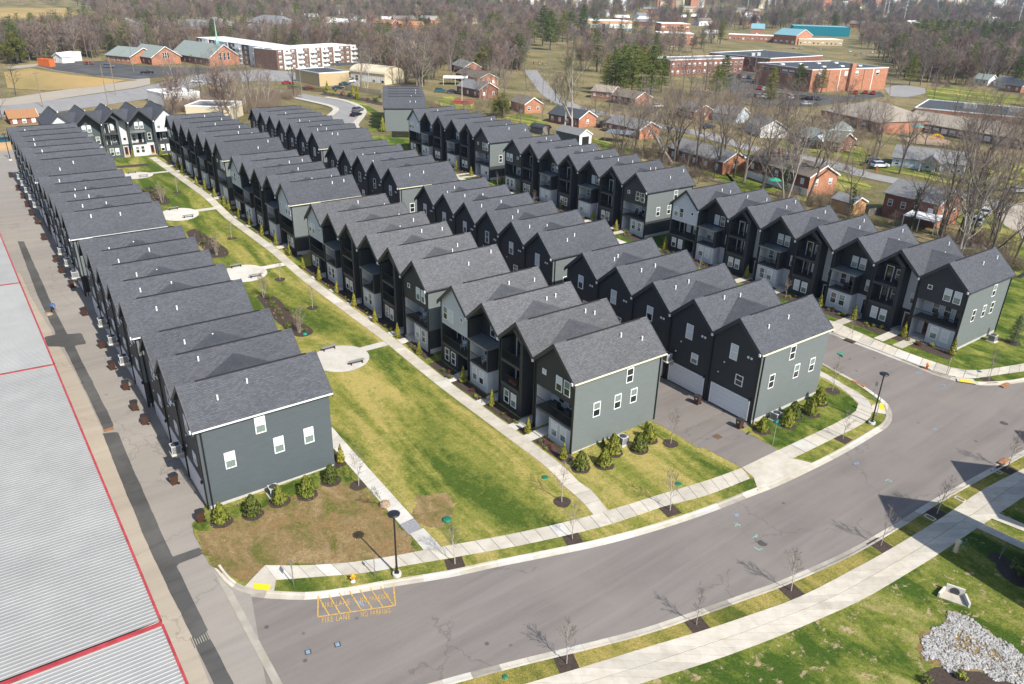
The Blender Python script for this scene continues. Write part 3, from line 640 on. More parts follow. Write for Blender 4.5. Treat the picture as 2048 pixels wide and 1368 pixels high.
def front_F2(p, w, D, rnd):
    """set-back gable over a white projecting box with a roofed balcony"""
    y1 = 1.7
    def wall():
        m = MB(); m.prism(penta(0, w, ZB, w), 'y', y1, D)
        m.box(0, .22, 0, y1, ZB, HE - .3); m.box(w - .22, w, 0, y1, ZB, HE - .3); return m.mesh('wall', 'charcoal')
    def lower():
        m = MB(); m.box(.22, 3.75, 0.01, y1, ZB, 2.72); m.box(3.75, w - .22, y1 - .03, y1 - .001, ZB, 2.72); return m.mesh('lower_wall', 'white_siding')
    def lining():
        m = MB(); m.box(.22, .27, .02, y1, 2.95, 5.5); m.box(.27, 3.5, y1 - .03, y1 - .001, 2.95, 5.5); return m.mesh('lining', 'white_siding')
    def side():
        m = MB(); m.box(3.5, 3.75, .0, y1, 2.95, 5.5); return m.mesh('balcony_wall', 'charcoal')
    for n, f in (('wall', wall), ('lower_wall', lower), ('lining', lining), ('balcony_wall', side)): link(n, me(('F2', w, D, n), f), p)
    link('balcony_floor', me(('F2bal', w), lambda: MB().box(.22, 3.75, -.02, y1, 2.72, 2.95).mesh('balcony_floor', 'trim_dark')), p)
    link('railing', rail_mesh(3.2), p, (.28, .05, 2.95))
    def can():
        m = MB(); m.add([(.1, -.25, 5.5), (3.95, -.25, 5.5), (3.95, y1, 5.5), (.1, y1, 5.5), (.1, -.25, 5.66), (3.95, -.25, 5.66), (3.95, y1, 5.82), (.1, y1, 5.82)], [(0, 3, 2, 1), (4, 5, 6, 7), (0, 1, 5, 4), (1, 2, 6, 5), (2, 3, 7, 6), (3, 0, 4, 7)])
        return m.mesh('canopy', 'canopy_metal')
    link('canopy', me(('F2can', w), can), p)
    add_window(p, 2.3, y1, 6.1, rnd=rnd); add_window(p, 3.5, y1, 6.1, rnd=rnd)
    add_window(p, 1.25, .01, .8, rnd=rnd); add_window(p, 2.55, .01, .8, rnd=rnd)
    add_window(p, 5.0, y1, 3.4, rnd=rnd); add_door(p, 2.6, y1 - .03, 2.95, .95, 2.1, 'door_dark'); add_window(p, 1.2, y1 - .03, 3.3, rnd=rnd)
    add_door(p, 5.2, y1 - .03, .1, mat=rnd.choice(['door_dark', 'door_wood', 'door_dark']))
    link('porch_floor', me(('F2po', w), lambda: MB().box(3.75, w - .22, 0, y1 - .03, -.5, .1).mesh('porch_floor', 'concrete')), p)
def front_F3(p, w, D, rnd, white=True):
    """dark tower of two stacked balconies under half the gable"""
    y1, y2 = 1.6, 1.9
    def wall():
        m = MB(); m.prism(penta(0, w, ZB, w), 'y', y2, D); m.box(0, .3, 0, y2, ZB, HE - .25); m.box(w - .18, w, 0, y2, ZB, HE - .25)
        m.box(3.45, 3.95, 0, y2, ZB, 8.75)                                   # right pier of the tower
        m.box(.3, 3.45, .02, y2, ZB, 2.72); m.box(.3, 3.45, 1.6, y2, 2.72, 8.2)
        return m.mesh('wall', 'charcoal')
    def frame(): return MB().prism([(3.45, 8.62), (3.95, 8.62), (3.95, 8.75), (2.5, 10.02), (2.05, 9.66)], 'y', -.02, .5).mesh('gable_brace', 'trim_dark')
    for z in (2.72, 5.45): link('balcony_beam', me('F3beam', lambda: MB().box(.28, 3.47, -.05, .3, 0, .33).mesh('balcony_beam', 'trim_dark')), p, (0, 0, z))
    def panel():
        m = MB(); m.box(3.95, w - .18, y2 - .03, y2 - .001, 2.75, 8.25); return m.mesh('panel_wall', 'white_siding' if white else 'charcoal')
    for n, f in (('wall', wall), ('gable_brace', frame), ('panel_wall', panel)): link(n, me(('F3', w, D, white, n), f), p)
    for z in (2.80, 5.53):
        link('balcony_floor', me('F3fl', lambda: MB().box(.3, 3.45, .31, 1.6, -.02, .2).mesh('balcony_floor', 'balcony_floor')), p, (0, 0, z))
        link('railing', rail_mesh(3.15), p, (.3, .1, z + .25))
        add_door(p, 1.3, y1, z + .2, .85, 2.05, 'door_dark'); add_window(p, 2.6, y1, z + .7, .8, 1.45, rnd=rnd)
    add_window(p, 1.3, .02, .75, rnd=rnd); add_window(p, 2.55, .02, .75, rnd=rnd)
    add_window(p, 5.1, y2 - .03, 3.6, .85, 1.5, rnd=rnd); add_door(p, 5.0, y2, .1, mat=rnd.choice(['door_dark', 'door_wood', 'door_dark']))
    link('porch_floor', me(('F3po', w), lambda: MB().box(3.95, w - .18, 0.05, y2, -.5, .1).mesh('porch_floor', 'concrete')), p)

def townhouse(loc, rz, kind, label, group, w=UW, D=11.6, first=False, last=False, end_mat='sage', end_low=True, roof='shingle', seed=0, gut='trim_cream', end_back=False, wallmat=None, pipes=True, ewin=True):
    rnd = random.Random(seed); p = empty('townhouse', loc, rz, label, 'townhouse', group)
    o0, o1 = (.22 if first else 0), (.22 if last else 0)
    if kind == 'R':
        link('wall', me(('R', w, D, wallmat), lambda: MB().prism(penta(0, w, ZB, w), 'y', 0, D).mesh('wall', wallmat or 'charcoal')), p)
        rear_face(p, w, None, rnd)
        add_window(p, 1.6, D, 6.0, rz=math.pi, rnd=rnd); add_window(p, 4.4, D, 6.0, rz=math.pi, rnd=rnd); add_window(p, 1.6, D, 3.4, rz=math.pi, rnd=rnd); add_window(p, 4.4, D, 3.4, rz=math.pi, rnd=rnd); add_door(p, 1.6, D, .1, rz=math.pi); add_window(p, 4.4, D, .8, rz=math.pi, rnd=rnd)
    else:
        {'a': lambda: front_F1(p, w, D, True, False, rnd), 'A': lambda: front_F1(p, w, D, True, True, rnd), 'w': lambda: front_F1(p, w, D, False, False, rnd), 'W': lambda: front_F1(p, w, D, False, True, rnd),
         '2': lambda: front_F2(p, w, D, rnd), '3': lambda: front_F3(p, w, D, rnd)}[kind]()
        rear_face(p, w, None, rnd, D, math.pi, detail=False)
    link('roof', roof_mesh(w, D, o0, o1, roof), p); link('fascia', fascia_mesh(w, D, o0, o1), p); link('fascia', fascia_mesh(w, D, o0, o1, True), p)
    link('ridge_shade_strip', me(('ridge', w, D), lambda: MB().prism([(w / 2 - .10, HA - .06), (w / 2 + .10, HA - .06), (w / 2 + .03, HA + .04), (w / 2 - .03, HA + .04)], 'y', 1.2, D - .6).mesh('ridge_shade_strip', 'ridge_shade')), p)  # near-black strip added along the ridge, standing for the far slope's shade
    if not last: link('roof_saddle', saddle_mesh(w, D, roof), p)
    if pipes:
        pm = me('pipe', lambda: MB().tube((0, 0, -.1), (0, 0, .42), .075, n=7).mesh('vent_pipe', 'trim_white'))
        base = .25 if kind == 'R' else .62
        for k in range(2):
            x = w * rnd.uniform(.62, .8); y = D * (base + rnd.uniform(-.08, .1) + (.22 if k else 0)); link('vent_pipe', pm, p, (x, min(y, D - .6), HE + (HA - HE) / (w / 2) * (w - x)))
    dsp = me('spout', lambda: MB().box(-.06, .06, -.13, -.02, -.2, HE - .3).mesh('downspout', 'rail_black'))
    hd = me('spouthead', lambda: MB().box(-.1, .1, -.20, -.02, -.14, .14).mesh('downspout_head', 'trim_white'))
    d = link('downspout', dsp, p, (w, -.012 if not last else -.015, 0)); link('downspout_head', hd, d, (0, -.28, HE - .28))
    if last or first:
        for side in ([1] if last else []) + ([0] if first else []):
            xe = w + .012 if side else -.012
            zs = 2.75 if end_low else ZB + .4
            def ew(): return MB().box(-.012, .012, 0.0, D, zs, HE - .26).mesh('end_wall', end_mat)
            link('end_wall', me(('end', D, end_mat, end_low), ew), p, (xe, 0, 0))
            link('foundation', me(('fnd', D), lambda: MB().box(-.03, .03, .1, D - .1, -1.0, .28).mesh('foundation', 'foundation')), p, (xe, 0, 0))
            if side:
                sl = (HA - HE) / (w / 2)
                link('gutter', me(('gut', D, gut), lambda: MB().box(-.07, .07, -.36, D + .33, -.10, -.01).mesh('gutter', gut)), p, (w + o1 + .075, 0, HE - sl * o1 - .02))
                if kind == 'R': fr = [(.2, 3.45), (.57, 3.45), (.81, 3.45), (.45, 5.98)]
                else: fr = [(.25, 3.45), (.49, 3.45), (.68, 3.45), (.61, 5.98)]
                for a, z in (fr if ewin else ()): add_window(p, w + .024, a * D, z, .92, 1.6, math.pi / 2, rnd, blind=.3 if end_mat == 'slate' else .7 + .2 * (rnd.random() < .3))
                link('downspout', me('spout2', lambda: MB().box(.02, .13, -.06, .06, -.2, HE - .4).mesh('downspout', 'rail_black')), p, (w + .02, D - .3 if kind != 'R' else .3, 0))
    return p

# rows: far s, t of the left face, level of the roof ridge, units from far to near
ROWS = [
 ('A', 'R', [('A4', 186.9, 10.2, 13.35, 'RRRRRRR'), ('A3', 144.0, 10.4, 11.86, 'RRRRR'), ('A2', 108.6, 10.6, 11.01, 'RRRRR'), ('A1', 76.6, 10.9, 10.09, 'RRR')], 'in the row beside the warehouse'),
 ('B', 'F', [('B4', 190.2, 41.0, 13.04, 'A3232' '3a'), ('B3', 145.2, 41.2, 11.98, 'W232w'), ('B2', 109.7, 41.6, 11.13, 'W2323a'), ('B1', 71.1, 42.1, 10.48, 'W23a')], 'in the row facing the lawn walk'),
 ('C', 'R', [('C4', 190.7, 60.4, 13.29, 'RRRRRRR'), ('C3', 146.2, 60.8, 12.03, 'RRRRR'), ('C2', 110.8, 61.4, 11.18, 'RRRRRR'), ('C1', 70.6, 60.9, 11.13, 'RRRRR')], 'in the row along the middle alley'),
 ('D', 'F', [('D3', 175.9, 95.8, 12.73, 'W2323a'), ('D2', 133.6, 95.8, 12.07, 'A32323a'), ('D1', 85.4, 96.0, 11.49, 'W232323a')], 'in the row across the inner street'),
]
DEPTH = {'A': 11.65, 'B': 11.55, 'C': 11.5, 'D': 11.5}
LOOK = {'R': 'charcoal townhouse with white garage door', 'a': 'townhouse with charcoal gable, white ground floor', 'A': 'townhouse with charcoal gable, white ground floor', 'w': 'townhouse with white gable over dark loggia', 'W': 'townhouse with white gable over dark loggia', '2': 'charcoal townhouse with white box balcony', '3': 'charcoal townhouse with stacked dark balconies'}
UNIT = {}
def build_rows():
    sd = 100
    for r, _, groups, where in ROWS:
        tot = sum(len(g[4]) for g in groups); k = tot
        for gi, (gn, s0, t0, za, us) in enumerate(groups):
            for i, u in enumerate(us):
                k -= 1; sd += 1; s = s0 - i * UW
                c = DV * t0 - DU * s; loc = Vector((c.x, c.y, za - HA))
                lab = '%s, %s %s' % (LOOK[u], ORD[k], where) if k else '%s, nearest %s' % (LOOK[u], where)
                near = gn in ('A1', 'B1', 'C1', 'D1')
                p = townhouse(loc, ROW_ROT, u, lab, 'townhouses ' + where, D=DEPTH[r], first=(i == 0), last=(i == len(us) - 1), end_mat='slate' if gn == 'A1' else 'sage', end_low=not near, seed=sd,
                          roof='shingle_light' if r in 'B' and gn in ('B1', 'B2') else 'shingle', gut={'A': 'trim_white', 'D': 'trim_dark'}.get(r, 'trim_cream') if gn not in ('B2', 'C2') else 'trim_dark')
                UNIT[(gn, i)] = p
build_rows()
# the row that closes the far end of the green, facing the camera
for i, u in enumerate('W23' '2W'):
    w = 5.6; c = DV * (18.0 + w * i) - DU * 200.5
    p = townhouse(Vector((c.x, c.y, 2.1)), ROW_ROT + math.pi / 2, u, 'sunlit townhouse at the far end of the lawn, %s from the left' % ['first', 'second', 'third', 'fourth', 'fifth'][i], 'townhouses closing the far end of the lawn', D=13.4, first=i == 0, last=i == 4, seed=400 + i, end_low=False)
    p.scale = (w / UW, 1, 1)
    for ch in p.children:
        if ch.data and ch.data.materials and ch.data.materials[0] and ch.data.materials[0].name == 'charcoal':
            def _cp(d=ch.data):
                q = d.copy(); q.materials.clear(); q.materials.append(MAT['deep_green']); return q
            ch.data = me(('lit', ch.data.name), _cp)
# the block by the curved road, turned a little
_c = W(204.5, 103.6); _a = math.atan2(-.46, -.89); _x = (-DU * -1)
ax = (DU * .89 - DV * .46).normalized(); org = Vector((_c.x, _c.y, 0)) - ax * (5 * UW)
for i in range(5):
    o = org + ax * (UW * i)
    townhouse(Vector((o.x, o.y, 11.3 - HA)), math.atan2(ax.y, ax.x), '3' if i % 2 else '2', 'townhouse in the sage-sided block by the curved road, %s from the near end' % (['first', 'second', 'third', 'fourth', 'fifth'][4 - i]), 'townhouses by the curved road', ewin=False, first=i == 0, last=i == 4, seed=500 + i, end_low=False, gut='trim_dark')
# the row outside the frame on the right, whose gables throw the shadows across the street
# ================================================================== vegetation kit
def tree_mesh(seed, H=12.0, trunk=.22, spread=.42, levels=4, bare_to=.28, kids=(8, 6, 5, 5), lean=(0, 0), twig=.02, up=.35, flat=.0, multi=1, twig_mat='twig_brown', bark_mat='bark_grey', seglen=3):
    """trunk and limbs in one mesh, fine twigs in another"""
    rn = random.Random(seed); T = MB(); Cw = MB()
    sides = (7, 5, 4, 3, 3, 3)
    def branch(p, d, L, r, lv):
        mb = T if lv <= 1 else Cw
        n = (5, 4, 3, 2, 2)[min(lv, 4)]; pts = [p.copy()]; rad = [r]; q = p.copy(); dd = d.copy()
        wob = (.07, .18, .24, .30, .34)[min(lv, 4)]
        for i in range(n):
            dd = (dd + Vector((rn.uniform(-wob, wob), rn.uniform(-wob, wob), rn.uniform(-wob, wob) + up * (.10 if lv else .05)))).normalized()
            q = q + dd * (L / n); pts.append(q.copy()); rad.append(max(twig * .6, r * (1 - .78 * (i + 1) / n)))
        for i in range(n): mb.tube(pts[i], pts[i + 1], rad[i], rad[i + 1], sides[lv], caps=False)
        if lv >= levels: return
        k = kids[lv]; lo = bare_to if lv == 0 else .22
        for j in range(k):
            f = lo + (1 - lo) * (j + rn.uniform(.2, .9)) / k; f = min(f, .98); x = f * n; i = min(int(x), n - 1)
            bp = pts[i].lerp(pts[i + 1], x - i); br = max(twig, (rad[i] * (1 - (x - i)) + rad[i + 1] * (x - i)) * rn.uniform(.55, .8))
            ax = (pts[i + 1] - pts[i]).normalized(); o = ax.orthogonal().normalized(); a = 2.4 * j + rn.uniform(-.6, .6)
            side = (o * math.cos(a) + ax.cross(o) * math.sin(a)); ang = rn.uniform(.5, 1.0) if lv == 0 else rn.uniform(.45, .95)
            nd = (ax * math.cos(ang) + side * math.sin(ang)); nd.z += up * .5 - flat; nd.normalize()
            ln = L * (spread * rn.uniform(.75, 1.2) if lv == 0 else rn.uniform(.42, .62)) * (1.15 - .55 * f if lv == 0 else 1.1 - .4 * f)
            branch(bp, nd, ln, br, lv + 1)
    for m in range(multi):
        d = Vector((lean[0] + (rn.uniform(-.25, .25) if multi > 1 else 0), lean[1] + (rn.uniform(-.25, .25) if multi > 1 else 0), 1)).normalized()
        branch(Vector((rn.uniform(-.15, .15) * (multi > 1), rn.uniform(-.15, .15) * (multi > 1), -.3)), d, H * (.88 if multi == 1 else rn.uniform(.75, .95)), trunk * (1 if multi == 1 else .7), 0)
    return T.mesh('trunk', bark_mat), Cw.mesh('crown', twig_mat)
def leaf_cloud(m, c, r, n, size, rn, shell=.55, flat=1.0):
    for _ in range(n):
        d = Vector((rn.gauss(0, 1), rn.gauss(0, 1), rn.gauss(0, 1))).normalized(); k = shell + (1 - shell) * rn.random() ** .5
        p = Vector((c[0] + d.x * r[0] * k, c[1] + d.y * r[1] * k, c[2] + d.z * r[2] * k))
        u = (d + Vector((rn.uniform(-1, 1), rn.uniform(-1, 1), rn.uniform(-1, 1))) * .9).normalized(); a = u.orthogonal().normalized(); b = u.cross(a); s = size * rn.uniform(.6, 1.4)
        m.add([p + a * s, p + b * s * .6, p - a * s, p - b * s * .6], [(0, 1, 2, 3)])
def cone_shrub(seed, H=1.8, Rr=.42, n=420, size=.075, mat='arbor_green', point=.75):
    rn = random.Random(seed); m = MB(); m.tube((0, 0, -.1), (0, 0, H * .5), .03, .02, 5)
    tr = m.mesh('trunk', 'bark_dark'); m = MB()
    for _ in range(n):
        z = rn.random() ** 1.25; rr = Rr * (1 - z) ** point * (1.0 if z > .12 else .55 + 3.7 * z) * rn.uniform(.7, 1.12); a = rn.uniform(0, 6.283)
        p = Vector((rr * math.cos(a), rr * math.sin(a), .06 + z * H)); u = Vector((math.cos(a) + rn.uniform(-.7, .7), math.sin(a) + rn.uniform(-.7, .7), rn.uniform(-.2, .9))).normalized()
        t = Vector((rn.uniform(-.4, .4), rn.uniform(-.4, .4), 1)).normalized(); b = u.cross(t).normalized(); s = size * rn.uniform(.6, 1.4)
        m.add([p + t * s * 1.5, p + b * s * .7, p - t * s, p - b * s * .7], [(0, 1, 2, 3)])
    return tr, m.mesh('foliage', mat)
def round_shrub(seed, Rr=.5, H=.8, n=260, size=.075, mat='holly_green', lobes=5):
    rn = random.Random(seed); m = MB(); m.tube((0, 0, -.1), (0, 0, H * .6), .03, .015, 5); tr = m.mesh('stem', 'bark_dark'); m = MB()
    for k in range(lobes):
        a = 6.283 * k / lobes + rn.uniform(-.4, .4); q = Rr * .45 * (k > 0)
        leaf_cloud(m, (q * math.cos(a), q * math.sin(a), H * rn.uniform(.42, .62)), (Rr * .62, Rr * .62, H * .42), n // lobes, size, rn, .4)
    return tr, m.mesh('foliage', mat)
def pine_mesh(seed, H=17, Rr=5.0, mat='pine_green', conic=.5, dens=1.0, low=.22):
    rn = random.Random(seed); T = MB(); m = MB()
    T.tube((0, 0, -.3), (rn.uniform(-.3, .3), rn.uniform(-.3, .3), H * .95), .32, .05, 7)
    nl = 13
    for k in range(nl):
        f = low + (1 - low) * k / (nl - 1); z = H * f; rr = Rr * ((1 - f) ** conic) * (1.15 if f > .35 else .9) + .4
        nb = 7 if f < .85 else 5
        for j in range(nb):
            a = 6.283 * j / nb + k * 1.1 + rn.uniform(-.4, .4); L = rr * rn.uniform(.65, 1.1); dz = rn.uniform(-.06, .18) * L
            e = Vector((L * math.cos(a), L * math.sin(a), z + dz)); T.tube((0, 0, z), e, .07, .02, 4, caps=False)
            for q in range(3):
                c = Vector((0, 0, z)).lerp(e, .45 + .27 * q) + Vector((rn.uniform(-.4, .4), rn.uniform(-.4, .4), rn.uniform(0, .35)))
                s = (.55 + .25 * rn.random()) * (1.25 - .3 * f) * Rr / 4.2
                leaf_cloud(m, c, (s * 1.25, s * 1.25, s * .6), int(26 * dens), .17 * Rr / 4.5, rn, .3)
    return T.mesh('trunk', 'bark_dark'), m.mesh('crown', mat)
def broad_evergreen(seed, H=11, Rr=4.5, mat='magnolia_green', n=3800):
    rn = random.Random(seed); T = MB(); m = MB(); T.tube((0, 0, -.3), (0, 0, H * .8), .35, .08, 7)
    for k in range(34):
        f = rn.random(); a = rn.uniform(0, 6.283); rr = Rr * math.sin(math.pi * min(.97, .18 + .82 * f)) ** .7 * rn.uniform(.45, .95)
        c = (rr * math.cos(a), rr * math.sin(a), H * (.14 + .8 * f)); s = Rr * rn.uniform(.22, .36)
        leaf_cloud(m, c, (s, s, s * .85), n // 34, .19, rn, .45); T.tube((0, 0, H * (.1 + .6 * f)), c, .06, .02, 4, caps=False)
    return T.mesh('trunk', 'bark_dark'), m.mesh('crown', mat)
def grass_tuft(seed, n=26, h=.35, mat='straw_tuft', r=.16):
    rn = random.Random(seed); m = MB()
    for _ in range(n):
        a = rn.uniform(0, 6.283); d = Vector((math.cos(a), math.sin(a), 0)); p = d * rn.uniform(0, r * .5); L = h * rn.uniform(.6, 1.2); o = Vector((-d.y, d.x, 0)) * .018
        q = p + d * (r * rn.uniform(.3, 1.1)) + Vector((0, 0, L)); m.add([p - o, p + o, q], [(0, 1, 2)])
    return m.mesh('ornamental_grass', mat)
# variants that are shared by the copies
BIG = [tree_mesh(11, 15, .27, .52, 4, .26, (8, 5, 5, 5), twig=.015), tree_mesh(12, 15, .24, .46, 4, .32, (8, 6, 5, 4), twig=.015, twig_mat='twig_grey'), tree_mesh(13, 15, .30, .60, 4, .18, (8, 6, 6, 5), twig=.015, up=.5, twig_mat='twig_brown'),
       tree_mesh(14, 15, .25, .48, 4, .30, (8, 5, 5, 5), lean=(.12, .05), twig=.015, twig_mat='twig_tan'), tree_mesh(15, 15, .22, .42, 4, .22, (7, 5, 5, 4), twig=.015, multi=2, twig_mat='twig_grey', bark_mat='bark_pale')]
VASE = tree_mesh(21, 15, .2, .50, 4, .26, (8, 6, 5, 4), multi=1, up=1.0, twig_mat='bud_green', bark_mat='bark_pale')
LEAN = tree_mesh(22, 15, .42, .55, 4, .35, (8, 6, 6, 5), lean=(-.55, .25), twig_mat='twig_grey', bark_mat='bark_pale')
DARK = tree_mesh(23, 15, .24, .36, 3, .30, (9, 6, 5, 4), bark_mat='bark_dark', twig_mat='bark_dark', twig=.028)
YOUNG = [tree_mesh(31 + i, 4.2, .045, .34, 3, .36, (11, 5, 4, 3), twig=.009, up=.55, bark_mat='bark_pale', twig_mat=['twig_brown', 'twig_grey', 'twig_red'][i]) for i in range(3)]
BIRCH = tree_mesh(41, 4.4, .05, .34, 3, .3, (9, 5, 4, 3), multi=4, twig=.009, up=.5, bark_mat='bark_pale', twig_mat='twig_tan')
FAR = [tree_mesh(51 + i, 13, .26, .5, 3, .2, (10, 7, 6, 4), twig=.05, multi=1 + (i == 3), twig_mat=['twig_brown', 'twig_grey', 'twig_tan', 'twig_red', 'twig_brown', 'twig_grey'][i], bark_mat='bark_grey') for i in range(6)]
PINE = [pine_mesh(61, 17, 4.6, 'pine_green', .5), pine_mesh(62, 17, 4.2, 'pine_olive', .65), pine_mesh(63, 17, 5.2, 'pine_green', .38)]
SPRUCE = pine_mesh(64, 17, 4.4, 'spruce_blue', .95, low=.05)
MAGN = broad_evergreen(65)
ARB = [cone_shrub(71 + i) for i in range(3)]
HOLLY = [cone_shrub(81, 1.9, .78, 620, .10, 'shrub_bright', .6), cone_shrub(82, 1.8, .8, 620, .10, 'holly_green', .55), cone_shrub(83, 1.7, .75, 600, .10, 'shrub_bright', .7)]
DWARF = cone_shrub(84, 1.3, .38, 260, .08, 'pine_green', .8)
ROUND = [round_shrub(91, .45, .7, 240, .07, 'holly_green'), round_shrub(92, .42, .6, 240, .07, 'shrub_bright'), round_shrub(93, .5, .7, 180, .06, 'red_shrub')]
TUFT = [grass_tuft(95), grass_tuft(96, 22, .3)]
def plant(name, parts, names, loc, label, cat, group=None, sc=1.0, rz=None, sz=None):
    r = empty(name, loc, random.uniform(0, 6.28) if rz is None else rz, label, cat, group); r.scale = (sc, sc, sz or sc)
    for n, d in zip(names, parts): link(n, d, r)
    return r
USED_LABELS = {}
# ================================================================== roads and fields of the neighbourhood
def road_px(name, pts, width, mat='asphalt_far', dz=-.13):
    C = cat(px_line(pts, GZ), 4.0); return strip(name, offset(C, width / 2), offset(C, -width / 2), dz, mat)
sheet_px('main_road', [(-60, 236), (-60, 216), (0, 212), (120, 197), (270, 176), (400, 148), (520, 138), (650, 148), (720, 160), (720, 172), (640, 166), (520, 160), (410, 168), (300, 196), (120, 222), (0, 234)], GZ + .06, 'asphalt_far', cut=9)
sheet_px('church_car_park', [(72, 131), (140, 122), (205, 122), (270, 131), (340, 133), (470, 138), (400, 146), (270, 158), (180, 149), (110, 140)], GZ + .10, 'asphalt_dark', cut=9)
sheet_px('gravel_lot', [(-40, 215), (-40, 200), (20, 195), (90, 184), (200, 168), (275, 160), (110, 141), (72, 132), (20, 138), (10, 133), (70, 127), (150, 132), (300, 156), (300, 168), (268, 175), (150, 192), (60, 206)], GZ + .08, 'tan_concrete', cut=9)
sheet_px('dirt_lot', [(8, 144), (60, 136), (140, 149), (250, 160), (200, 171), (100, 181), (15, 176)], GZ + .12, 'field_dry', cut=9)
sheet_px('hay_field', [(-60, 14), (0, 15), (130, 16), (158, 28), (140, 36), (60, 46), (0, 49), (-60, 52)], GZ + .25, 'field_dry', cut=60)
sheet_px('lower_field', [(-60, 56), (60, 52), (150, 44), (195, 43), (150, 52), (0, 68), (-60, 74)], GZ + .25, 'field_dry', cut=60)
sheet_px('highway', [(926, 82), (946, 86), (984, 64), (1008, 52), (1042, 46), (1034, 44), (988, 52), (950, 66), (930, 75)], GZ + .25, 'asphalt_far', cut=30)
road_px('village_street', [(1062, 140), (1068, 152), (1082, 168), (1096, 186), (1132, 208), (1220, 231), (1330, 254), (1400, 267), (1480, 291), (1600, 315), (1670, 330), (1727, 349), (1842, 374), (1975, 405), (2080, 424)], 6.5)
sheet_px('school_car_park', [(1430, 156), (1480, 142), (1545, 150), (1615, 186), (1700, 192), (1760, 182), (1770, 192), (1690, 204), (1630, 212), (1540, 212), (1470, 196)], GZ + .1, 'asphalt_dark', cut=9)
sheet_px('school_drive', [(1768, 176), (1800, 168), (1850, 176), (1852, 186), (1815, 194), (1780, 192)], GZ + .1, 'asphalt_far', cut=9)
sheet_px('side_yard', [(1990, 420), (2060, 400), (2060, 480), (2010, 450)], GZ + .09, 'tan_concrete', cut=6)
sheet_px('meadow', [(1850, 180), (1900, 172), (2060, 198), (2060, 228), (1960, 212), (1860, 200)], GZ + .09, 'lawn', cut=12)
for q in ([(1600, 322), (1690, 345), (1740, 372), (1690, 398), (1668, 380), (1640, 400), (1600, 400)], [(1540, 285), (1600, 300), (1690, 312), (1740, 330), (1740, 300), (1700, 285), (1600, 275)], [(1905, 440), (1960, 410), (2060, 430), (2060, 560), (2010, 500), (1960, 470)], [(1480, 300), (1600, 325), (1600, 380), (1500, 385), (1380, 330), (1420, 300)], [(1180, 275), (1250, 290), (1290, 320), (1230, 320)], [(860, 200), (905, 190), (960, 215), (900, 222)], [(1000, 232), (1050, 226), (1100, 240), (1080, 258)], [(1700, 330), (1800, 345), (1960, 372), (2060, 390), (2060, 330), (1900, 350), (1780, 330)]):
    sheet_px('yard_grass', q, GZ + .05, 'lawn', cut=6, jag=1.2)
sheet_px('yard_grass', [(655, 196), (720, 200), (768, 230), (768, 262), (735, 262), (745, 235), (720, 212)], -.12, 'lawn', cut=5)
for L, Rr in (([(583, 194), (630, 204), (662, 212), (672, 219), (660, 231)], 1.3), ([(651, 194), (690, 201), (716, 211), (727, 222), (722, 234), (711, 248), (713, 256)], 1.3)):
    C = cat(px_line(L), 2.0); strip('far_pavement_strip', offset(C, Rr * .8), offset(C, -Rr * .8), .02, 'concrete')
sheet_px('driveway', [(756, 276), (817, 280), (817, 288), (752, 286)], -.03, 'concrete', cut=4)

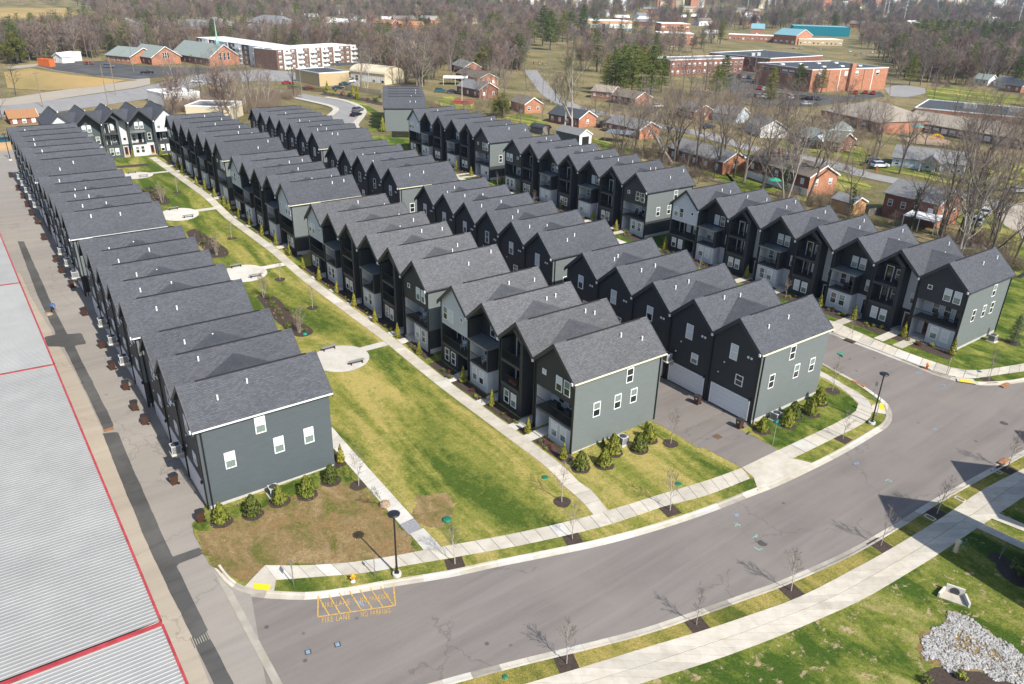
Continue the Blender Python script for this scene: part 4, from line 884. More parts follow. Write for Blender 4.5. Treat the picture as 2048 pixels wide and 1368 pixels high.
# ================================================================== the metal-roofed warehouse along the alley
def warehouse():
    root = empty('warehouse', W(90, 2), 0, 'long low warehouse with ribbed metal roof and red trim along the alley', 'warehouse')
    inv = Vector(root.location)
    def te(s): return 3.6 - .0101 * (s - 37.4)
    EH = 4.5; DEPTH_W = 34.0
    def zz(s): p = W(s, 3.2); return p.z + EH
    secs = []
    for (a, b, mat) in ((8, 41.8, 'metal_roof_new'), (42.3, 83.4, 'metal_roof'), (83.8, 110.6, 'metal_roof_new'), (111.0, 160, 'metal_roof')):
        z0, z1 = zz(a), zz(b); m = MB(); n = int((b - a) / .32); prof = []
        for i in range(n):
            for f, hgt in ((0, 0), (.52, 0), (.64, .03), (.86, .03)): prof.append((a + (b - a) * (i + f) / n, hgt))
        prof.append((b, 0)); vs = []
        for s, hgt in prof:
            z = z0 + (z1 - z0) * (s - a) / (b - a)
            for k in range(5):
                t = te(s) + .25 - DEPTH_W * k / 4; c = DV * t - DU * s; vs.append((c.x - inv.x, c.y - inv.y, z + hgt + (te(s) - t) * .035 - inv.z))
        m.add(vs, [(i * 5 + k, i * 5 + k + 1, i * 5 + 6 + k, i * 5 + 5 + k) for i in range(len(prof) - 1) for k in range(4)])
        o = m.obj('roof_panel', mat, root)
        if o.data.polygons[0].normal.z < 0: o.data.flip_normals()
        for nm, (q0, q1), w_, h_, mt in (('red_edge', (0, 0), .16, .1, 'red_trim'),):
            m = MB(); K = 8
            for i in range(K):
                sa, sb = a + (b - a) * i / K, a + (b - a) * (i + 1) / K
                pts = []
                for s in (sa, sb):
                    z = z0 + (z1 - z0) * (s - a) / (b - a)
                    for dt, dz in ((.20, -.22), (.36, -.22), (.36, .07), (.20, .07)):
                        c = DV * (te(s) + dt) - DU * s; pts.append((c.x - inv.x, c.y - inv.y, z + dz - inv.z))
                m.add(pts, [(0, 1, 5, 4), (1, 2, 6, 5), (2, 3, 7, 6), (3, 0, 4, 7)])
            m.obj('roof_edge', mt, root)
        m = MB(); pts = []
        for s in (b, b + (.26 if b < 50 else .05)):
            for t in (te(s) + .3, te(s) - DEPTH_W):
                for dz in (-.15, .12):
                    c = DV * t - DU * s; pts.append((c.x - inv.x, c.y - inv.y, z1 + dz + (te(s) - t) * .035 - inv.z))
        m.add(pts, [(0, 1, 3, 2), (4, 6, 7, 5), (1, 5, 7, 3), (0, 2, 6, 4), (0, 4, 5, 1), (2, 3, 7, 6)]); m.obj('ridge_trim', 'red_trim', root)
        m = MB(); pts = []
        for s in (a, b):
            for t in (te(s), te(s) - DEPTH_W + .4):
                c = DV * t - DU * s
                for z in (-2.5 + zz(s) - EH, zz(s) - .05): pts.append((c.x - inv.x, c.y - inv.y, z - inv.z))
        m.add(pts, [(0, 1, 5, 4), (2, 6, 7, 3), (0, 2, 3, 1), (4, 5, 7, 6)]); m.obj('wall', 'wall_white', root)
    return root
warehouse()
# the row outside the frame on the right whose gables shade the street
_t1 = at(1766, 995, -.1); _t2 = at(1911, 926, -.1)
_g = (_t2 - _t1); _g.z = 0; _sp = _g.length; _gx = _g.normalized()
_shift = Vector((SUN_AZ.x, SUN_AZ.y, 0)) * (HA * 1.16 + .2) / math.tan(SUN_EL)
for k in range(-0, 5):
    ap = _t1 + _gx * (_sp * k) + _shift                       # below the front end of the ridge
    xa = -_gx; yb = Vector((-xa.y, xa.x, 0))                  # fronts face the street
    o = ap - xa * (UW / 2)
    townhouse(Vector((o.x, o.y, hh(o.x, o.y) + .1)), math.atan2(xa.y, xa.x), 'a' if k == 0 else '2' if k % 2 else '3', 'townhouse right of the broad walk, %s from its open end' % ['first', 'second', 'third', 'fourth', 'fifth'][k], 'townhouses right of the broad walk', first=(k == 4), last=(k == 0), end_low=False, seed=600 + k).scale = (1, 1, 1.16)

# ================================================================== buildings behind
def building(name, label, cat, A, B, depth, h, wall, roofm, roof='gable', rise=2.2, wins=0, storeys=1, ewins=0, ov=.35, chim=None, door=None, win=(1.0, 1.3), sill=.9, endmat=None, trim='trim_white', base=None, group=None, fl=3.0, dz=0.0):
    a = at(A[0], A[1], GZ); b = at(B[0], B[1], GZ); z = min(a.z, b.z) + dz; d = b - a; d.z = 0; L = d.length; rz = math.atan2(d.y, d.x)
    p = empty(name, (a.x, a.y, z), rz, label, cat, group); w = MB(); W2 = depth
    if roof == 'gable':
        w.prism([(0, -1.5), (W2, -1.5), (W2, h), (W2 / 2, h + rise - .08), (0, h)], 'x', 0, L); w.obj('wall', wall, p)
        if endmat: MB().prism([(0.02, -1.5), (W2 - .02, -1.5), (W2 - .02, h), (W2 / 2, h + rise - .1), (.02, h)], 'x', L, L + .03).obj('gable_wall', endmat, p)
        s = rise / (W2 / 2); m = MB()
        m.prism([(-ov, h - s * ov - .02), (W2 / 2, h + rise - .02), (W2 / 2, h + rise + .14), (-ov, h - s * ov + .14)], 'x', -ov, L + ov); m.prism([(W2 / 2, h + rise - .02), (W2 + ov, h - s * ov - .02), (W2 + ov, h - s * ov + .14), (W2 / 2, h + rise + .14)], 'x', -ov, L + ov)
        m.obj('roof', roofm, p)
        MB().prism([(-ov, h - s * ov - .12), (W2 / 2, h + rise - .12), (W2 + ov, h - s * ov - .12), (W2 + ov, h - s * ov + .16), (W2 / 2, h + rise + .17), (-ov, h - s * ov + .16)], 'x', L + ov, L + ov + .06).obj('barge_board', trim, p)
    elif roof == 'front':                                   # gable towards the viewer
        w.prism([(0, -1.5), (L, -1.5), (L, h), (L / 2, h + rise - .08), (0, h)], 'y', 0, W2); w.obj('wall', wall, p)
        s = rise / (L / 2); m = MB()
        m.prism([(-ov, h - s * ov - .02), (L / 2, h + rise - .02), (L / 2, h + rise + .14), (-ov, h - s * ov + .14)], 'y', -ov, W2 + ov); m.prism([(L / 2, h + rise - .02), (L + ov, h - s * ov - .02), (L + ov, h - s * ov + .14), (L / 2, h + rise + .14)], 'y', -ov, W2 + ov)
        m.obj('roof', roofm, p)
        MB().prism([(-ov, h - s * ov - .12), (L / 2, h + rise - .12), (L + ov, h - s * ov - .12), (L + ov, h - s * ov + .16), (L / 2, h + rise + .17), (-ov, h - s * ov + .16)], 'y', -ov - .06, -ov).obj('barge_board', trim, p)
    elif roof == 'hip':
        w.box(0, L, 0, W2, -1.5, h); w.obj('wall', wall, p); m = MB(); e = W2 / 2
        m.add([(-ov, -ov, h), (L + ov, -ov, h), (L + ov, W2 + ov, h), (-ov, W2 + ov, h), (min(e, L * .45), W2 / 2, h + rise), (max(L - e, L * .55), W2 / 2, h + rise)], [(0, 1, 5, 4), (1, 2, 5), (2, 3, 4, 5), (3, 0, 4), (0, 3, 2, 1)]); m.obj('roof', roofm, p)
        MB().box(-ov, L + ov, -ov - .05, -ov, h - .2, h + .06).obj('gutter', trim, p)
    elif roof == 'arch':
        n = 12; pr = [(0, -1.5), (W2, -1.5), (W2, h)] + [(W2 / 2 + W2 / 2 * math.cos(math.pi * i / n), h + rise * math.sin(math.pi * i / n)) for i in range(1, n)] + [(0, h)]
        w.prism(pr, 'x', 0, L); w.obj('wall', wall, p); m = MB(); vs = []
        for x in (-.3, L + .3): vs += [(x, W2 / 2 + (W2 / 2 + .3) * math.cos(math.pi * i / n), h + (rise + .15) * math.sin(math.pi * i / n)) for i in range(n + 1)]
        m.add(vs, [(i, i + n + 1, i + n + 2, i + 1) for i in range(n)]); m.obj('roof', roofm, p)
    else:
        w.box(0, L, 0, W2, -1.5, h); w.obj('wall', wall, p); MB().box(.25, L - .25, .25, W2 - .25, h, h + .05).obj('roof', roofm, p)
        m = MB(); m.box(-.06, L + .06, -.06, .24, h - .02, h + .32); m.box(-.06, L + .06, W2 - .24, W2 + .06, h - .02, h + .32); m.box(-.06, .24, .24, W2 - .24, h - .02, h + .32); m.box(L - .24, L + .06, .24, W2 - .24, h - .02, h + .32); m.obj('parapet', trim, p)
    if base: MB().box(-.02, L + .02, -.03, W2 + .02, -1.5, base[1]).obj('base_wall', base[0], p)
    rn = random.Random(int(A[0] * 7 + A[1]))
    for s in range(storeys):
        for i in range(wins):
            if door is not None and s == 0 and i == door: add_door(p, L * (i + .5) / wins, -.002, .05, 1.0, 2.1, 'door_dark'); continue
            add_window(p, L * (i + .5) / wins, -.002, sill + s * fl, win[0], win[1], rnd=rn)
        for i in range(ewins): add_window(p, L + (.033 if endmat else .002), W2 * (i + .5) / ewins, sill + s * fl, win[0], win[1], math.pi / 2, rn)
    if roof == 'front' and wins:
        pass
    if chim: MB().box(-.45, .45, -.4, .4, -1, h + rise + 1.1 - 0).obj('chimney', 'brick_red', p, (L * chim, W2 * .5, 0))
    p['L'] = L
    return p
BR, BO, BB = 'brick_red', 'brick_orange', 'brick_brown'  # on red brick houses, orange gable ends have sunlight put into the colour
building('brick_house', 'brick ranch house with grey roof behind the leaning bare tree', 'house', (1335, 314), (1443, 349), 8, 3.0, BR, 'roof_grey', wins=5, ewins=1, rise=2.0, endmat=BO)
building('brick_house', 'brick house on a white painted basement behind the inner row', 'house', (1490, 353), (1613, 394), 8, 4.4, BR, 'roof_brown', wins=5, ewins=2, rise=2.1, endmat=BO, base=('wall_white', 1.7), sill=2.4, chim=.3)
building('brick_house', 'brick house with white patio awning near the right edge', 'house', (1761, 431), (1866, 458), 8.5, 4.8, BR, 'roof_grey', wins=4, ewins=2, rise=2.2, endmat=BO, sill=2.4)
h4 = building('brick_house', 'low brick house with pale green roof and white portico gable', 'house', (1589, 289), (1674, 305), 9, 2.8, BR, 'roof_green', wins=6, ewins=2, rise=2.0, door=3)
MB().prism([(-2.2, 2.5), (2.2, 2.5), (0, 4.0)], 'y', -1.8, 1.5).obj('portico_gable', 'wall_lightblue', h4, (h4['L'] * .55, 0, 0))
building('garage', 'pale garage with green roof behind the low brick house', 'garage', (1660, 276), (1702, 280), 8, 2.8, 'wall_white', 'roof_green', 'hip', 2.0)
h5 = building('white_house', 'long white house with grey roof and columned porch', 'house', (1782, 332), (1925, 353), 9, 2.8, 'wall_lightblue', 'roof_grey', wins=7, ewins=2, rise=2.3, door=4, endmat='wall_white')
MB().prism([(-2.6, 2.6), (2.6, 2.6), (0, 4.4)], 'y', -2.6, 3).obj('porch_roof', 'roof_grey', h5, (h5['L'] * .55, 0, 0))
for x in (-2.3, 2.3): MB().box(-.1, .1, -.1, .1, 0, 2.6).obj('porch_post', 'trim_white', h5, (h5['L'] * .55 + x, -2.4, 0))
building('white_house', 'small white house with white gable end behind bare trees', 'house', (1490, 260), (1520, 275), 8, 2.8, 'wall_white', 'roof_grey', wins=2, ewins=2, rise=2.2)
building('brick_house', 'small orange brick house with its gable towards the rows', 'house', (1049, 227), (1084, 225), 10, 3.0, BO, 'roof_brown', 'front', 2.0, wins=2)
building('brick_house', 'brick house with dark roof below the twin tall trees', 'house', (1097, 244), (1157, 256), 8, 2.8, BR, 'roof_black', wins=4, ewins=1, rise=2.0, endmat=BO)
sh = building('garden_shed', 'blue grey shed with white gable and open doorway', 'shed', (1112, 279), (1158, 290), 4.6, 2.6, 'slate', 'roof_grey', rise=1.3, endmat='wall_white', ov=.25)
MB().box(0, .04, -1.3, 1.3, 0, 2.1).obj('doorway', 'door_dark', sh, (sh['L'] + .03, 2.3, 0))
building('brick_house', 'brick house with a brown roof left of its white carport', 'house', (903, 141), (928, 148), 9, 3.0, BR, 'roof_grey', wins=2, ewins=2, rise=2.4, endmat=BO)
building('brick_house', 'brick house with long tan roof right of the sage block', 'house', (912, 159), (958, 172), 9, 3.0, BO, 'roof_brown', wins=4, ewins=2, rise=2.1)
building('brick_house', 'brick house with tall chimney and grey roof above red deck', 'house', (914, 188), (958, 197), 9, 3.2, BR, 'roof_grey', wins=3, ewins=2, rise=2.4, chim=.5)
building('brick_house', 'brown roofed brick house beneath the dark pine clump', 'house', (1222, 205), (1269, 213), 9, 2.8, BR, 'roof_brown', wins=4, ewins=1, rise=2.0, endmat=BO)
building('brick_house', 'orange brick house with a white carport left of the pine clump', 'house', (1182, 196), (1222, 200), 9, 2.8, BO, 'roof_tan', wins=3, rise=1.8)
building('brick_house', 'brick gable house right of the leaning tree by the street', 'house', (1352, 230), (1387, 241), 8, 2.8, BR, 'roof_grey', wins=3, ewins=1, rise=2.0, endmat=BO)
building('white_house', 'pale blue house with white porch behind bare branches', 'house', (1424, 241), (1472, 248), 8, 2.8, 'wall_lightblue', 'roof_grey', wins=4, rise=2.0)
building('brick_house', 'grey roofed brick house behind the metal carport', 'house', (1212, 263), (1278, 279), 8, 2.8, BR, 'roof_grey', wins=4, ewins=1, rise=1.9, endmat=BO)
building('garden_shed', 'tan wooden shed under the ivy-clad tree', 'shed', (1660, 418), (1701, 431), 4.5, 2.4, 'wall_tan', 'roof_grey', rise=1.0, ov=.25)
building('garden_shed', 'round-roofed dark shed beside the row across the street', 'shed', (1062, 264), (1085, 270), 3, 1.6, 'wood_grey', 'roof_black', 'arch', 1.0)
# school and other large buildings on the right
gym = building('school_gym', 'tall orange brick school gymnasium with flat grey roof and chimney', 'school', (1617, 185), (1768, 178), 34, 9.2, BO, 'roof_black', 'flat', wins=0)
L = gym['L']
for x in (.1, .44, .58, .86): add_window(gym, L * x, -.002, 6.4, 2.0, 2.0)
for x in (.22, .36, .68, .8): MB().box(-.15, .15, -.12, 0, 0, 9.1).obj('pilaster', 'trim_white' if x in (.36, .8) else BR, gym, (L * x, 0, 0))
MB().box(-1.3, 1.3, -1.4, 0, 0, 11.6).obj('chimney', BO, gym, (L * .5, 0, 0))
for i in range(8): MB().box(-1.0, 1.0, -.8, .8, 0, .45).obj('skylight', 'roof_white', gym, (L * (.12 + .24 * (i % 4)), 10 + 14 * (i // 4), 9.25))
for i in range(7): add_window(gym, -.002, 3 + i * 4.3, 6.6, 3.2, 1.5, -math.pi / 2)
s2 = building('school_wing', 'dark brick school wing with grey flat roof behind the gymnasium', 'school', (1536, 148), (1640, 140), 40, 7.6, BR, 'roof_black', 'flat')
for i in range(2): MB().box(-1.5, 1.5, -1, 1, 0, 1.6).obj('roof_unit', 'ac_grey', s2, (6 + 5 * i, 16, 7.65))
building('school_wing', 'two storey brick school wing with rows of windows', 'school', (1338, 152), (1484, 146), 16, 7.4, BR, 'roof_grey', 'flat', wins=14, storeys=2, win=(1.6, 1.6), fl=3.5)
e1 = building('school_building', 'long low brick school with tan roof beside the playground', 'school', (1800, 256), (2075, 306), 15, 3.0, BB, 'roof_tan', wins=16, rise=2.6, win=(1.8, 1.4))
building('school_building', 'broad tan hipped roof school hall behind bare shrubs', 'school', (1640, 236), (1757, 268), 22, 3.6, BO, 'roof_tan', 'hip', 4.2, wins=6, win=(1.8, 1.4))
e3 = building('school_building', 'low school wing with black flat roof and roof units', 'school', (1826, 233), (2080, 262), 30, 3.6, BO, 'roof_black', 'flat', wins=14, win=(1.6, 1.4))
for x, y in ((16, 14), (30, 16)): MB().box(-2, 2, -1.2, 1.2, 0, 1.6).obj('roof_unit', 'ac_grey', e3, (x, y, 3.65))
building('library', 'flat roofed library with tall glass front beside the pines', 'library', (1173, 67), (1262, 68), 30, 11, 'wall_tan', 'roof_white', 'flat', wins=12, storeys=1, win=(4.0, 7.0), sill=1.5)
building('brick_school', 'stepped orange brick school with white flat roofs', 'school', (1314, 90), (1386, 92), 25, 8.5, BO, 'roof_white', 'flat', wins=7, storeys=2, win=(2, 1.8), fl=4.0)
building('brick_school', 'upper block of the stepped orange brick school', 'school', (1320, 74), (1378, 75), 25, 11, BO, 'roof_white', 'flat', wins=6, storeys=1, win=(2.4, 2), sill=7)
building('teal_hall', 'long teal-walled flat hall beyond the school', 'hall', (1584, 70), (1698, 74), 40, 8, 'teal_wall', 'roof_teal', 'flat', trim='teal_wall')
building('gabled_school', 'brick school block with teal gabled roof', 'school', (1545, 86), (1590, 90), 22, 7, BO, 'roof_teal', wins=4, ewins=2, rise=4.5, win=(2, 2))
building('gabled_school', 'smaller teal roofed brick school block behind', 'school', (1500, 72), (1526, 73), 18, 6.5, BO, 'roof_teal', wins=3, ewins=1, rise=4, win=(2, 2))
building('school_arcade', 'low white roofed school arcade with yellow wall', 'school', (1596, 90), (1684, 92), 14, 4.5, 'wall_yellow', 'roof_white', 'flat', wins=10, win=(1.6, 1.6))
building('school_arcade', 'white roofed low brick link left of the teal gables', 'school', (1455, 80), (1545, 84), 14, 4.5, BO, 'roof_white', 'flat', wins=10, win=(1.6, 1.6))
building('far_store', 'pale roofed far store at the right edge', 'store', (1945, 114), (2075, 118), 40, 6, 'wall_tan', 'roof_white', 'flat')
for i, (A, B, wm, rm, lb) in enumerate([((1985, 172), (2012, 178), 'wall_white', 'roof_grey', 'white cottage beyond the meadow at right'), ((1944, 168), (1974, 172), 'wall_white', 'roof_green', 'pale cottage with green roof beyond the meadow'), ((2008, 182), (2040, 186), BO, 'roof_black', 'orange brick cottage with black roof beyond the meadow')]):
    building('cottage', lb, 'house', A, B, 8, 2.8, wm, rm, wins=2, ewins=1, rise=2.2)
# church on the left
c2 = building('church', 'large grey green roofed brick church hall with lancet gable', 'church', (345, 121), (420, 132), 17, 3.8, BR, 'roof_green', wins=7, rise=5.8, endmat=BO, ov=.6)
for k in (-2.2, 0, 2.2): add_window(c2, c2['L'] + .035, 8.5 + k, 2.4, 1.2, 3.6, math.pi / 2, blind=.9)
sp = MB(); sp.lathe([(1.0, 0), (1.0, 2.2), (.5, 3.2), (.05, 13)], 6); sp.obj('spire', 'spire_green', c2, (c2['L'] * .86, 8.5, 9.0))
c1 = building('church', 'brick church chapel with arched gable window and white trim', 'church', (262, 123), (305, 130), 15, 3.6, BR, 'roof_green', wins=4, rise=4.6, endmat=BO, ov=.6)
for k in (-1.2, 0, 1.2): add_window(c1, c1['L'] + .035, 7.5 + k, 2.8, 1.0, 2.8, math.pi / 2, blind=.9)
building('church', 'low blue roofed brick church wing at the car park', 'church', (214, 123), (262, 128), 16, 3.4, BO, 'roof_green', wins=5, rise=3.6, ov=.6)
building('church_link', 'white flat entrance canopy between the church gables', 'canopy', (338, 120), (372, 124), 6, 4.2, 'wall_white', 'roof_white', 'flat')
# apartments
def apartments(A, B, depth, h, label, bays):
    p = building('apartment_block', label, 'apartments', A, B, depth, h, BB, 'roof_white', 'flat'); L = p['L']; n = len(bays); rn = random.Random(3)
    for i, k in enumerate(bays):
        x0, x1 = L * i / n + .05, L * (i + 1) / n - .05
        mat = {'b': BB, 'w': 'wall_white', 'l': 'wall_lightblue', 'd': 'charcoal'}[k]
        o = MB().box(x0, x1, -.5 if k != 'b' else -.15, -.001, -1, h + (.5 if k == 'w' else .15)).obj('bay_wall', mat, p)
        for f in range(4):
            add_window(p, (x0 + x1) / 2, -.51 if k != 'b' else -.16, 0.7 + f * 2.3, min(1.5, (x1 - x0) * .4), 1.25, rnd=rn)
            if k == 'w':
                MB().box(x0 + .3, x1 - .3, -1.7, -.5, .3 + f * 2.3, .45 + f * 2.3).obj('balcony', 'trim_white', p); MB().box(x0 + .3, x1 - .3, -1.7, -1.64, .45 + f * 2.3, 1.15 + f * 2.3).obj('railing', 'trim_white', p)
    return p
apartments((398, 112), (549, 140), 17, 9.4, 'left wing of the white roofed apartment block', 'bwbllbwdlwb')
apartments((556, 141), (713, 128), 17, 9.1, 'right wing of the white roofed apartment block', 'bwbwbwbwbwbbw')
building('shop', 'yellow walled flat shop with blue roof by the fence', 'shop', (592, 163), (640, 173), 14, 5, 'wall_yellow', 'roof_black', 'flat', endmat=None)
building('shop', 'cream shop with curved roof and glass front', 'shop', (702, 162), (770, 170), 12, 4.2, 'wall_cream', 'wall_cream', 'arch', 2.6, wins=8, win=(1.8, 2.2), sill=.6)
building('filling_station', 'white petrol station canopy beyond the big bare trees', 'canopy', (738, 92), (776, 94), 12, 5.5, 'wall_white', 'roof_white', 'flat')
building('container_office', 'white flat roofed workshop behind the middle rows', 'workshop', (374, 240), (462, 242), 12, 4.0, 'wall_cream', 'asphalt_far', 'flat')
building('white_shop', 'white walled building behind the bare tree clump', 'shop', (332, 212), (402, 206), 14, 3.6, 'wall_white', 'roof_white', 'flat', wins=3)
building('bungalow', 'brick bungalow with bright orange roof behind the left row', 'house', (22, 250), (78, 246), 9, 2.4, BR, 'roof_orange', wins=3, rise=1.6, dz=-.6)
ct = building('container', 'orange shipping container on the gravel lot', 'container', (77, 132), (100, 134), 3.0, 3.0, 'container_orange', 'container_orange', 'flat', trim='container_orange')
for i in range(12): MB().box(0, .12, -.1, -.061, .1, 2.8).obj('corrugation_rib', 'container_orange', ct, (ct['L'] * (i + .4) / 12, 0, 0))
building('white_cabin', 'white gabled cabin beside the orange container', 'cabin', (108, 125), (126, 127), 6, 3.0, 'wall_white', 'roof_white', 'front', 1.6, wins=2)
building('white_cabin', 'white flat roofed cabin with dark doors near the wood', 'cabin', (128, 122), (147, 123), 6, 4.0, 'wall_white', 'roof_grey', 'flat', wins=3, win=(1.2, 2.2), sill=.1)
for i, (A, B, dp) in enumerate([((255, 66), (300, 64), 25), ((316, 66), (420, 70), 30), ((440, 62), (480, 60), 30), ((455, 76), (560, 78), 30), ((490, 52), (560, 58), 25)]):
    building('care_home', 'grey hipped roof of the care home, %s from the left' % ORD[i] if i else 'leftmost grey hipped roof of the care home', 'building', A, B, dp, 4, BO, 'roof_grey', 'hip', 6)
for i, (A, B, wm, rm, lb) in enumerate([((800, 64), (848, 64), BO, 'roof_orange', 'orange brick house on the far slope beside dark evergreens'), ((742, 58), (784, 60), BR, 'roof_orange', 'orange roofed brick house left on the far slope'), ((660, 58), (728, 60), 'wall_cream', 'roof_white', 'cream flat building on the far slope'), ((788, 50), (830, 50), BR, 'roof_brown', 'brown roofed house behind the orange brick one'), ((862, 52), (885, 52), BO, 'roof_tan', 'tan roofed house right of the dark evergreens')]):
    building('far_house', lb, 'house', A, B, 12, 5.5, wm, rm, wins=4, ewins=1, rise=3, win=(1.4, 1.6))
# carports, awnings, deck, fences
def canopy(name, label, A, B, depth, h, mat, post='trim_white', tilt=.3):
    a = at(*A, GZ); b = at(*B, GZ); d = b - a; d.z = 0; Lc = d.length; p = empty(name, a, math.atan2(d.y, d.x), label, 'carport')
    MB().add([(0, 0, h), (Lc, 0, h), (Lc, depth, h + tilt), (0, depth, h + tilt), (0, 0, h + .12), (Lc, 0, h + .12), (Lc, depth, h + .12 + tilt), (0, depth, h + .12 + tilt)], [(0, 3, 2, 1), (4, 5, 6, 7), (0, 1, 5, 4), (1, 2, 6, 5), (2, 3, 7, 6), (3, 0, 4, 7)]).obj('roof', mat, p)
    for x in (.15, Lc * .5, Lc - .15): MB().box(-.06, .06, .1, .22, -.3, h).obj('post', post, p, (x, 0, 0))
    return p
canopy('patio_awning', 'white metal awning on posts in front of the right brick house', (1800, 455), (1866, 470), 4.5, 2.4, 'roof_white')
canopy('carport', 'flat metal carport cluttered with tools behind the inner row', (1208, 283), (1258, 288), 5, 2.4, 'canopy_metal', 'wood_grey')
canopy('carport', 'white carport roof left of the tan roofed brick house', (886, 170), (935, 171), 7, 2.8, 'roof_white')
canopy('carport', 'dark shop canopy beside the curved roof shop', (668, 152), (735, 150), 8, 4.5, 'roof_black', 'wood_grey')
def board_fence(label, pts, h, mat, step=.22, px=True):
    P = resample([Vector((p.x, p.y, 0)) for p in (px_line(pts, GZ) if px else st_line(pts))], step); r = empty('board_fence', (P[0].x, P[0].y, hh(P[0].x, P[0].y)), 0, label, 'fence'); o = r.location
    bd = MB().box(-.095, .095, -.012, .012, -.2, h).mesh('fence_board', mat)
    for a, b in list(zip(P, P[1:]))[:300]:
        d = b - a; c = (a + b) / 2; link('fence_board', bd, r, (c.x - o.x, c.y - o.y, hh(c.x, c.y) + GZ - o.z + random.uniform(-.03, .03)), math.atan2(d.y, d.x))
    return r
board_fence('pale wooden board fence at the left edge', [(-8, 303), (25, 300)], 2.0, 'wood_fence')
board_fence('dark board fence on the retaining edge beside the sage block', [(784, 276), (818, 277)], 1.9, 'rail_black')
board_fence('grey board fence along the grass above the curved road', [(690, 180), (762, 190)], 1.8, 'wood_grey', .3)
board_fence('low dark fence behind the right brick houses', [(1735, 432), (1765, 428)], 1.5, 'wood_grey')
board_fence('dark railing fence beside the yellow shop', [(575, 178), (660, 186)], 1.5, 'rail_black', .4)
dk = building('deck', 'red painted timber deck behind the chimney house', 'deck', (905, 208), (938, 210), 5, 1.0, 'deck_red', 'deck_red', 'flat', trim='deck_red')
for _o in list(SC.objects):
    if 'L' in _o: del _o['L']
# ================================================================== small things round the houses
def base(px, py, dz=0.0): return at(px, py, dz)
def nth(i): return ORD[i]
# ---- street lamps
def lamp_meshes():
    pole = MB().tube((0, 0, .25), (0, 0, 5.75), .085, .06, 8).tube((0, 0, .25), (0, 0, .9), .12, .10, 8).mesh('pole', 'black_metal')
    foot = MB().lathe([(.36, -.3), (.36, .22), (.33, .27)], 14).mesh('footing', 'concrete_new')
    plate = MB().box(-.17, .17, -.17, .17, .271, .31).mesh('base_plate', 'black_metal')
    head = MB().lathe([(.10, 5.62), (.14, 5.78), (.46, 5.82), (.48, 5.88), (.40, 5.94), (.06, 5.98)], 20).mesh('lamp_head', 'black_metal', smooth=True)
    glass = MB().lathe([(.36, 5.795), (.36, 5.815)], 16).mesh('lamp_lens', 'lamp_glass')
    return (('pole', pole), ('footing', foot), ('base_plate', plate), ('lamp_head', head), ('lamp_lens', glass))
LM = lamp_meshes()
for (x, y), lb in (((794, 1150), 'black lamp post with round head beside the bare dirt lot'), ((1743, 847), 'black lamp post with round head on the curved corner'), ((21, 320), 'black lamp post with round head at the far left fence')):
    r = empty('street_lamp', base(x, y), 0, lb, 'street lamp', 'black street lamps')
    for n, d in LM: link(n, d, r)
# ---- fire hydrants
def hydrant(px, py, cap, body, foot, lb):
    r = empty('fire_hydrant', base(px, py), .6, lb, 'hydrant')
    MB().lathe([(.17, -.1), (.17, .05), (.13, .07), (.12, .32)], 12).obj('base', foot, r)
    MB().lathe([(.13, .32), (.13, .52), (.15, .53), (.15, .57)], 12).obj('barrel', body, r)
    MB().lathe([(.15, .57), (.14, .66), (.09, .74), (.04, .76), (.04, .81)], 12).obj('bonnet', cap, r)
    for a in (0, math.pi): MB().tube((math.cos(a) * .1, math.sin(a) * .1, .45), (math.cos(a) * .22, math.sin(a) * .22, .45), .06, .06, 8).obj('outlet', cap, r)
    MB().tube((0, -.1, .42), (0, -.25, .42), .085, .085, 8).obj('front_outlet', cap, r)
hydrant(706, 1163, 'hydrant_orange', 'hydrant_orange', 'white_paint', 'orange capped hydrant with white base beside the dirt lot')
hydrant(1853, 737, 'hydrant_orange', 'hydrant_red', 'hydrant_red', 'red and orange hydrant on the verge by the corner house')
hydrant(1752, 343, 'hydrant_red', 'hydrant_red', 'hydrant_red', 'small red hydrant beside the white car by the brick houses')
# ---- signs
def sign(px, py, h, lb, plates=(), rz=0.0, mat='steel'):
    r = empty('sign_post', base(px, py), rz, lb, 'sign'); MB().box(-.03, .03, -.02, .02, -.3, h).obj('post', mat, r)
    for (w, z0, z1, a, m) in plates: MB().box(-w / 2, w / 2, -.008, .008, z0, z1).obj('sign_plate', m, r, (0, 0, 0), a)
    return r
sign(1671, 750, 3.0, 'green street name sign on a tall post by the corner house', ((.9, 2.75, 2.98, .5, 'teal_sign'), (.9, 2.5, 2.72, 1.9, 'teal_sign')), 0)
sign(1545, 891, 2.9, 'green street name sign beside the alley driveway', ((.9, 2.45, 2.68, 2.2, 'teal_sign'), (.8, 2.7, 2.9, .9, 'teal_sign')), 0)
sign(588, 1172, 2.5, 'thin sign post by the yellow ramp panel', ((.45, 1.9, 2.5, 1.62, 'steel'),), 0)
sign(750, 1153, 2.0, 'thin sign post between hydrant and lamp post', ((.3, 1.6, 2.0, 1.62, 'steel'),), 0)
sign(1746, 799, 2.2, 'grey post on the verge near the corner ramp', ((.3, 1.7, 2.2, 2.4, 'steel'),), 0)
sign(1752, 832, 2.6, 'second grey post behind the corner lamp', ((.3, 2.1, 2.6, .9, 'steel'),), 0)
sign(1892, 751, 2.3, 'slim post with small flag by the corner house lawn', ((.3, 1.8, 2.3, 1.2, 'cloth_white'),), 0)
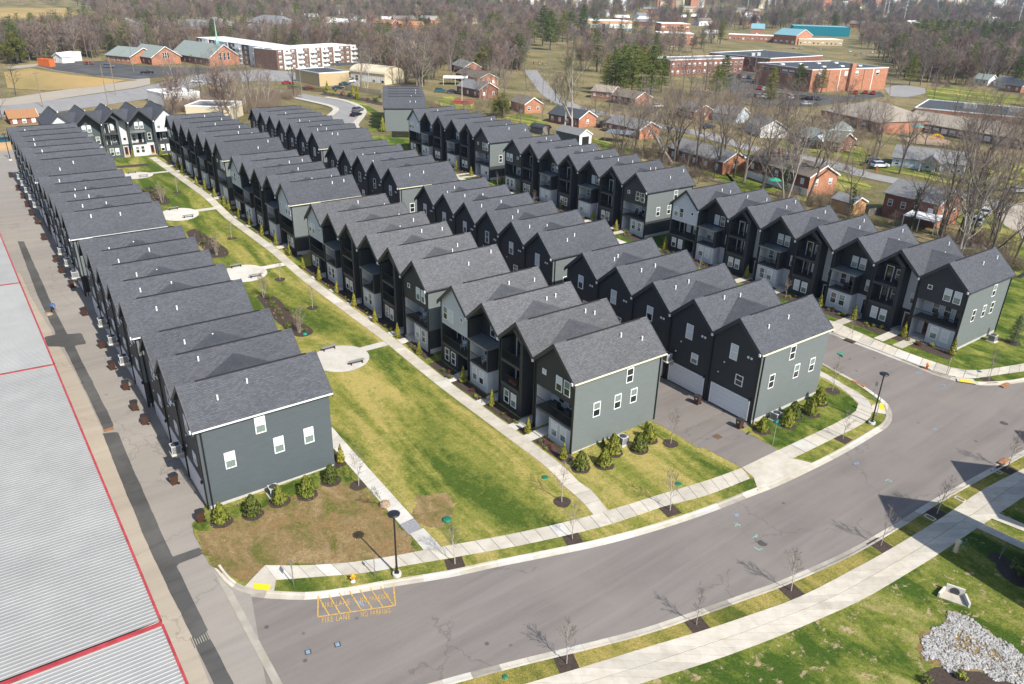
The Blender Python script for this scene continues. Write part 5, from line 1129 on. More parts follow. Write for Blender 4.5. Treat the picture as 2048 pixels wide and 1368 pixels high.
# ---- benches on the round pads
def bench_parts():
    out = []
    for i in range(3): out.append(('seat_slat', MB().box(-.95, .95, -.23 + i * .155, -.09 + i * .155, .42, .47).mesh('seat_slat', 'bench_grey')))
    for x in (-.7, .7): out.append(('leg', MB().box(x - .04, x + .04, -.2, .2, 0, .42).mesh('leg', 'black_metal')))
    out.append(('stretcher', MB().box(-.7, .7, -.03, .03, .36, .42).mesh('stretcher', 'black_metal')))
    return out
BP = bench_parts()
for i, (s, t) in enumerate(CIRC):
    for k, (ds, dt) in enumerate(((2.75, -.3), (-2.2, 1.0))):
        p = W(s + ds, t + dt, .03)
        r = empty('bench', p, math.atan2(DV.y, DV.x) + (.05, -.05)[k], 'backless slatted bench on the %s of the %s round pad' % (('far side', 'near side')[k], ORD[i]), 'bench', 'benches on the round pads')
        for n, d in BP: link(n, d, r)
# ---- wheeled bins
def bin_parts():
    body = MB().add([(-.24, -.26, .06), (.24, -.26, .06), (.24, .26, .06), (-.24, .26, .06), (-.30, -.34, .98), (.30, -.34, .98), (.30, .34, .98), (-.30, .34, .98)], [(0, 3, 2, 1), (4, 5, 6, 7), (0, 1, 5, 4), (1, 2, 6, 5), (2, 3, 7, 6), (3, 0, 4, 7)]).mesh('body', 'bin_brown')
    lid = MB().prism([(-.37, .981), (.37, .981), (.36, 1.04), (.1, 1.10), (-.3, 1.07)], 'x', -.33, .33).mesh('lid', 'bin_lid')
    tg = MB().box(-.1, .1, -.335, -.325, .72, .86).mesh('sticker', 'bin_tag')
    wh = [MB().tube((x, .3, .12), (x + .06, .3, .12), .12, .12, 10).mesh('wheel', 'tyre') for x in (-.32, .26)]
    hd = MB().tube((-.24, .40, .96), (.24, .40, .96), .02, .02, 6).mesh('handle', 'bin_lid')
    return [('body', body), ('lid', lid), ('sticker', tg), ('wheel', wh[0]), ('wheel', wh[1]), ('handle', hd)]
BINP = bin_parts()
BINS = [(402, 1042), (349, 968), (291, 848), (270, 820), (253, 779), (225, 739), (204, 696), (169, 631), (144, 575), (124, 546), (112.6, 524), (88.5, 480), (76, 448), (63.7, 431), (55.6, 414), (46.8, 397), (37, 381), (22.7, 355)]
for i, (x, y) in enumerate(BINS):
    r = empty('wheeled_bin', base(x, y, -.1 if i else 0), math.atan2(DU.y, DU.x) + random.uniform(-.25, .25), 'brown wheeled bin, %s along the left alley' % ORD[i], 'bin', 'brown wheeled bins')
    for n, d in BINP: link(n, d, r)
for i, (x, y) in enumerate([(1394, 808), (1478, 856)]):
    r = empty('wheeled_bin', base(x, y, .015), ROW_ROT + random.uniform(-.3, .3), 'brown wheeled bin in the middle alley %s' % ('between the two garages', 'at the corner garage')[i], 'bin', 'brown wheeled bins')
    for n, d in BINP: link(n, d, r)
# ---- air conditioners
def ac_parts(wall):
    casing = MB().box(-.42, .42, -.42, .42, 0, .82); c = casing.mesh('casing', 'ac_grey')
    top = MB().lathe([(.36, .821), (.36, .85), (.30, .86)], 16).mesh('fan_grille', 'ac_dark')
    out = [('casing', c), ('fan_grille', top)]
    for a in range(4):
        m = MB()
        for i in range(7): m.box(-.36, .36, -.432, -.421, .08 + i * .1, .13 + i * .1)
        out.append(('louvre', m.mesh('louvre', 'ac_dark')))
    return out
ACP = ac_parts(True)
def air_con(loc, rz, lb, bracket=False):
    r = empty('air_conditioner', loc, rz, lb, 'air conditioner', 'air conditioners')
    for i, (n, d) in enumerate(ACP): link(n, d, r, None, (i - 2) * math.pi / 2 if n == 'louvre' else 0)
    if bracket:
        MB().box(-.55, .55, -.5, .62, -.10, -.005).obj('shelf', 'bracket_cream', r)
        for x in (-.45, .45): MB().prism([(-.45, -.1), (.62, -.1), (.62, -.6), (.5, -.6)], 'x', x - .04, x + .04).obj('bracket', 'steel', r)
        MB().tube((.3, .3, .2), (.3, .72, .2), .05, .05, 6).obj('pipe', 'ac_dark', r)
    else:
        MB().box(-.55, .55, -.55, .55, -.2, -.005).obj('plinth', 'concrete_new', r)
    return r
n_ac = 0
for g, us in (('A1', (1,)), ('A2', (3, 2, 1)), ('A3', (4, 3, 2)), ('A4', (5, 4, 3, 2, 1))):
    for u in us:
        h = UNIT[(g, u)]; m = Matrix.Translation(h.location) @ Matrix.Rotation(h.rotation_euler.z, 4, 'Z')
        air_con(m @ Vector((5.5 if g != 'A1' else 5.6, -.70, 2.55)), ROW_ROT, 'air conditioner on a wall bracket, %s along the left alley' % ORD[n_ac], True); n_ac += 1
h = UNIT[('C1', 3)]; m = Matrix.Translation(h.location) @ Matrix.Rotation(h.rotation_euler.z, 4, 'Z')
air_con(m @ Vector((.55, -.70, 2.7)), ROW_ROT, 'air conditioner on a wall bracket in the middle alley', True)
for (x, y), lb in (((548, 988), 'air conditioner at the foot of the slate end wall'), ((1245, 886), 'air conditioner among shrubs below the sage end wall'), ((1551, 838), 'air conditioner behind the green street name sign'), ((1984, 681), 'air conditioner on the lawn beside the right corner house')):
    air_con(base(x, y, .1), ROW_ROT, lb)
# ---- shrubs below the end walls
def shrub(px, py, lb, v, sc=1.0, rg=.95, mats=None):
    p = base(px, py); ring(p, rg)
    return plant('conical_shrub', HOLLY[v], ('trunk', 'foliage'), p, lb, 'shrub', 'evergreen shrubs below the end walls', sc * random.uniform(.95, 1.08))
for grp, L, where in ((0, [(443, 1043), (506, 1028), (559, 1004), (614, 990), (662, 962)], 'below the slate end wall'), (1, [(1161, 936), (1208, 930), (1227, 905), (1278, 899), (1297, 880)], 'below the middle sage end wall'), (2, [(1523, 861), (1574, 850), (1586, 834), (1622, 828), (1637, 806)], 'below the corner sage end wall')):
    for i, (x, y) in enumerate(L): shrub(x, y, 'round conical evergreen shrub %s, %s from the left' % (where, ['first', 'second', 'third', 'fourth', 'fifth'][i]), (i + grp) % 3, 1.0 if grp != 2 else .95)
plant('spruce', SPRUCE, ('trunk', 'crown'), base(2025, 686), 'young spruce on the lawn beside the right corner house', 'tree', None, .22)
ring(base(2025, 686), 1.0)
for i, (x, y) in enumerate([(1526, 852), (1563, 838), (1612, 815), (1205, 893), (1225, 884), (1292, 860)]):
    plant('dwarf_conifer', DWARF, ('trunk', 'foliage'), base(x, y), 'tiny dark conifer hard against a sage end wall, %s from the corner' % ORD[i] if i else 'tiny dark conifer hard against the corner sage end wall', 'shrub', 'tiny conifers along the end walls', .75)
# ---- columnar conifers in the beds
ARBP = []
for x, y in [(45, 62), (105, 98), (170, 148), (235, 205), (268, 238), (337, 292), (412, 345), (495, 412), (588, 476), (680, 552), (775, 640), (885, 717), (1005, 803), (1125, 895), (1265, 1005), (1420, 1107), (1568, 1225)]: ARBP.append((380 + x / 3.42, 350 + y / 3.42))
for x, y in [(260, 732), (455, 892), (703, 1082), (945, 1258)]: ARBP.append((850 + x / 3.42, 550 + y / 3.42))
ARBP += [(356, 336), (366, 345), (340, 320)]
ARBP.sort(key=lambda q: -q[1])
for i, (x, y) in enumerate(ARBP):
    plant('columnar_conifer', ARB[i % 3], ('trunk', 'foliage'), base(x, y), 'yellow green columnar conifer beside the lawn walk, %s from the street' % ORD[i], 'shrub', 'columnar conifers along the lawn walk', random.uniform(.9, 1.1))
ARBD = [(1903, 709), (1806, 673), (1706, 640), (1639, 614), (1492, 557), (1329, 498), (1231.6, 462), (1185.5, 441), (1122, 416), (1034, 385), (1003, 368), (942, 352), (913, 339), (886, 323), (861, 311), (835, 309), (812, 300)]
for i, (x, y) in enumerate(ARBD):
    plant('columnar_conifer', ARB[(i + 1) % 3], ('trunk', 'foliage'), base(x, y), 'columnar conifer in front of the row across the street, %s from the corner' % ORD[i], 'shrub', 'columnar conifers across the street', random.uniform(.95, 1.2))
plant('columnar_conifer', ARB[0], ('trunk', 'foliage'), base(682, 924), 'single columnar conifer at the corner of the slate end wall', 'shrub', None, 1.05); ring(base(680, 922), .9)
plant('columnar_conifer', ARB[1], ('trunk', 'foliage'), base(766, 262), 'golden columnar conifer at the sage block corner', 'shrub', None, 2.2)
for i, (s, t) in enumerate([(202, 34.5), (202, 40.8), (202.5, 29.4)]): plant('columnar_conifer', ARB[i], ('trunk', 'foliage'), W(s - 2.2, t), 'columnar conifer before the sunlit far row, %s from the right' % ['second', 'first', 'third'][i], 'shrub', None, 1.0)
# ---- low plants in the beds: too many and too small to count
def bed_plants():
    for nm, meshes, per, off, mt in (('low_shrubs', [ROUND[0][1], ROUND[1][1], ROUND[2][1]], 5, .45, None), ('bed_grasses', TUFT, 4, .3, None)):
        bm_v = {}
        for g, (a, b) in BG.items():
            n = int((b - a) / UW + .5)
            for i in range(n):
                for k in range(per):
                    s = a + (b - a) * (i + random.uniform(.12, .62)) / n; t = 40.55 - (s - 47) * .006 + random.uniform(.0, .75)
                    me_ = random.choice(meshes); bm_v.setdefault(me_.materials[0].name, []).append((me_, W(s, t, .01), random.uniform(.35, .75)))
        for a, b in ((36.4, 85.5), (90.8, 133.6), (139.2, 175.9)):
            n = int((b - a) / UW + .5)
            for i in range(n):
                for k in range(per):
                    s = a + (b - a) * (i + random.uniform(.35, .95)) / n; t = random.uniform(93.7, 95.5)
                    me_ = random.choice(meshes); bm_v.setdefault(me_.materials[0].name, []).append((me_, W(s, t, .01), random.uniform(.45, .9)))
        for mat, L in bm_v.items():
            m = MB()
            for me_, p, sc in L:
                ca, sa = math.cos(p.x * 7), math.sin(p.x * 7); m.add([(p.x + (v.co.x * ca - v.co.y * sa) * sc, p.y + (v.co.x * sa + v.co.y * ca) * sc, p.z + v.co.z * sc) for v in me_.vertices], [tuple(f.vertices) for f in me_.polygons])
            tag(m.obj(nm, mat), 'small %s planted through the mulch beds along the rows' % {'holly_green': 'dark green shrubs', 'shrub_bright': 'bright green shrubs', 'red_shrub': 'reddish shrubs', 'straw_tuft': 'straw grass tufts'}[mat], 'planting', kind='stuff')
bed_plants()
for q, nm in ((0, 'nearest'), (1, 'second'), (2, 'third')):
    P = px_line(BEDS[q]); c = sum(P, Vector()) / len(P); m = MB(); m2 = MB()
    for k in range(26):
        a, b = random.choice(P), random.choice(P); p = a.lerp(b, random.uniform(.2, .8)).lerp(c, .15); p.z = hh(p.x, p.y); me_ = random.choice([TUFT[0], TUFT[1], ROUND[0][1], ROUND[2][1]]); sc = random.uniform(.6, 1.2)
        (m if me_ in TUFT else m2).add([(p.x + v.co.x * sc, p.y + v.co.y * sc, p.z + v.co.z * sc) for v in me_.vertices], [tuple(f.vertices) for f in me_.polygons])
    tag(m.obj('bed_grasses', 'straw_tuft'), 'straw grass tufts in the %s island bed of the lawn' % nm, 'planting', kind='stuff'); tag(m2.obj('low_shrubs', 'holly_green'), 'green shrubs in the %s island bed of the lawn' % nm, 'planting', kind='stuff')
# ---- young trees
YT = [((910, 1128), 's', 'verge tree right of the lamp post on the upper pavement'), ((1145, 1078), 's', 'verge tree where the lawn walk meets the pavement'), ((1340, 1021), 's', 'verge tree below the middle end house lawn'), ((1685, 878), 's', 'verge tree between alley apron and corner lamp'),
      ((1665, 782), 'r', 'young tree in a mulch ring at the corner house'), ((1124, 1004), 'r', 'young tree in a mulch ring on the lawn beside the walk'), ((1341, 887), 'r', 'young tree in a mulch ring beside the alley driveway'), ((717, 971), 'r', 'young tree in a mulch ring by the slate end house'),
      ((1133, 1327), 's', 'lowest verge tree beside the broad walk'), ((1393, 1249), 's', 'second verge tree up the broad walk'), ((1582, 1182), 's', 'third verge tree up the broad walk'), ((1761, 1091), 's', 'fourth verge tree up the broad walk, before the shadow'), ((1874, 1027), 's', 'fifth verge tree up the broad walk, in shade'), ((2014, 938), 's', 'topmost verge tree of the broad walk'),
      ((1703, 680), 's', 'orange leaved young tree on the verge across the inner street'), ((1977, 760), 's', 'verge tree beside the right corner crossing'), ((355, 385), 'r', 'young tree in a small ring on the far lawn'), ((464, 477), 'r', 'young tree in a ring beside the second round pad'), ((560, 559), 'r', 'young tree in a ring between the middle pads'), ((625, 616), 'r', 'young tree in a ring beside the near island bed'),
      ((1571, 596), 'r', 'young tree with pale twigs before the inner row'), ((1398, 548), 'r', 'young tree behind the corner row roofs'), ((1067, 408), 'r', 'coppery young tree before the inner row'), ((995, 375), 'r', 'pale bare young tree at the gap in the inner row')]
for i, ((x, y), k, lb) in enumerate(YT):
    p = base(x, y)
    if k == 's':
        pl = min((TOP, LOW, DKB), key=lambda Q: min((q.xy - p.xy).length for q in Q)); j = min(range(1, len(pl) - 1), key=lambda j: (pl[j].xy - p.xy).length); tv = pl[j + 1] - pl[j - 1]
        ring(p, 1.02, .016, True, math.atan2(tv.y, tv.x))
    else: ring(p, .8)
    sc = random.uniform(.85, 1.1) * (.85 if y < 700 else 1.0)
    plant('young_tree', YOUNG[2] if 'orange' in lb or 'copper' in lb else YOUNG[i % 2], ('trunk', 'crown'), p, lb, 'tree', 'young bare trees', sc)
for i, (x, y) in enumerate([(599, 666), (433.6, 511), (325, 405), (528, 595)]):
    plant('birch', BIRCH, ('trunk', 'crown'), base(x, y), 'multi-stemmed birch in the island bed, %s from the street' % ['first', 'third', 'fourth', 'second'][i], 'tree', 'birches in the island beds', .85)
p = base(770, 1012); plant('fallen_sapling', YOUNG[1], ('trunk', 'crown'), p + Vector((0, 0, .25)), 'uprooted sapling leaning over the near walk', 'tree', None, .8, rz=0.0).rotation_euler = (R(28), R(-18), 0)
tag(MB().lathe([(.25, 0), (.5, .12), (.42, .38), (.15, .46)], 9).obj('root_ball', 'dirt_clod', None, p), 'earthen root ball of the uprooted sapling', 'root ball')
# ---- lids, covers, grates
def lid(px, py, lb, mat='green_lid', r=.31, h=.06, dz=0.0, cat_='lid'):
    o = MB().lathe([(r, -.05), (r, h * .55), (r * .8, h * .9), (r * .2, h)], 20).obj('service_hatch', mat, None, base(px, py, dz), smooth=True); tag(o, lb, cat_)
lid(894, 1040, 'large domed green lid on the straw patch', r=.42, h=.18); lid(1090, 955, 'flat green lid on the lawn beside the walk'); lid(1357, 968, 'green lid below the shrubs of the middle house'); lid(1010, 1354, 'small green lid on the lower verge', r=.2, h=.08); lid(1958, 743, 'green lid on the right corner lawn', r=.3); lid(1925, 1086, 'green lid in the building shadow', r=.25)
lid(610, 669, 'turquoise cap at the end of the near island bed', 'teal_sign', .28, .2)
for (x, y), lb in (((1525, 1086), 'round manhole cover in the middle of the street'), ((2008, 846), 'round manhole cover near the right edge')):
    o = MB().lathe([(.40, -.02), (.40, .004), (.36, .006), (.36, .002)], 22).obj('manhole_cover', 'asphalt_dark', None, base(x, y, -.098)); tag(o, lb, 'manhole')
def grate(px, py, w, l, lb, mat='rust', bars=6, rz=ROW_ROT, dz=-.085):
    r = empty('drain_grate', base(px, py, dz), rz, lb, 'drain'); MB().box(-w / 2, w / 2, -l / 2, l / 2, -.02, .004).obj('frame', mat if bars == 0 else 'asphalt_dark', r)
    for i in range(bars): MB().box(-w / 2, w / 2, -.028, .028, .004, .02).obj('bar', mat, r, (0, -l / 2 + l * (i + .5) / bars, 0))
    return r
grate(331, 1128, .75, 1.0, 'rusty square cover in the alley trench', bars=0, dz=-.07); grate(401, 1279, 1.1, 1.1, 'grated drain at the end of the alley trench', 'concrete_old', 7, dz=-.07); grate(217, 858, .6, .9, 'small rusty cover further up the alley trench', bars=0, dz=-.07); grate(1435, 873, .8, .8, 'rusty grate in the middle alley driveway', bars=5, dz=.03)
for (x, y), lb in (((1716, 767), 'rust stained inlet in the inner street kerb'), ((2008, 922), 'rusty inlet cover in the lower kerb'), ((2010, 770), 'rusty inlet cover in the right corner kerb')):
    d = (at(x + 10, y + (4 if x < 1800 else -6)) - at(x - 10, y - (4 if x < 1800 else -6))); o = MB().box(-.8, .8, -.2, .2, -.15, .065).obj('kerb_inlet', 'rust', None, base(x, y), math.atan2(d.y, d.x)); tag(o, lb, 'drain inlet')
for (x, y), lb in (((616, 1304), 'blue painted valve square left in the street'), ((675, 1289), 'blue painted valve square right in the street')):
    r = empty('valve_cover', base(x, y, -.095), .4, lb, 'valve cover'); MB().box(-.22, .22, -.22, .22, 0, .008).obj('frame', 'asphalt_dark', r); MB().box(-.13, .13, -.16, .16, .009, .014).obj('lid', 'paint_blue', r)
# ---- painted marks on the street
def text_obj(name, body, o, x, y, size, mat, lb):
    cu = bpy.data.curves.new(name, 'FONT'); cu.body = body; cu.size = size; cu.align_x = 'LEFT'; cu.extrude = 0.0; cu.space_character = 1.25
    t = bpy.data.objects.new(name, cu); dg = bpy.context.evaluated_depsgraph_get(); COL.objects.link(t); dg.update()
    me_ = bpy.data.meshes.new_from_object(t.evaluated_get(dg)); bpy.data.objects.remove(t)
    me_.materials.clear(); me_.materials.append(MAT[mat]); q = link(name, me_, o, (x, y, .004)); return q
def fire_lane():
    a = base(635.5, 1234, -.1); b = base(791, 1211, -.1); d = b - a; L = d.length; rz = math.atan2(d.y, d.x); r = empty('fire_lane_marking', (a.x, a.y, a.z + .012), rz, 'yellow hatched fire lane marking lettered no parking', 'road marking')
    up = base(637, 1190, -.1) - a; Hh = up.length; ex = Vector((d.x, d.y, 0)).normalized(); ey = Vector((-ex.y, ex.x, 0)); sk = up.dot(ex); Hh = up.dot(ey)
    def line(x0, y0, x1, y1, w=.1):
        v = Vector((x1 - x0, y1 - y0, 0)).normalized(); n = Vector((-v.y, v.x, 0)) * w / 2
        MB().add([(x0 - n.x, y0 - n.y, 0), (x1 - n.x, y1 - n.y, 0), (x1 + n.x, y1 + n.y, 0), (x0 + n.x, y0 + n.y, 0)], [(0, 1, 2, 3)]).obj('painted_line', 'marking_yellow', r)
    line(0, 0, L, 0); line(0, .05, 0, Hh); line(L, .05, L + .0, Hh * 1.02)
    for i in range(7):
        x = L * (i + 1) / 7.2; line(x, .06, x - L / 7.2 * 1.05, Hh * .98, .09)
    for body, x, wd in (('FIRE LANE', .05, .355), ('NO PARKING', .545, .375)):
        for y in (.36, -.30):
            q = text_obj('lettering', body, r, L * x, Hh * y, 1.0, 'marking_yellow', ''); xs = [v.co.x for v in q.data.vertices]; ys = [v.co.y for v in q.data.vertices]; kx = L * wd / (max(xs) - min(xs)); ky = Hh * .235 / (max(ys) - min(ys))
            for v in q.data.vertices: v.co.x *= kx; v.co.y *= ky
    M_ = Matrix.Translation(r.location) @ Matrix.Rotation(rz, 4, 'Z')
    for k, ch in enumerate(r.children):
        lo = Vector(ch.location); ch.location = (lo.x, lo.y, 0)
        for v in ch.data.vertices:
            q = M_ @ Vector((v.co.x + lo.x, v.co.y + lo.y, 0)); v.co.z = hh(q.x, q.y) - .1 + .010 + .0012 * k - r.location.z
fire_lane()
def scribble(px, py, lb, mat, sc=1.0, seed=0):
    rn = random.Random(seed); o = base(px, py, -.09); m = MB(); p = Vector((0, 0, 0))
    for k in range(7):
        q = Vector((rn.uniform(-.6, .6), rn.uniform(-.6, .6), 0)) * sc; v = q - p
        if v.length < .1: continue
        n = Vector((-v.y, v.x, 0)).normalized() * .035; m.add([p - n, q - n, q + n, p + n], [(0, 1, 2, 3)]); p = q
    for v in range(len(m.v)): x, y, z = m.v[v]; m.v[v] = (x, y, .0005 * (v // 4))
    tag(m.obj('paint_mark', mat, None, o), lb, 'paint mark')
for i, (x, y, lb, mt) in enumerate([(1470, 1030, 'blue paint marks in the street below the middle house', 'paint_blue'), (1474, 1048, 'teal paint dashes beside the blue street marks', 'paint_teal'), (1510, 1072, 'teal paint mark left of the manhole', 'paint_teal'), (1517, 1097, 'teal paint mark below the manhole', 'paint_teal'), (1712, 926, 'blue paint square in the street below the corner', 'paint_blue'), (1776, 961, 'faint teal paint mark in the street', 'paint_teal'), (1888, 770, 'blue paint mark at the junction', 'paint_blue'), (1871, 857, 'small blue paint tick in the junction', 'paint_blue'), (1838, 746, 'blue paint mark by the hydrant kerb', 'paint_blue'), (722, 1206, 'blue arrow paint in the fire lane marking', 'paint_blue')]):
    scribble(x, y, lb, mt, .55 if i else .8, i)
# ---- entry steps and pads of the lawn row, entry walks across the street
for g, (a, b) in BG.items():
    n = {'B1': 4, 'B2': 6, 'B3': 5, 'B4': 7}[g]
    kinds = dict(B1='W23a', B2='W2323a', B3='W232w', B4='A32323a')[g]
    for i, k in enumerate(kinds):
        x = {'a': 1.4, 'w': 1.4, 'A': UW - 1.4, 'W': UW - 1.4, '2': 5.0, '3': 4.95}[k]; s0 = {'B1': 71.1, 'B2': 109.7, 'B3': 145.2, 'B4': 190.2}[g]; s = s0 - i * UW - x; tw = 40.2 - (s - 47) * .0077
        m = MB()
        for (t0, t1, dz) in ((tw, tw + 1.25, .05), (tw + 1.3, 43.3, .12)):
            c = [W(s - .62, t0, dz), W(s + .62, t0, dz), W(s + .62, t1, dz), W(s - .62, t1, dz)]; m = MB(); m.add(c + [v - Vector((0, 0, .2)) for v in c], [(3, 2, 1, 0), (0, 1, 5, 4), (1, 2, 6, 5), (2, 3, 7, 6), (3, 0, 4, 7)])
            o = m.obj('entry_step', 'concrete_new'); tag(o, kind='structure')
            if o.data.polygons[0].normal.z < 0: o.data.flip_normals()
for g, s0, kinds in (('D1', 85.4, 'W232323a'), ('D2', 133.6, 'A32323a'), ('D3', 175.9, 'W2323a')):
    for i, k in enumerate(kinds):
        x = {'a': 1.4, 'A': UW - 1.4, 'W': UW - 1.4, '2': 5.0, '3': 4.95}[k]; s = s0 - i * UW - x
        sheet_st('entry_walk', [(s - .65, 91.45), (s + .65, 91.45), (s + .65, 96.6), (s - .65, 96.6)], .03, 'concrete')
# ---- walks in the shade at lower right
for q in ([(1954, 1057), (1985, 1030), (2060, 1062), (2060, 1092)], [(1968, 1043), (1995, 1018), (2060, 1046), (2060, 1056)]):
    pass
sheet_px('entry_walk', [(1953, 1056), (1966, 1047), (2056, 1090), (2056, 1104)], .03, 'concrete'); sheet_px('entry_walk', [(1982, 1037), (1996, 1026), (2056, 1052), (2056, 1066)], .03, 'concrete')
bx = empty('meter_box', base(1910, 1104), .5, 'pale utility meter box in the building shadow', 'meter box'); MB().box(-.12, .12, -.12, .12, 0, .9).obj('post', 'wall_cream', bx); MB().box(-.18, .18, -.16, .16, .9, 1.2).obj('box', 'wall_cream', bx)
for i, (x, y) in enumerate([(1860, 1035), (1920, 998), (1994, 943)]):
    r = empty('meter_pit', base(x, y, .012), ROW_ROT, 'concrete meter pit frame in the shaded verge, %s from the left' % ['first', 'second', 'third'][i], 'meter pit')
    for dx, dy, w, l in ((-.4, 0, .08, .5), (.4, 0, .08, .5), (0, -.24, .8, .08), (0, .24, .8, .08)): MB().box(dx - w / 2, dx + w / 2, dy - l / 2 + (.04 if w < .1 else 0), dy + l / 2 - (.04 if w < .1 else 0), -.05, .03).obj('frame_bar', 'concrete_new', r)
plant('round_shrub', ROUND[0], ('stem', 'foliage'), base(2042, 1150), 'round dark shrub in the building shadow at the right edge', 'shrub', None, 2.2); ring(base(2040, 1148), 1.6)
plant('young_tree', YOUNG[0], ('trunk', 'crown'), base(1998, 1118), 'small bare shrub tree in the building shadow', 'tree', None, .4); ring(base(1998, 1118), .8)
plant('round_shrub', ROUND[1], ('stem', 'foliage'), base(1922, 1358), 'small green shrub in the mulch below the rocks', 'shrub', None, 1.0)
plant('round_shrub', ROUND[0], ('stem', 'foliage'), base(1850, 1364), 'small dark shrub left in the mulch below the rocks', 'shrub', None, .9)
sheet_px('mulch_bed', [(1830, 1420), (1845, 1350), (1875, 1330), (1960, 1345), (2060, 1380), (2060, 1440)], .02, MUL, jag=.2)
# ---- culvert and its apron of broken rock
def culvert():
    a = base(1908, 1188); r = empty('culvert', a, math.atan2(-.5, .86), 'concrete culvert headwall with wing walls above the rock apron', 'culvert'); r.scale = (.66, .66, .7)
    m = MB(); m.box(-.95, .95, .0, .22, -.6, .95); m.obj('headwall', 'concrete_new', r)
    for s in (-1, 1):
        MB().prism([(.95 * s, 0.0), (1.15 * s, .05), (1.65 * s, -1.5), (1.45 * s, -1.55)] if s > 0 else [(-.95, 0.0), (-1.45, -1.55), (-1.65, -1.5), (-1.15, .05)], 'z', -.6, .55).obj('wing_wall', 'concrete_new', r)
    MB().lathe([(.48, 0), (.5, .06)], 18).obj('pipe_mouth', 'ac_dark', r).matrix_local = Matrix.Translation((0, -.002, .35)) @ Matrix.Rotation(math.pi / 2, 4, 'X')
    MB().prism([(-.93, -.01), (.93, -.01), (1.4, -1.5), (-1.4, -1.5)], 'z', -.3, .04).obj('apron_slab', 'concrete', r)
culvert()
def riprap():
    P = px_line(z2([(780, 1040), (900, 1000), (960, 940), (1000, 880), (1120, 940), (1240, 1040), (1480, 1190), (1510, 1368), (1330, 1345), (1180, 1290), (960, 1260), (820, 1210), (775, 1110)], 1600, 950, 3.272))
    def inside(p):
        c = False; j = len(P) - 1
        for i in range(len(P)):
            if (P[i].y > p.y) != (P[j].y > p.y) and p.x < (P[j].x - P[i].x) * (p.y - P[i].y) / (P[j].y - P[i].y) + P[i].x: c = not c
            j = i
        return c
    x0, x1 = min(p.x for p in P), max(p.x for p in P); y0, y1 = min(p.y for p in P), max(p.y for p in P)
    sheet('rock_bed', P, .01, 'bare_lot', cut=1.0, jag=.3)
    bm = bmesh.new(); bmesh.ops.create_icosphere(bm, subdivisions=1, radius=1.0); iv = [v.co.copy() for v in bm.verts]; fc = [[v.index for v in f.verts] for f in bm.faces]; bm.free()
    A, B = MB(), MB(); rn = random.Random(5); n = 0
    while n < 3600:
        p = Vector((rn.uniform(x0, x1), rn.uniform(y0, y1), 0)); d = p.copy()
        if not inside(d + Vector((noise.noise(d * .9), noise.noise(d * .9 + Vector((4, 4, 4))), 0)) * .7): continue
        edge = sum(inside(d + Vector((math.cos(a), math.sin(a), 0)) * 1.6) for a in (0, 1.57, 3.14, 4.71)) / 4
        nz = noise.noise(p * .6) + .5 * noise.noise(p * 1.7); n += 1
        if edge == 1 and nz > -.02 and rn.random() < .72: continue
        dark = rn.random() < (.62 if edge == 1 and noise.noise(p * .35) > -.1 else .12); s = rn.uniform(.04, .13) * (1.0 if not dark else .8)
        sc = Vector((rn.uniform(.7, 1.3), rn.uniform(.7, 1.3), rn.uniform(.5, .9))) * s; rot = Matrix.Rotation(rn.uniform(0, 6.28), 3, 'Z') @ Matrix.Rotation(rn.uniform(-.5, .5), 3, 'X')
        z = hh(d.x, d.y) + s * .3; jit = [1 + rn.uniform(-.22, .22) for _ in iv]
        (B if dark else A).add([rot @ Vector((v.x * sc.x * j, v.y * sc.y * j, v.z * sc.z * j)) + Vector((d.x, d.y, z)) for v, j in zip(iv, jit)], fc)
    tag(A.obj('broken_rock', 'rock'), 'pale broken rock spread below the culvert', 'rocks', kind='stuff'); tag(B.obj('broken_rock', 'rock_dark'), 'darker soil stained rock among the pale stones', 'rocks', kind='stuff')
riprap()
def clods():
    rn = random.Random(9); m = MB(); P = [base(rn.uniform(415, 820), rn.uniform(1000, 1125)) for _ in range(420)]
    for p in P:
        s = rn.uniform(.02, .075); m.add([p + Vector((rn.uniform(-s, s), rn.uniform(-s, s), 0)) for _ in range(4)] + [p + Vector((0, 0, s))], [(0, 1, 4), (1, 2, 4), (2, 3, 4), (3, 0, 4)])
    tag(m.obj('dirt_clods', 'rock'), 'small stones and clods strewn over the bare dirt lot', 'stones', kind='stuff')
    m = MB(); g = MB()
    for k in range(1500):
        x, y = rn.uniform(400, 1015), rn.uniform(985, 1135); p = base(x, y); s_, t_ = st_of(p.x, p.y)
        if not (48 < s_ < 64 and 10.5 < t_ < 24): continue
        if noise.noise(p * .5) < -.02: continue
        h = rn.uniform(.06, .2)
        for q in range(4):
            a = rn.uniform(0, 6.28); d = Vector((math.cos(a), math.sin(a), 0)); o = Vector((-d.y, d.x, 0)) * .02; (m if noise.noise(p * .9) < .2 else g).add([p - o, p + o, p + d * h * .7 + Vector((0, 0, h))], [(0, 1, 2)])
    tag(m.obj('dry_weeds', 'straw_tuft'), 'dry weeds tufting the bare dirt lot', 'weeds', kind='stuff'); tag(g.obj('green_weeds', 'shrub_bright'), 'green weeds tufting the bare dirt lot', 'weeds', kind='stuff')
clods()
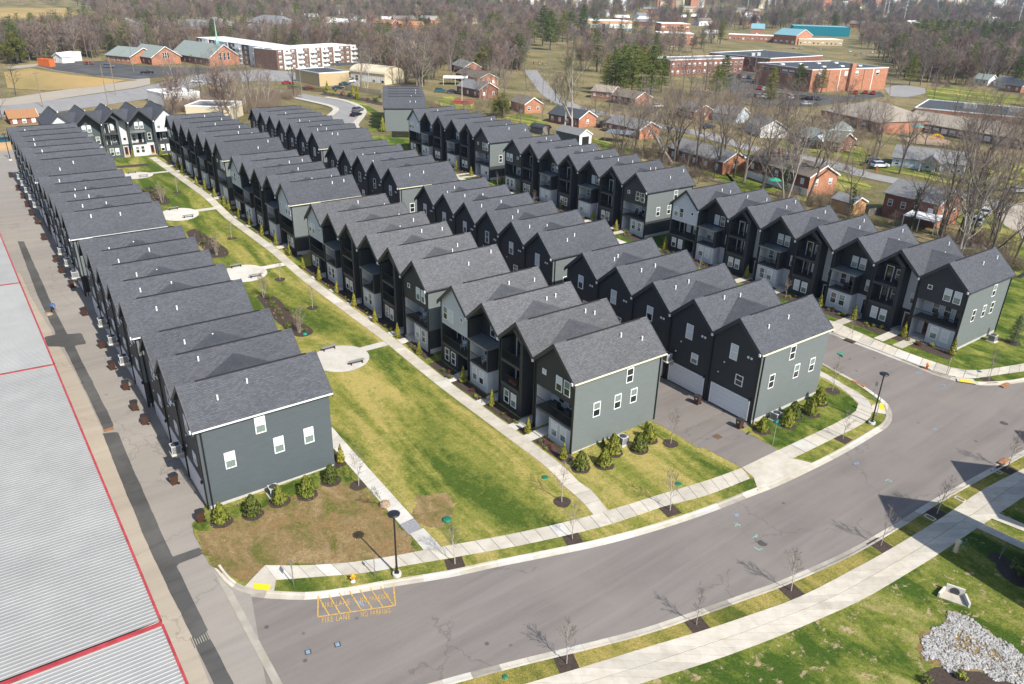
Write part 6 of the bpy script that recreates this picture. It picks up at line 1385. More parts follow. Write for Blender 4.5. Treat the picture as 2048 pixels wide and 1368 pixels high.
# ---- balcony furniture
def on_unit(g, i, x, y, z):
    h = UNIT[(g, i)]; return Matrix.Translation(h.location) @ Matrix.Rotation(h.rotation_euler.z, 4, 'Z') @ Vector((x, y, z)), h.rotation_euler.z
def chair(g, i, x, y, z, lb, mat='wicker', turn=0.0):
    p, rz = on_unit(g, i, x, y, z); r = empty('balcony_chair', p, rz + turn, lb, 'chair', 'balcony chairs')
    MB().box(-.3, .3, -.3, .3, .36, .46).obj('seat', mat, r); MB().box(-.3, .3, .22, .32, .46, .95).obj('backrest', mat, r)
    for sx in (-.26, .26):
        MB().box(sx - .03, sx + .03, -.3, .3, .62, .67).obj('armrest', mat, r)
        for sy in (-.27, .27): MB().box(sx - .025, sx + .025, sy - .025, sy + .025, 0, .36 if sy > 0 else .62).obj('leg', mat, r)
def grill(g, i, x, y, z, lb):
    p, rz = on_unit(g, i, x, y, z); r = empty('covered_grill', p, rz, lb, 'grill', 'covered grills')
    MB().add([(-.5, -.3, .25), (.5, -.3, .25), (.5, .3, .25), (-.5, .3, .25), (-.42, -.26, 1.0), (.42, -.26, 1.0), (.42, .26, 1.0), (-.42, .26, 1.0), (-.35, -.02, 1.2), (.35, -.02, 1.2)], [(0, 3, 2, 1), (0, 1, 5, 4), (1, 2, 6, 5), (2, 3, 7, 6), (3, 0, 4, 7), (4, 5, 9, 8), (6, 7, 8, 9), (5, 6, 9), (7, 4, 8)]).obj('cover', 'cover_dark', r)
    for sx in (-.4, .4): MB().box(sx - .04, sx + .04, -.2, .2, 0, .25).obj('leg', 'black_metal', r)
BZ = 2.9
grill('B1', 3, 2.4, .9, BZ, 'covered grill on the loggia of the nearest lawn house, left one'); grill('B1', 3, 4.4, .9, BZ, 'covered grill on the loggia of the nearest lawn house, right one')
chair('B1', 0, 3.6, .9, BZ, 'pale cushioned chair on the dark loggia of the white gable lawn house', 'wall_lightblue', .4); chair('B1', 1, 2.0, .8, 2.95, 'pale chair on the white box balcony near the street', 'wall_white', -.4)
chair('B2', 5, 3.2, .9, BZ, 'grey chair, left on the loggia of the second lawn group', 'ac_grey', .3); chair('B2', 5, 4.4, .8, BZ, 'grey chair, right on the loggia of the second lawn group', 'ac_grey', -.3); chair('B2', 3, 2.0, .8, 2.95, 'framed lounge chair on a white box balcony', 'cover_dark', .8)
chair('D1', 7, 2.6, .9, BZ, 'dark armchair, left on the corner house loggia', 'wicker', .3); chair('D1', 7, 3.8, .9, BZ, 'dark armchair, right on the corner house loggia', 'wicker', -.2); chair('D1', 5, 2.2, .8, 2.95, 'dark armchair on the near white box balcony across the street', 'wicker', .5); chair('D1', 3, 1.6, .8, 2.95, 'armchair on the second white box balcony across the street', 'bench_grey', .2)
chair('D2', 6, 2.6, .9, BZ, 'black outdoor seat, left on the middle group loggia', 'cover_dark'); chair('D2', 6, 3.7, .9, BZ, 'black outdoor seat, right on the middle group loggia', 'cover_dark'); chair('D2', 4, 1.8, .8, 2.95, 'grey seat on the box balcony of the middle group', 'ac_grey')
chair('D3', 5, 3.0, .9, BZ, 'grey seat on the far group loggia', 'ac_grey')
p, rz = on_unit('B1', 2, 1.6, .55, 3.0); r = empty('flower_box', p, rz, 'planter of red flowers on the lower stacked balcony', 'planter'); MB().box(-.6, .6, -.12, .12, 0, .25).obj('box', 'terracotta', r); m = MB(); leaf_cloud(m, (0, 0, .35), (.6, .14, .14), 60, .05, random.Random(2)); m.obj('flowers', 'flower_red', r)
def word(n):
    if n < 20: return ['first', 'second', 'third', 'fourth', 'fifth', 'sixth', 'seventh', 'eighth', 'ninth', 'tenth', 'eleventh', 'twelfth', 'thirteenth', 'fourteenth', 'fifteenth', 'sixteenth', 'seventeenth', 'eighteenth', 'nineteenth'][n - 1]
    if n >= 100: return 'hundredth' if n == 100 else 'hundred-and-' + word(n - 100)
    t, u = divmod(n, 10); T = ['twent', 'thirt', 'fort', 'fift', 'sixt', 'sevent', 'eight', 'ninet'][t - 2]
    return T + 'ieth' if not u else T + 'y-' + word(u)
# ================================================================== trees of the neighbourhood
def tree(px, py, h, v, lb, nm='bare_tree', grp='bare trees behind the rows', rz=None, ref=15.0):
    parts = v if isinstance(v, tuple) else BIG[v]
    return plant(nm, parts, ('trunk', 'crown'), at(px, py, GZ), lb, 'tree', grp, h / ref, rz)
tree(1128, 277, 23, VASE, 'tall twin bare tree behind the inner row, left trunk', rz=.4); tree(1143, 279, 24, VASE, 'tall twin bare tree behind the inner row, right trunk', rz=2.2)
tree(1345, 326, 15, LEAN, 'leaning pale bare tree behind the middle roofs', rz=math.pi * .12)
tree(1437, 347, 17, 2, 'spreading bare tree before the brick ranch house gable'); tree(1428, 358, 11, 1, 'slim bare tree in the scrub behind the middle group'); tree(1468, 355, 15, 3, 'ivy-footed bare tree beside the brick ranch house')
tree(1529, 366, 16, 0, 'bare tree before the white basement house, leftmost'); tree(1566, 394, 15, 1, 'thick ivy-covered tree before the white basement house'); tree(1580, 371, 17, 2, 'bare tree right against the white basement house'); tree(1589, 321, 12, 4, 'pale forked tree beside the street bins')
tree(1700, 432, 14, 3, 'ivy-clad tree standing over the tan shed'); tree(1672, 320, 9, 4, 'small pale tree before the low brick house'); tree(1754, 314, 13, 2, 'fan shaped tree beside the two parked cars'); tree(1801, 342, 11, 0, 'bare tree before the long white house, left'); tree(1924, 364, 17, 2, 'large pale tree before the long white house, right')
tree(1819, 465, 13, 0, 'ivy column tree by the patio awning'); tree(1885, 470, 12, DARK, 'dark slim tree right of the awning house'); tree(1911, 483, 15, DARK, 'dark tree behind the right corner row, first'); tree(1940, 492, 16, DARK, 'dark tree behind the right corner row, second'); tree(1974, 492, 14, DARK, 'dark tree behind the right corner row, third'); tree(2024, 532, 13, DARK, 'dark tree at the right edge of the yard'); tree(1999, 464, 10, 1, 'thin bare tree on the right yard lawn'); tree(2034, 556, 15, LEAN, 'pale barked leaning tree at the right edge', rz=2.6)
tree(1725, 352, 9, 2, 'dense round bare tree beside the street junction'); tree(1780, 470, 4.5, 0, 'scrubby bare bush behind the corner row roofs'); tree(1960, 500, 4, 3, 'scrubby bare bush by the dark trees')
for i, (x, y, h, v) in enumerate([(844, 173, 21, 4), (800, 171, 20, 1), (812, 165, 18, 0), (733, 184, 15, 4), (722, 176, 17, 1), (897, 142, 16, 2), (862, 160, 15, 3), (988, 88, 12, 2), (1042, 138, 20, 0), (1022, 150, 14, 3), (1000, 170, 15, 2), (985, 190, 12, 1), (1010, 205, 12, 3), (960, 206, 10, 2), (1040, 250, 9, 3), (870, 140, 14, 1), (915, 122, 14, 0), (880, 118, 15, 2)]):
    tree(x, y, h, v, 'bare tree round the brick houses behind the sage block, number %d of the clump counted from the left' % (i + 1) if False else 'bare tree in the clump behind the sage block, %s' % ['tallest pale one', 'next left of the tallest', 'dark one behind the tallest', 'white stemmed by the grey fence', 'grey one left of the curved shop', 'above the carport roof', 'right of the tallest', 'beside the highway bend', 'tall one by the village green', 'left of the village street head', 'over the tan roofed house', 'over the chimney house', 'right of the chimney house', 'by the red deck', 'behind the far inner row', 'above the brick gables', 'high up by the highway', 'high up left of the highway'][i])
TH = []
for i, (x, y, h, v) in enumerate([(363, 204, 16, 4), (345, 200, 14, 1), (380, 206, 12, 0), (406, 202, 15, DARK), (445, 192, 17, 1), (470, 205, 14, 4), (492, 226, 14, 4), (500, 202, 15, 2), (520, 210, 12, 3), (588, 193, 11, DARK), (540, 200, 10, 2), (430, 212, 9, 3), (330, 214, 8, 2), (455, 215, 13, 4), (478, 200, 15, 4), (510, 222, 12, 4), (395, 212, 13, 4), (420, 198, 14, 1), (535, 214, 11, 4)]):
    TH.append((x, y, h, v))
TH.sort(key=lambda q: q[0])
for i, (x, y, h, v) in enumerate(TH): tree(x, y, h, v, 'bare tree in the thicket behind the middle rows, %s from the left' % word(i + 1))
tree(31.6, 191, 12, DARK, 'dark bare tree before the dirt lot'); tree(3, 196, 14, 3, 'russet bare tree at the left edge by the lot'); tree(5, 240, 9, 2, 'bare tree left of the orange roofed bungalow')
GARDEN = [(1262, 300, 7, 3), (1285, 318, 7, 2), (1320, 312, 8, 3), (1372, 352, 7, 1), (1395, 368, 7, 3), (1230, 300, 6, 2), (1320, 240, 9, 3), (1295, 222, 9, 2), (1345, 205, 10, 3), (1305, 262, 8, 3), (1380, 190, 12, 0), (1470, 215, 14, 1), (1500, 230, 15, 2), (1455, 250, 12, 3), (1402, 205, 11, 2), (1365, 185, 14, 1), (1660, 240, 11, 3), (1690, 232, 10, 2), (1620, 225, 12, 1), (1710, 285, 9, 3), (1735, 262, 8, 2), (1760, 270, 9, 3), (1590, 240, 11, 0), (1570, 262, 12, 2), (1545, 245, 11, 3), (1850, 290, 7, 2), (1985, 310, 13, 2), (2020, 330, 12, 3), (1955, 300, 12, 1), (2035, 300, 10, 2), (1900, 262, 11, 0), (1925, 215, 9, 3), (1866, 200, 8, 2), (1840, 172, 13, 2), (1875, 165, 14, 1), (1905, 160, 15, 0), (1935, 170, 13, 2), (1960, 172, 15, 1), (1780, 190, 8, 3), (1800, 150, 12, 2), (1690, 222, 8, 3), (1410, 180, 13, 2), (1340, 165, 10, 2), (1265, 225, 6, 3), (1190, 232, 7, 2), (1085, 240, 6, 3)]
_rg = random.Random(12)
for (x0, x1, y0, y1, n, hh_) in ((1340, 1470, 190, 240, 7, 8), (1450, 1570, 225, 285, 8, 9), (1640, 1790, 225, 285, 6, 7), (1840, 2045, 148, 168, 12, 12), (1860, 2045, 300, 375, 6, 14), (1180, 1340, 216, 262, 9, 7), (905, 1060, 160, 215, 10, 9), (700, 905, 130, 168, 14, 14), (1060, 1180, 150, 215, 6, 9), (1230, 1500, 300, 368, 9, 14), (1500, 1700, 335, 420, 6, 15), (1860, 2045, 445, 545, 9, 15), (1250, 1480, 215, 290, 6, 10), (1640, 2045, 290, 350, 5, 12)):
    GARDEN += [(_rg.uniform(x0, x1), _rg.uniform(y0, y1), hh_ * _rg.uniform(.75, 1.2), _rg.randrange(5)) for _ in range(n)]
GARDEN.sort(key=lambda q: q[0])
_k = [0, 0]
for x, y, h, v in GARDEN:
    p = at(x, y, GZ); j = 0 if x < 1345 else 1; _k[j] += 1
    tree(x, y, h * 1.15, v, 'bare garden tree among the %s houses, %s from the left' % (('middle', 'right hand')[j], word(_k[j])))
# evergreens
for x, y, h, v, lb in [(1228, 192, 17, 0, 'left pine of the dark pine clump'), (1262, 197, 19, 2, 'middle pine of the dark pine clump'), (1300, 198, 19, 0, 'right pine of the dark pine clump'), (1245, 185, 18, 2, 'rear left pine of the dark pine clump'), (1282, 188, 18, 1, 'rear right pine of the dark pine clump'), (1212, 182, 14, 1, 'low olive pine left of the clump'), (1322, 186, 14, 0, 'low pine right of the clump'),
                       (1085, 92, 26, 0, 'tall pine left of the library, nearest the highway'), (1100, 100, 24, 2, 'tall pine left of the library, second'), (1125, 84, 22, 1, 'olive pine left of the library, third'), (1140, 78, 20, 2, 'dense pine left of the library, fourth'), (1166, 70, 24, 0, 'tall pine hard against the library'), (1190, 72, 16, 2, 'round pine before the library glass'),
                       (1445, 190, 15, 0, 'pine beside the school car park, left'), (1430, 196, 12, 2, 'low pine left of the school car park'), (1537, 216, 14, 1, 'slim olive pine before the school car park'), (1597, 182, 11, 2, 'round pine before the dark brick gymnasium wall'), (1641, 186, 10, 0, 'round pine before the lit gymnasium wall'), (1440, 88, 18, 1, 'olive pine before the teal roofed school'), (1790, 122, 16, 1, 'yellow green pine right of the gymnasium'), (1800, 128, 14, 1, 'second yellow green pine right of the gymnasium'), (1818, 172, 14, 1, 'slim golden cedar by the school drive'), (2030, 168, 13, 0, 'dark cedar at the right edge beyond the meadow')]:
    tree(x, y, h, PINE[v], lb, 'pine_tree', 'evergreen trees behind', ref=17.0)
for i in range(15):
    tree(1826 + i * 15.2, 88 + i * .35 + random.uniform(-1, 1), 19, PINE[(i * 2) % 3], 'pine in the long row beyond the meadow, %s from the left' % (['first', 'second', 'third', 'fourth', 'fifth', 'sixth', 'seventh', 'eighth', 'ninth'] + ORD[9:])[i], 'pine_tree', 'pines in the long row', ref=17.0)
tree(966, 137, 11, MAGN, 'broad golden green magnolia by the brick gables', 'magnolia', None, ref=11.0)
for x, y, h, lb in [(847, 60, 14, 'left dark evergreen on the far slope'), (884, 60, 15, 'right dark evergreen on the far slope'), (984, 52, 15, 'dark evergreen by the highway'), (998, 46, 13, 'second dark evergreen by the highway'), (1005, 236, 8, 'dark evergreen bush behind the far inner row'), (996, 232, 7, 'second evergreen bush behind the far inner row'), (35, 128, 15, 'ivy-dark evergreen at the wood edge left')]:
    tree(x, y, h, MAGN, lb, 'evergreen_tree', None, ref=11.0)
def ivy(px, py, h, lb):
    p = at(px, py, GZ); m = MB(); rn = random.Random(int(px))
    for k in range(int(h * 6)): leaf_cloud(m, (rn.uniform(-.3, .3), rn.uniform(-.3, .3), rn.uniform(.2, h)), (.45, .45, .5), 14, .13, rn, .3)
    tag(m.obj('ivy', 'ivy_green', None, p), lb, 'ivy')
ivy(1566, 394, 7, 'ivy sleeve on the thick tree before the white basement house'); ivy(1700, 432, 6.5, 'ivy sleeve on the tree over the tan shed'); ivy(1819, 465, 8.5, 'ivy column beside the patio awning'); ivy(1468, 355, 5, 'ivy sleeve beside the brick ranch house'); ivy(1580, 371, 6, 'ivy strand against the white basement house'); ivy(1529, 366, 4, 'ivy at the foot of the leftmost yard tree')
# ---- the far woods read as one mass
SRC = bpy.data.collections.new('wood_source')
for i, (t, c) in enumerate(FAR):
    m = MB()
    for me_ in (t, c): m.cur = 0 if me_ is t else 1; m.add([v.co for v in me_.vertices], [tuple(f.vertices) for f in me_.polygons])
    o = bpy.data.objects.new('wood_tree', m.mesh('wood_tree', t.materials[0], c.materials[0])); SRC.objects.link(o)
for i in range(6):
    t, c = FAR[i]; o = bpy.data.objects.new('wood_tree', SRC.objects[i].data); SRC.objects.link(o)
_pt, _pc = pine_mesh(66, 15, 4.4, 'pine_green', .55, .3); _m = MB()
for me_ in (_pt, _pc): _m.cur = 0 if me_ is _pt else 1; _m.add([v.co for v in me_.vertices], [tuple(f.vertices) for f in me_.polygons])
_pm = _m.mesh('wood_tree', 'bark_dark', 'pine_green'); SRC.objects.link(bpy.data.objects.new('wood_tree', _pm)); SRC.objects.link(bpy.data.objects.new('wood_tree', _pm))
CLEAR = []; THIN = []
def thin_px(pts, k): THIN.append(([(p.x, p.y) for p in px_line(pts, GZ)], k))
thin_px([(1060, 58), (1420, 55), (1420, 150), (1060, 150)], .3); thin_px([(650, 46), (650, 92), (915, 100), (900, 46)], .35); thin_px([(245, 46), (245, 88), (600, 104), (590, 50)], .3)
def clear_px(pts): CLEAR.append([(p.x, p.y) for p in px_line(pts, GZ)])
for q in ([(-160, 330), (-160, 120), (60, 128), (110, 122), (200, 118), (205, 108), (300, 120), (345, 112), (400, 105), (545, 118), (715, 116), (790, 160), (830, 178), (820, 240), (560, 240), (420, 235), (345, 232), (345, 330), (-160, 430)],
          [(-120, 6), (150, 8), (190, 26), (215, 46), (190, 62), (100, 80), (-120, 92)], [(-60, 54), (60, 50), (200, 42), (200, 50), (0, 74), (-60, 78)],
          [(920, 88), (950, 90), (1000, 62), (1048, 52), (1040, 42), (985, 48), (940, 64)],
          [(870, 160), (890, 135), (960, 128), (1000, 160), (1040, 142), (1090, 125), (1130, 140), (1200, 150), (1330, 150), (1345, 118), (1430, 90), (1560, 86), (1700, 92), (1780, 130), (1790, 160), (1860, 165), (2100, 190), (2100, 700), (700, 700), (780, 215)],
          [(1170, 50), (1170, 90), (1270, 92), (1275, 52)], [(1300, 60), (1300, 98), (1400, 100), (1400, 62)], [(1440, 60), (1440, 96), (1720, 100), (1710, 58)], [(1930, 100), (1930, 124), (2100, 128), (2100, 104)], [(650, 48), (650, 68), (900, 72), (895, 48)], [(730, 80), (730, 98), (785, 98), (785, 80)], [(245, 48), (245, 78), (580, 86), (580, 50)], [(1050, 90), (1050, 140), (1160, 140), (1160, 100)], [(1930, 160), (1930, 190), (2060, 195), (2060, 165)]):
    clear_px(q)
def in_poly(x, y, P):
    c = False; j = len(P) - 1
    for i in range(len(P)):
        if (P[i][1] > y) != (P[j][1] > y) and x < (P[j][0] - P[i][0]) * (y - P[i][1]) / (P[j][1] - P[i][1]) + P[i][0]: c = not c
        j = i
    return c
# small houses that show through the woods
_rh = random.Random(61); HOMES = []
for _ in range(400):
    x, y = _rh.uniform(570, 2040), _rh.uniform(22, 92)
    if len(HOMES) >= 64: break
    p = at(x, y, GZ); r_ = math.hypot(p.x, p.y)
    if any((p.xy - q.xy).length < 38 for q, _x in HOMES) or any(in_poly(p.x, p.y, P) for P in CLEAR) or any(in_poly(p.x, p.y, P) for P, k in THIN[:1]): continue
    HOMES.append((p, x))
HOMES.sort(key=lambda q: q[1])
for i, (p, x) in enumerate(HOMES):
    L_, D_, h_ = _rh.uniform(12, 22), _rh.uniform(9, 12), _rh.uniform(3.2, 6); e_ = empty('woodland_house', p, _rh.uniform(-.6, .6), 'small house showing through the far woods, %s from the left' % word(i + 1), 'house', 'houses in the far woods')
    MB().prism([(-D_ / 2, -2), (D_ / 2, -2), (D_ / 2, h_), (0, h_ + 2.6), (-D_ / 2, h_)], 'x', -L_ / 2, L_ / 2).obj('wall', _rh.choice(['wall_white', 'brick_orange', 'brick_red', 'wall_cream', 'wall_white']), e_)
    rm_ = _rh.choice(['roof_grey', 'roof_white', 'roof_brown', 'roof_tan', 'roof_grey', 'roof_white'])
    for s_ in (-1, 1): MB().add([(-L_ / 2 - .5, s_ * (D_ / 2 + .5), h_ - .2), (L_ / 2 + .5, s_ * (D_ / 2 + .5), h_ - .2), (L_ / 2 + .5, 0, h_ + 2.8), (-L_ / 2 - .5, 0, h_ + 2.8)], [(0, 1, 2, 3)]).obj('roof_slope', rm_, e_)
    for k in range(3): MB().box(-.7, .7, -.06, 0, 1, 2.5).obj('window', 'glass_dark', e_, (L_ * (k - 1) * .3, -D_ / 2, 0))
def woods():
    rn = random.Random(77); vs = []; sc = []
    def fill(n, r0, r1, a0, a1, size):
        for _ in range(n):
            r = math.sqrt(rn.uniform(r0 * r0, r1 * r1)); a = rn.uniform(a0, a1); x, y = r * math.sin(a), r * math.cos(a)
            if any((x - q.x) ** 2 + (y - q.y) ** 2 < 20 ** 2 or ((x - q.x * (1 - 26 / q.length)) ** 2 + (y - q.y * (1 - 26 / q.length)) ** 2 < 22 ** 2) for q, _x in HOMES): continue
            if r > 800 and noise.noise(Vector((x / 190, y / 150, 1.7))) > .2: continue
            s_, t_ = st_of(x, y)
            if s_ < 240 and -60 < t_ < 118: continue
            if any(in_poly(x, y, P) for P in CLEAR): continue
            if any(rn.random() > k and in_poly(x, y, P) for P, k in THIN): continue
            vs.append((x, y, hh(x, y) + GZ)); sc.append(size * rn.uniform(.7, 1.25))
    A = R(44)
    fill(6200, 250, 620, -A, A, 1.0); fill(7500, 620, 1200, -A, A, 1.05); fill(10500, 1200, 2400, -A, A, 1.25); fill(8000, 2400, 5200, -A, A, 2.0)
    me_ = bpy.data.meshes.new('far_woods'); me_.from_pydata(vs, [], []); at_ = me_.attributes.new('wood_scale', 'FLOAT', 'POINT'); at_.data.foreach_set('value', sc)
    o = link('far_woods', me_); tag(o, 'brown leafless woods covering the hills behind the town', 'woods', kind='stuff')
    ng = bpy.data.node_groups.new('woods', 'GeometryNodeTree'); ng.interface.new_socket('Geometry', in_out='INPUT', socket_type='NodeSocketGeometry'); ng.interface.new_socket('Geometry', in_out='OUTPUT', socket_type='NodeSocketGeometry')
    N = ng.nodes; Lk = ng.links; gi = N.new('NodeGroupInput'); go = N.new('NodeGroupOutput'); ip = N.new('GeometryNodeInstanceOnPoints'); ci = N.new('GeometryNodeCollectionInfo'); ci.inputs['Collection'].default_value = SRC; ci.inputs['Separate Children'].default_value = True; ci.inputs['Reset Children'].default_value = True
    ip.inputs['Pick Instance'].default_value = True
    ri = N.new('FunctionNodeRandomValue'); ri.data_type = 'INT'; ri.inputs[4].default_value = 0; ri.inputs[5].default_value = len(SRC.objects) - 1
    rv = N.new('FunctionNodeRandomValue'); rv.data_type = 'FLOAT_VECTOR'; rv.inputs[0].default_value = (0, 0, 0); rv.inputs[1].default_value = (.08, .08, 6.28)
    na = N.new('GeometryNodeInputNamedAttribute'); na.data_type = 'FLOAT'; na.inputs[0].default_value = 'wood_scale'
    Lk.new(gi.outputs[0], ip.inputs['Points']); Lk.new(ci.outputs[0], ip.inputs['Instance']); Lk.new(ri.outputs[2], ip.inputs['Instance Index']); Lk.new(rv.outputs[0], ip.inputs['Rotation']); Lk.new(na.outputs[0], ip.inputs['Scale']); Lk.new(ip.outputs[0], go.inputs[0])
    md = o.modifiers.new('woods', 'NODES'); md.node_group = ng
    # low scrub along the wood edges and between the gardens
    m = MB(); rn = random.Random(4)
    for (x0, x1, y0, y1, n) in ((335, 560, 198, 228, 380), (520, 600, 188, 200, 60), (1225, 1420, 290, 365, 120), (1560, 1720, 385, 440, 60), (1880, 2040, 470, 560, 90), (860, 1060, 205, 240, 60), (1160, 1330, 215, 250, 60), (1340, 1480, 185, 240, 80), (1640, 1780, 240, 285, 70), (1830, 2040, 150, 175, 90)):
        for _ in range(n):
            p = at(rn.uniform(x0, x1), rn.uniform(y0, y1), GZ); s_, t_ = st_of(p.x, p.y)
            if 8 < t_ < 110 and s_ < 196: continue
            hgt = rn.uniform(1.2, 3.2) * (1.5 if x0 == 335 else 1)
            for k in range(26):
                a = rn.uniform(0, 6.28); d = Vector((math.cos(a) * rn.uniform(.1, .7), math.sin(a) * rn.uniform(.1, .7), 1)).normalized(); q = p + Vector((rn.uniform(-.7, .7), rn.uniform(-.7, .7), 0)); e = q + d * hgt * rn.uniform(.6, 1.1); m.tube(q, e, .022, .012, 3, caps=False)
                for _k in range(3):
                    f = q.lerp(e, rn.uniform(.4, .95)); m.tube(f, f + Vector((rn.uniform(-.6, .6), rn.uniform(-.6, .6), rn.uniform(.1, .6))), .012, .008, 3, caps=False)
    tag(m.obj('scrub', 'twig_tan'), 'brown leafless scrub along the garden and wood edges', 'scrub', kind='stuff')
woods()
# ================================================================== cars, poles, people, far town
def car_parts(kind):
    """body, glasshouse, four wheels, lamps; length along x"""
    L, Wd = (4.7, 1.85); hb = .75 if kind == 'sedan' else .9; ht = 1.42 if kind == 'sedan' else 1.68
    if kind == 'truck': hb, ht, L = 1.0, 1.8, 5.6
    prof = {'sedan': [(-2.3, .35), (2.3, .35), (2.32, .62), (2.2, .78), (1.2, .92), (-1.55, .98), (-2.2, .92), (-2.32, .6)], 'suv': [(-2.3, .4), (2.3, .4), (2.33, .75), (2.15, .95), (1.2, 1.06), (-2.2, 1.1), (-2.33, .7)], 'truck': [(-2.8, .5), (2.8, .5), (2.82, .95), (2.6, 1.15), (1.2, 1.2), (-2.78, 1.15)]}[kind]
    body = MB(); n = len(prof); vs = []
    for y, k in ((-Wd / 2, .97), (-Wd / 2 + .12, 1.0), (Wd / 2 - .12, 1.0), (Wd / 2, .97)):
        vs += [(x * k, y, .66 + (z - .66) * (k if y in (-Wd / 2, Wd / 2) else 1.03)) for x, z in prof]
    fs = [(r * n + i, r * n + (i + 1) % n, (r + 1) * n + (i + 1) % n, (r + 1) * n + i) for r in range(3) for i in range(n)] + [tuple(range(n - 1, -1, -1)), tuple(range(3 * n, 4 * n))]
    body.add(vs, fs); zb = prof[4][1]
    x0, x1, x2, x3 = {'sedan': (-1.75, -1.0, .35, 1.15), 'suv': (-2.2, -1.85, .35, 1.2), 'truck': (-.7, -.5, .75, 1.5)}[kind]
    g = MB(); g.add([(x0, -.86, zb - .02), (x3, -.86, zb - .06), (x3, .86, zb - .06), (x0, .86, zb - .02), (x1, -.66, ht - .06), (x2, -.66, ht - .06), (x2, .66, ht - .06), (x1, .66, ht - .06)], [(0, 1, 5, 4), (1, 2, 6, 5), (2, 3, 7, 6), (3, 0, 4, 7)])
    rf = MB().add([(x1 - .05, -.68, ht - .06), (x2 + .05, -.68, ht - .06), (x2 + .05, .68, ht - .06), (x1 - .05, .68, ht - .06), (x1 + .05, -.6, ht), (x2 - .05, -.6, ht), (x2 - .05, .6, ht), (x1 + .05, .6, ht)], [(0, 3, 2, 1), (4, 5, 6, 7), (0, 1, 5, 4), (1, 2, 6, 5), (2, 3, 7, 6), (3, 0, 4, 7)])
    wheel = MB().tube((0, -.1, 0), (0, .1, 0), .34, .34, 12).mesh('wheel', 'tyre'); rim = MB().tube((0, -.11, 0), (0, .11, 0), .2, .2, 10).mesh('rim', 'steel')
    hl = MB().box(0, .04, -.2, .2, -.08, .08)
    return body.mesh('body', 'car_white'), g.mesh('windows', 'car_glass'), rf.mesh('roof', 'car_white'), wheel, rim, hl.mesh('headlight', 'lamp_glass'), hl.mesh('tail_light', 'tail_red'), prof
CARS = {k: car_parts(k) for k in ('sedan', 'suv', 'truck')}
PAINTED = {}
def car(p, rz, kind, col, lb, grp='parked cars', sc=1.0):
    b, g, rf, wh, rim, hl, tl, prof = CARS[kind]; key = (kind, col)
    if key not in PAINTED:
        bb, rr = b.copy(), rf.copy()
        for m in (bb, rr): m.materials.clear(); m.materials.append(MAT['car_' + col])
        PAINTED[key] = (bb, rr)
    r = empty('parked_car', p, rz, lb, 'car', grp); r.scale = (sc,) * 3; link('body', PAINTED[key][0], r); link('windows', g, r); link('roof', PAINTED[key][1], r)
    for x in (-1.42, 1.42):
        for y in (-.84, .84):
            w = link('wheel', wh, r, (x, y, .34)); link('rim', rim, w)
    for y in (-.62, .62): link('headlight', hl, r, (max(q[0] for q in prof) - .02, y, .72)); link('tail_light', tl, r, (min(q[0] for q in prof) - .02, y, .78))
    return r
def car_px(px, py, ang, kind, col, lb, **k): return car(at(px, py, GZ + .1), ang, kind, col, lb, **k)
car_px(712, 232, 1.15, 'sedan', 'black', 'front black car parked on the curved road'); car_px(716, 223, 1.15, 'suv', 'grey', 'rear grey car parked on the curved road')
car_px(1759, 335, .2, 'suv', 'white', 'white car with blue stripe parked by the street junction'); car_px(1748, 326, .25, 'sedan', 'navy', 'dark car behind the white one at the junction'); car_px(1953, 448, 1.0, 'suv', 'silver', 'silver car on the drive of the right brick house'); car_px(1970, 430, .9, 'suv', 'white', 'white car on the drive of the right brick house'); car_px(2035, 385, .1, 'sedan', 'silver', 'silver car at the right edge street'); car_px(1486, 319, .3, 'sedan', 'teal', 'teal car beside the brick ranch house')
car_px(8, 288, 1.1, 'truck', 'teal', 'teal pickup parked at the left edge'); car_px(905, 186, .1, 'sedan', 'navy', 'dark blue car before the chimney house'); car_px(881, 184, .1, 'suv', 'teal', 'teal car beside the grass behind the sage block'); car_px(1416, 256, .3, 'sedan', 'navy', 'dark car before the pale blue house'); car_px(1205, 253, 1.0, 'truck', 'black', 'black truck beside the metal carport'); car_px(1313, 215, .4, 'sedan', 'white', 'white car beneath the garden trees'); car_px(1612, 210, .1, 'sedan', 'silver', 'silver car on the school road')
car_px(218, 135, .15, 'suv', 'grey', 'grey car on the church car park'); car_px(295, 148, .4, 'truck', 'black', 'dark truck beside the church car park'); car_px(178, 129, .1, 'sedan', 'red', 'red car by the poles of the car park'); car_px(395, 165, .1, 'sedan', 'white', 'white car behind the thicket'); car_px(435, 172, .1, 'sedan', 'white', 'second white car behind the thicket'); car_px(640, 141, .1, 'sedan', 'black', 'black car before the apartments')
rc = random.Random(8); COLS = ['white', 'silver', 'black', 'navy', 'grey', 'white', 'red', 'gold']
n = 0
lot = [(1478 + i * 9.5, 155 + i * 1.2) for i in range(8)] + [(1498 + i * 10, 176 + i * 1.6) for i in range(9)] + [(1500 + i * 10.5, 195 + i * .35) for i in range(14)] + [(1628, 180), (1710, 188), (1730, 187), (1745, 189)]
for x, y in lot:
    if rc.random() < .1: continue
    car_px(x, y, 1.25 if y < 190 else .95, rc.choice(['sedan', 'suv', 'suv']), rc.choice(COLS), 'car in the school car park, %s counted row by row' % (['first', 'second', 'third', 'fourth', 'fifth', 'sixth', 'seventh', 'eighth', 'ninth'] + ORD[9:] + ['thirty-first', 'thirty-second', 'thirty-third', 'thirty-fourth', 'thirty-fifth', 'thirty-sixth'])[n], grp='cars in the school car park'); n += 1
n = 0
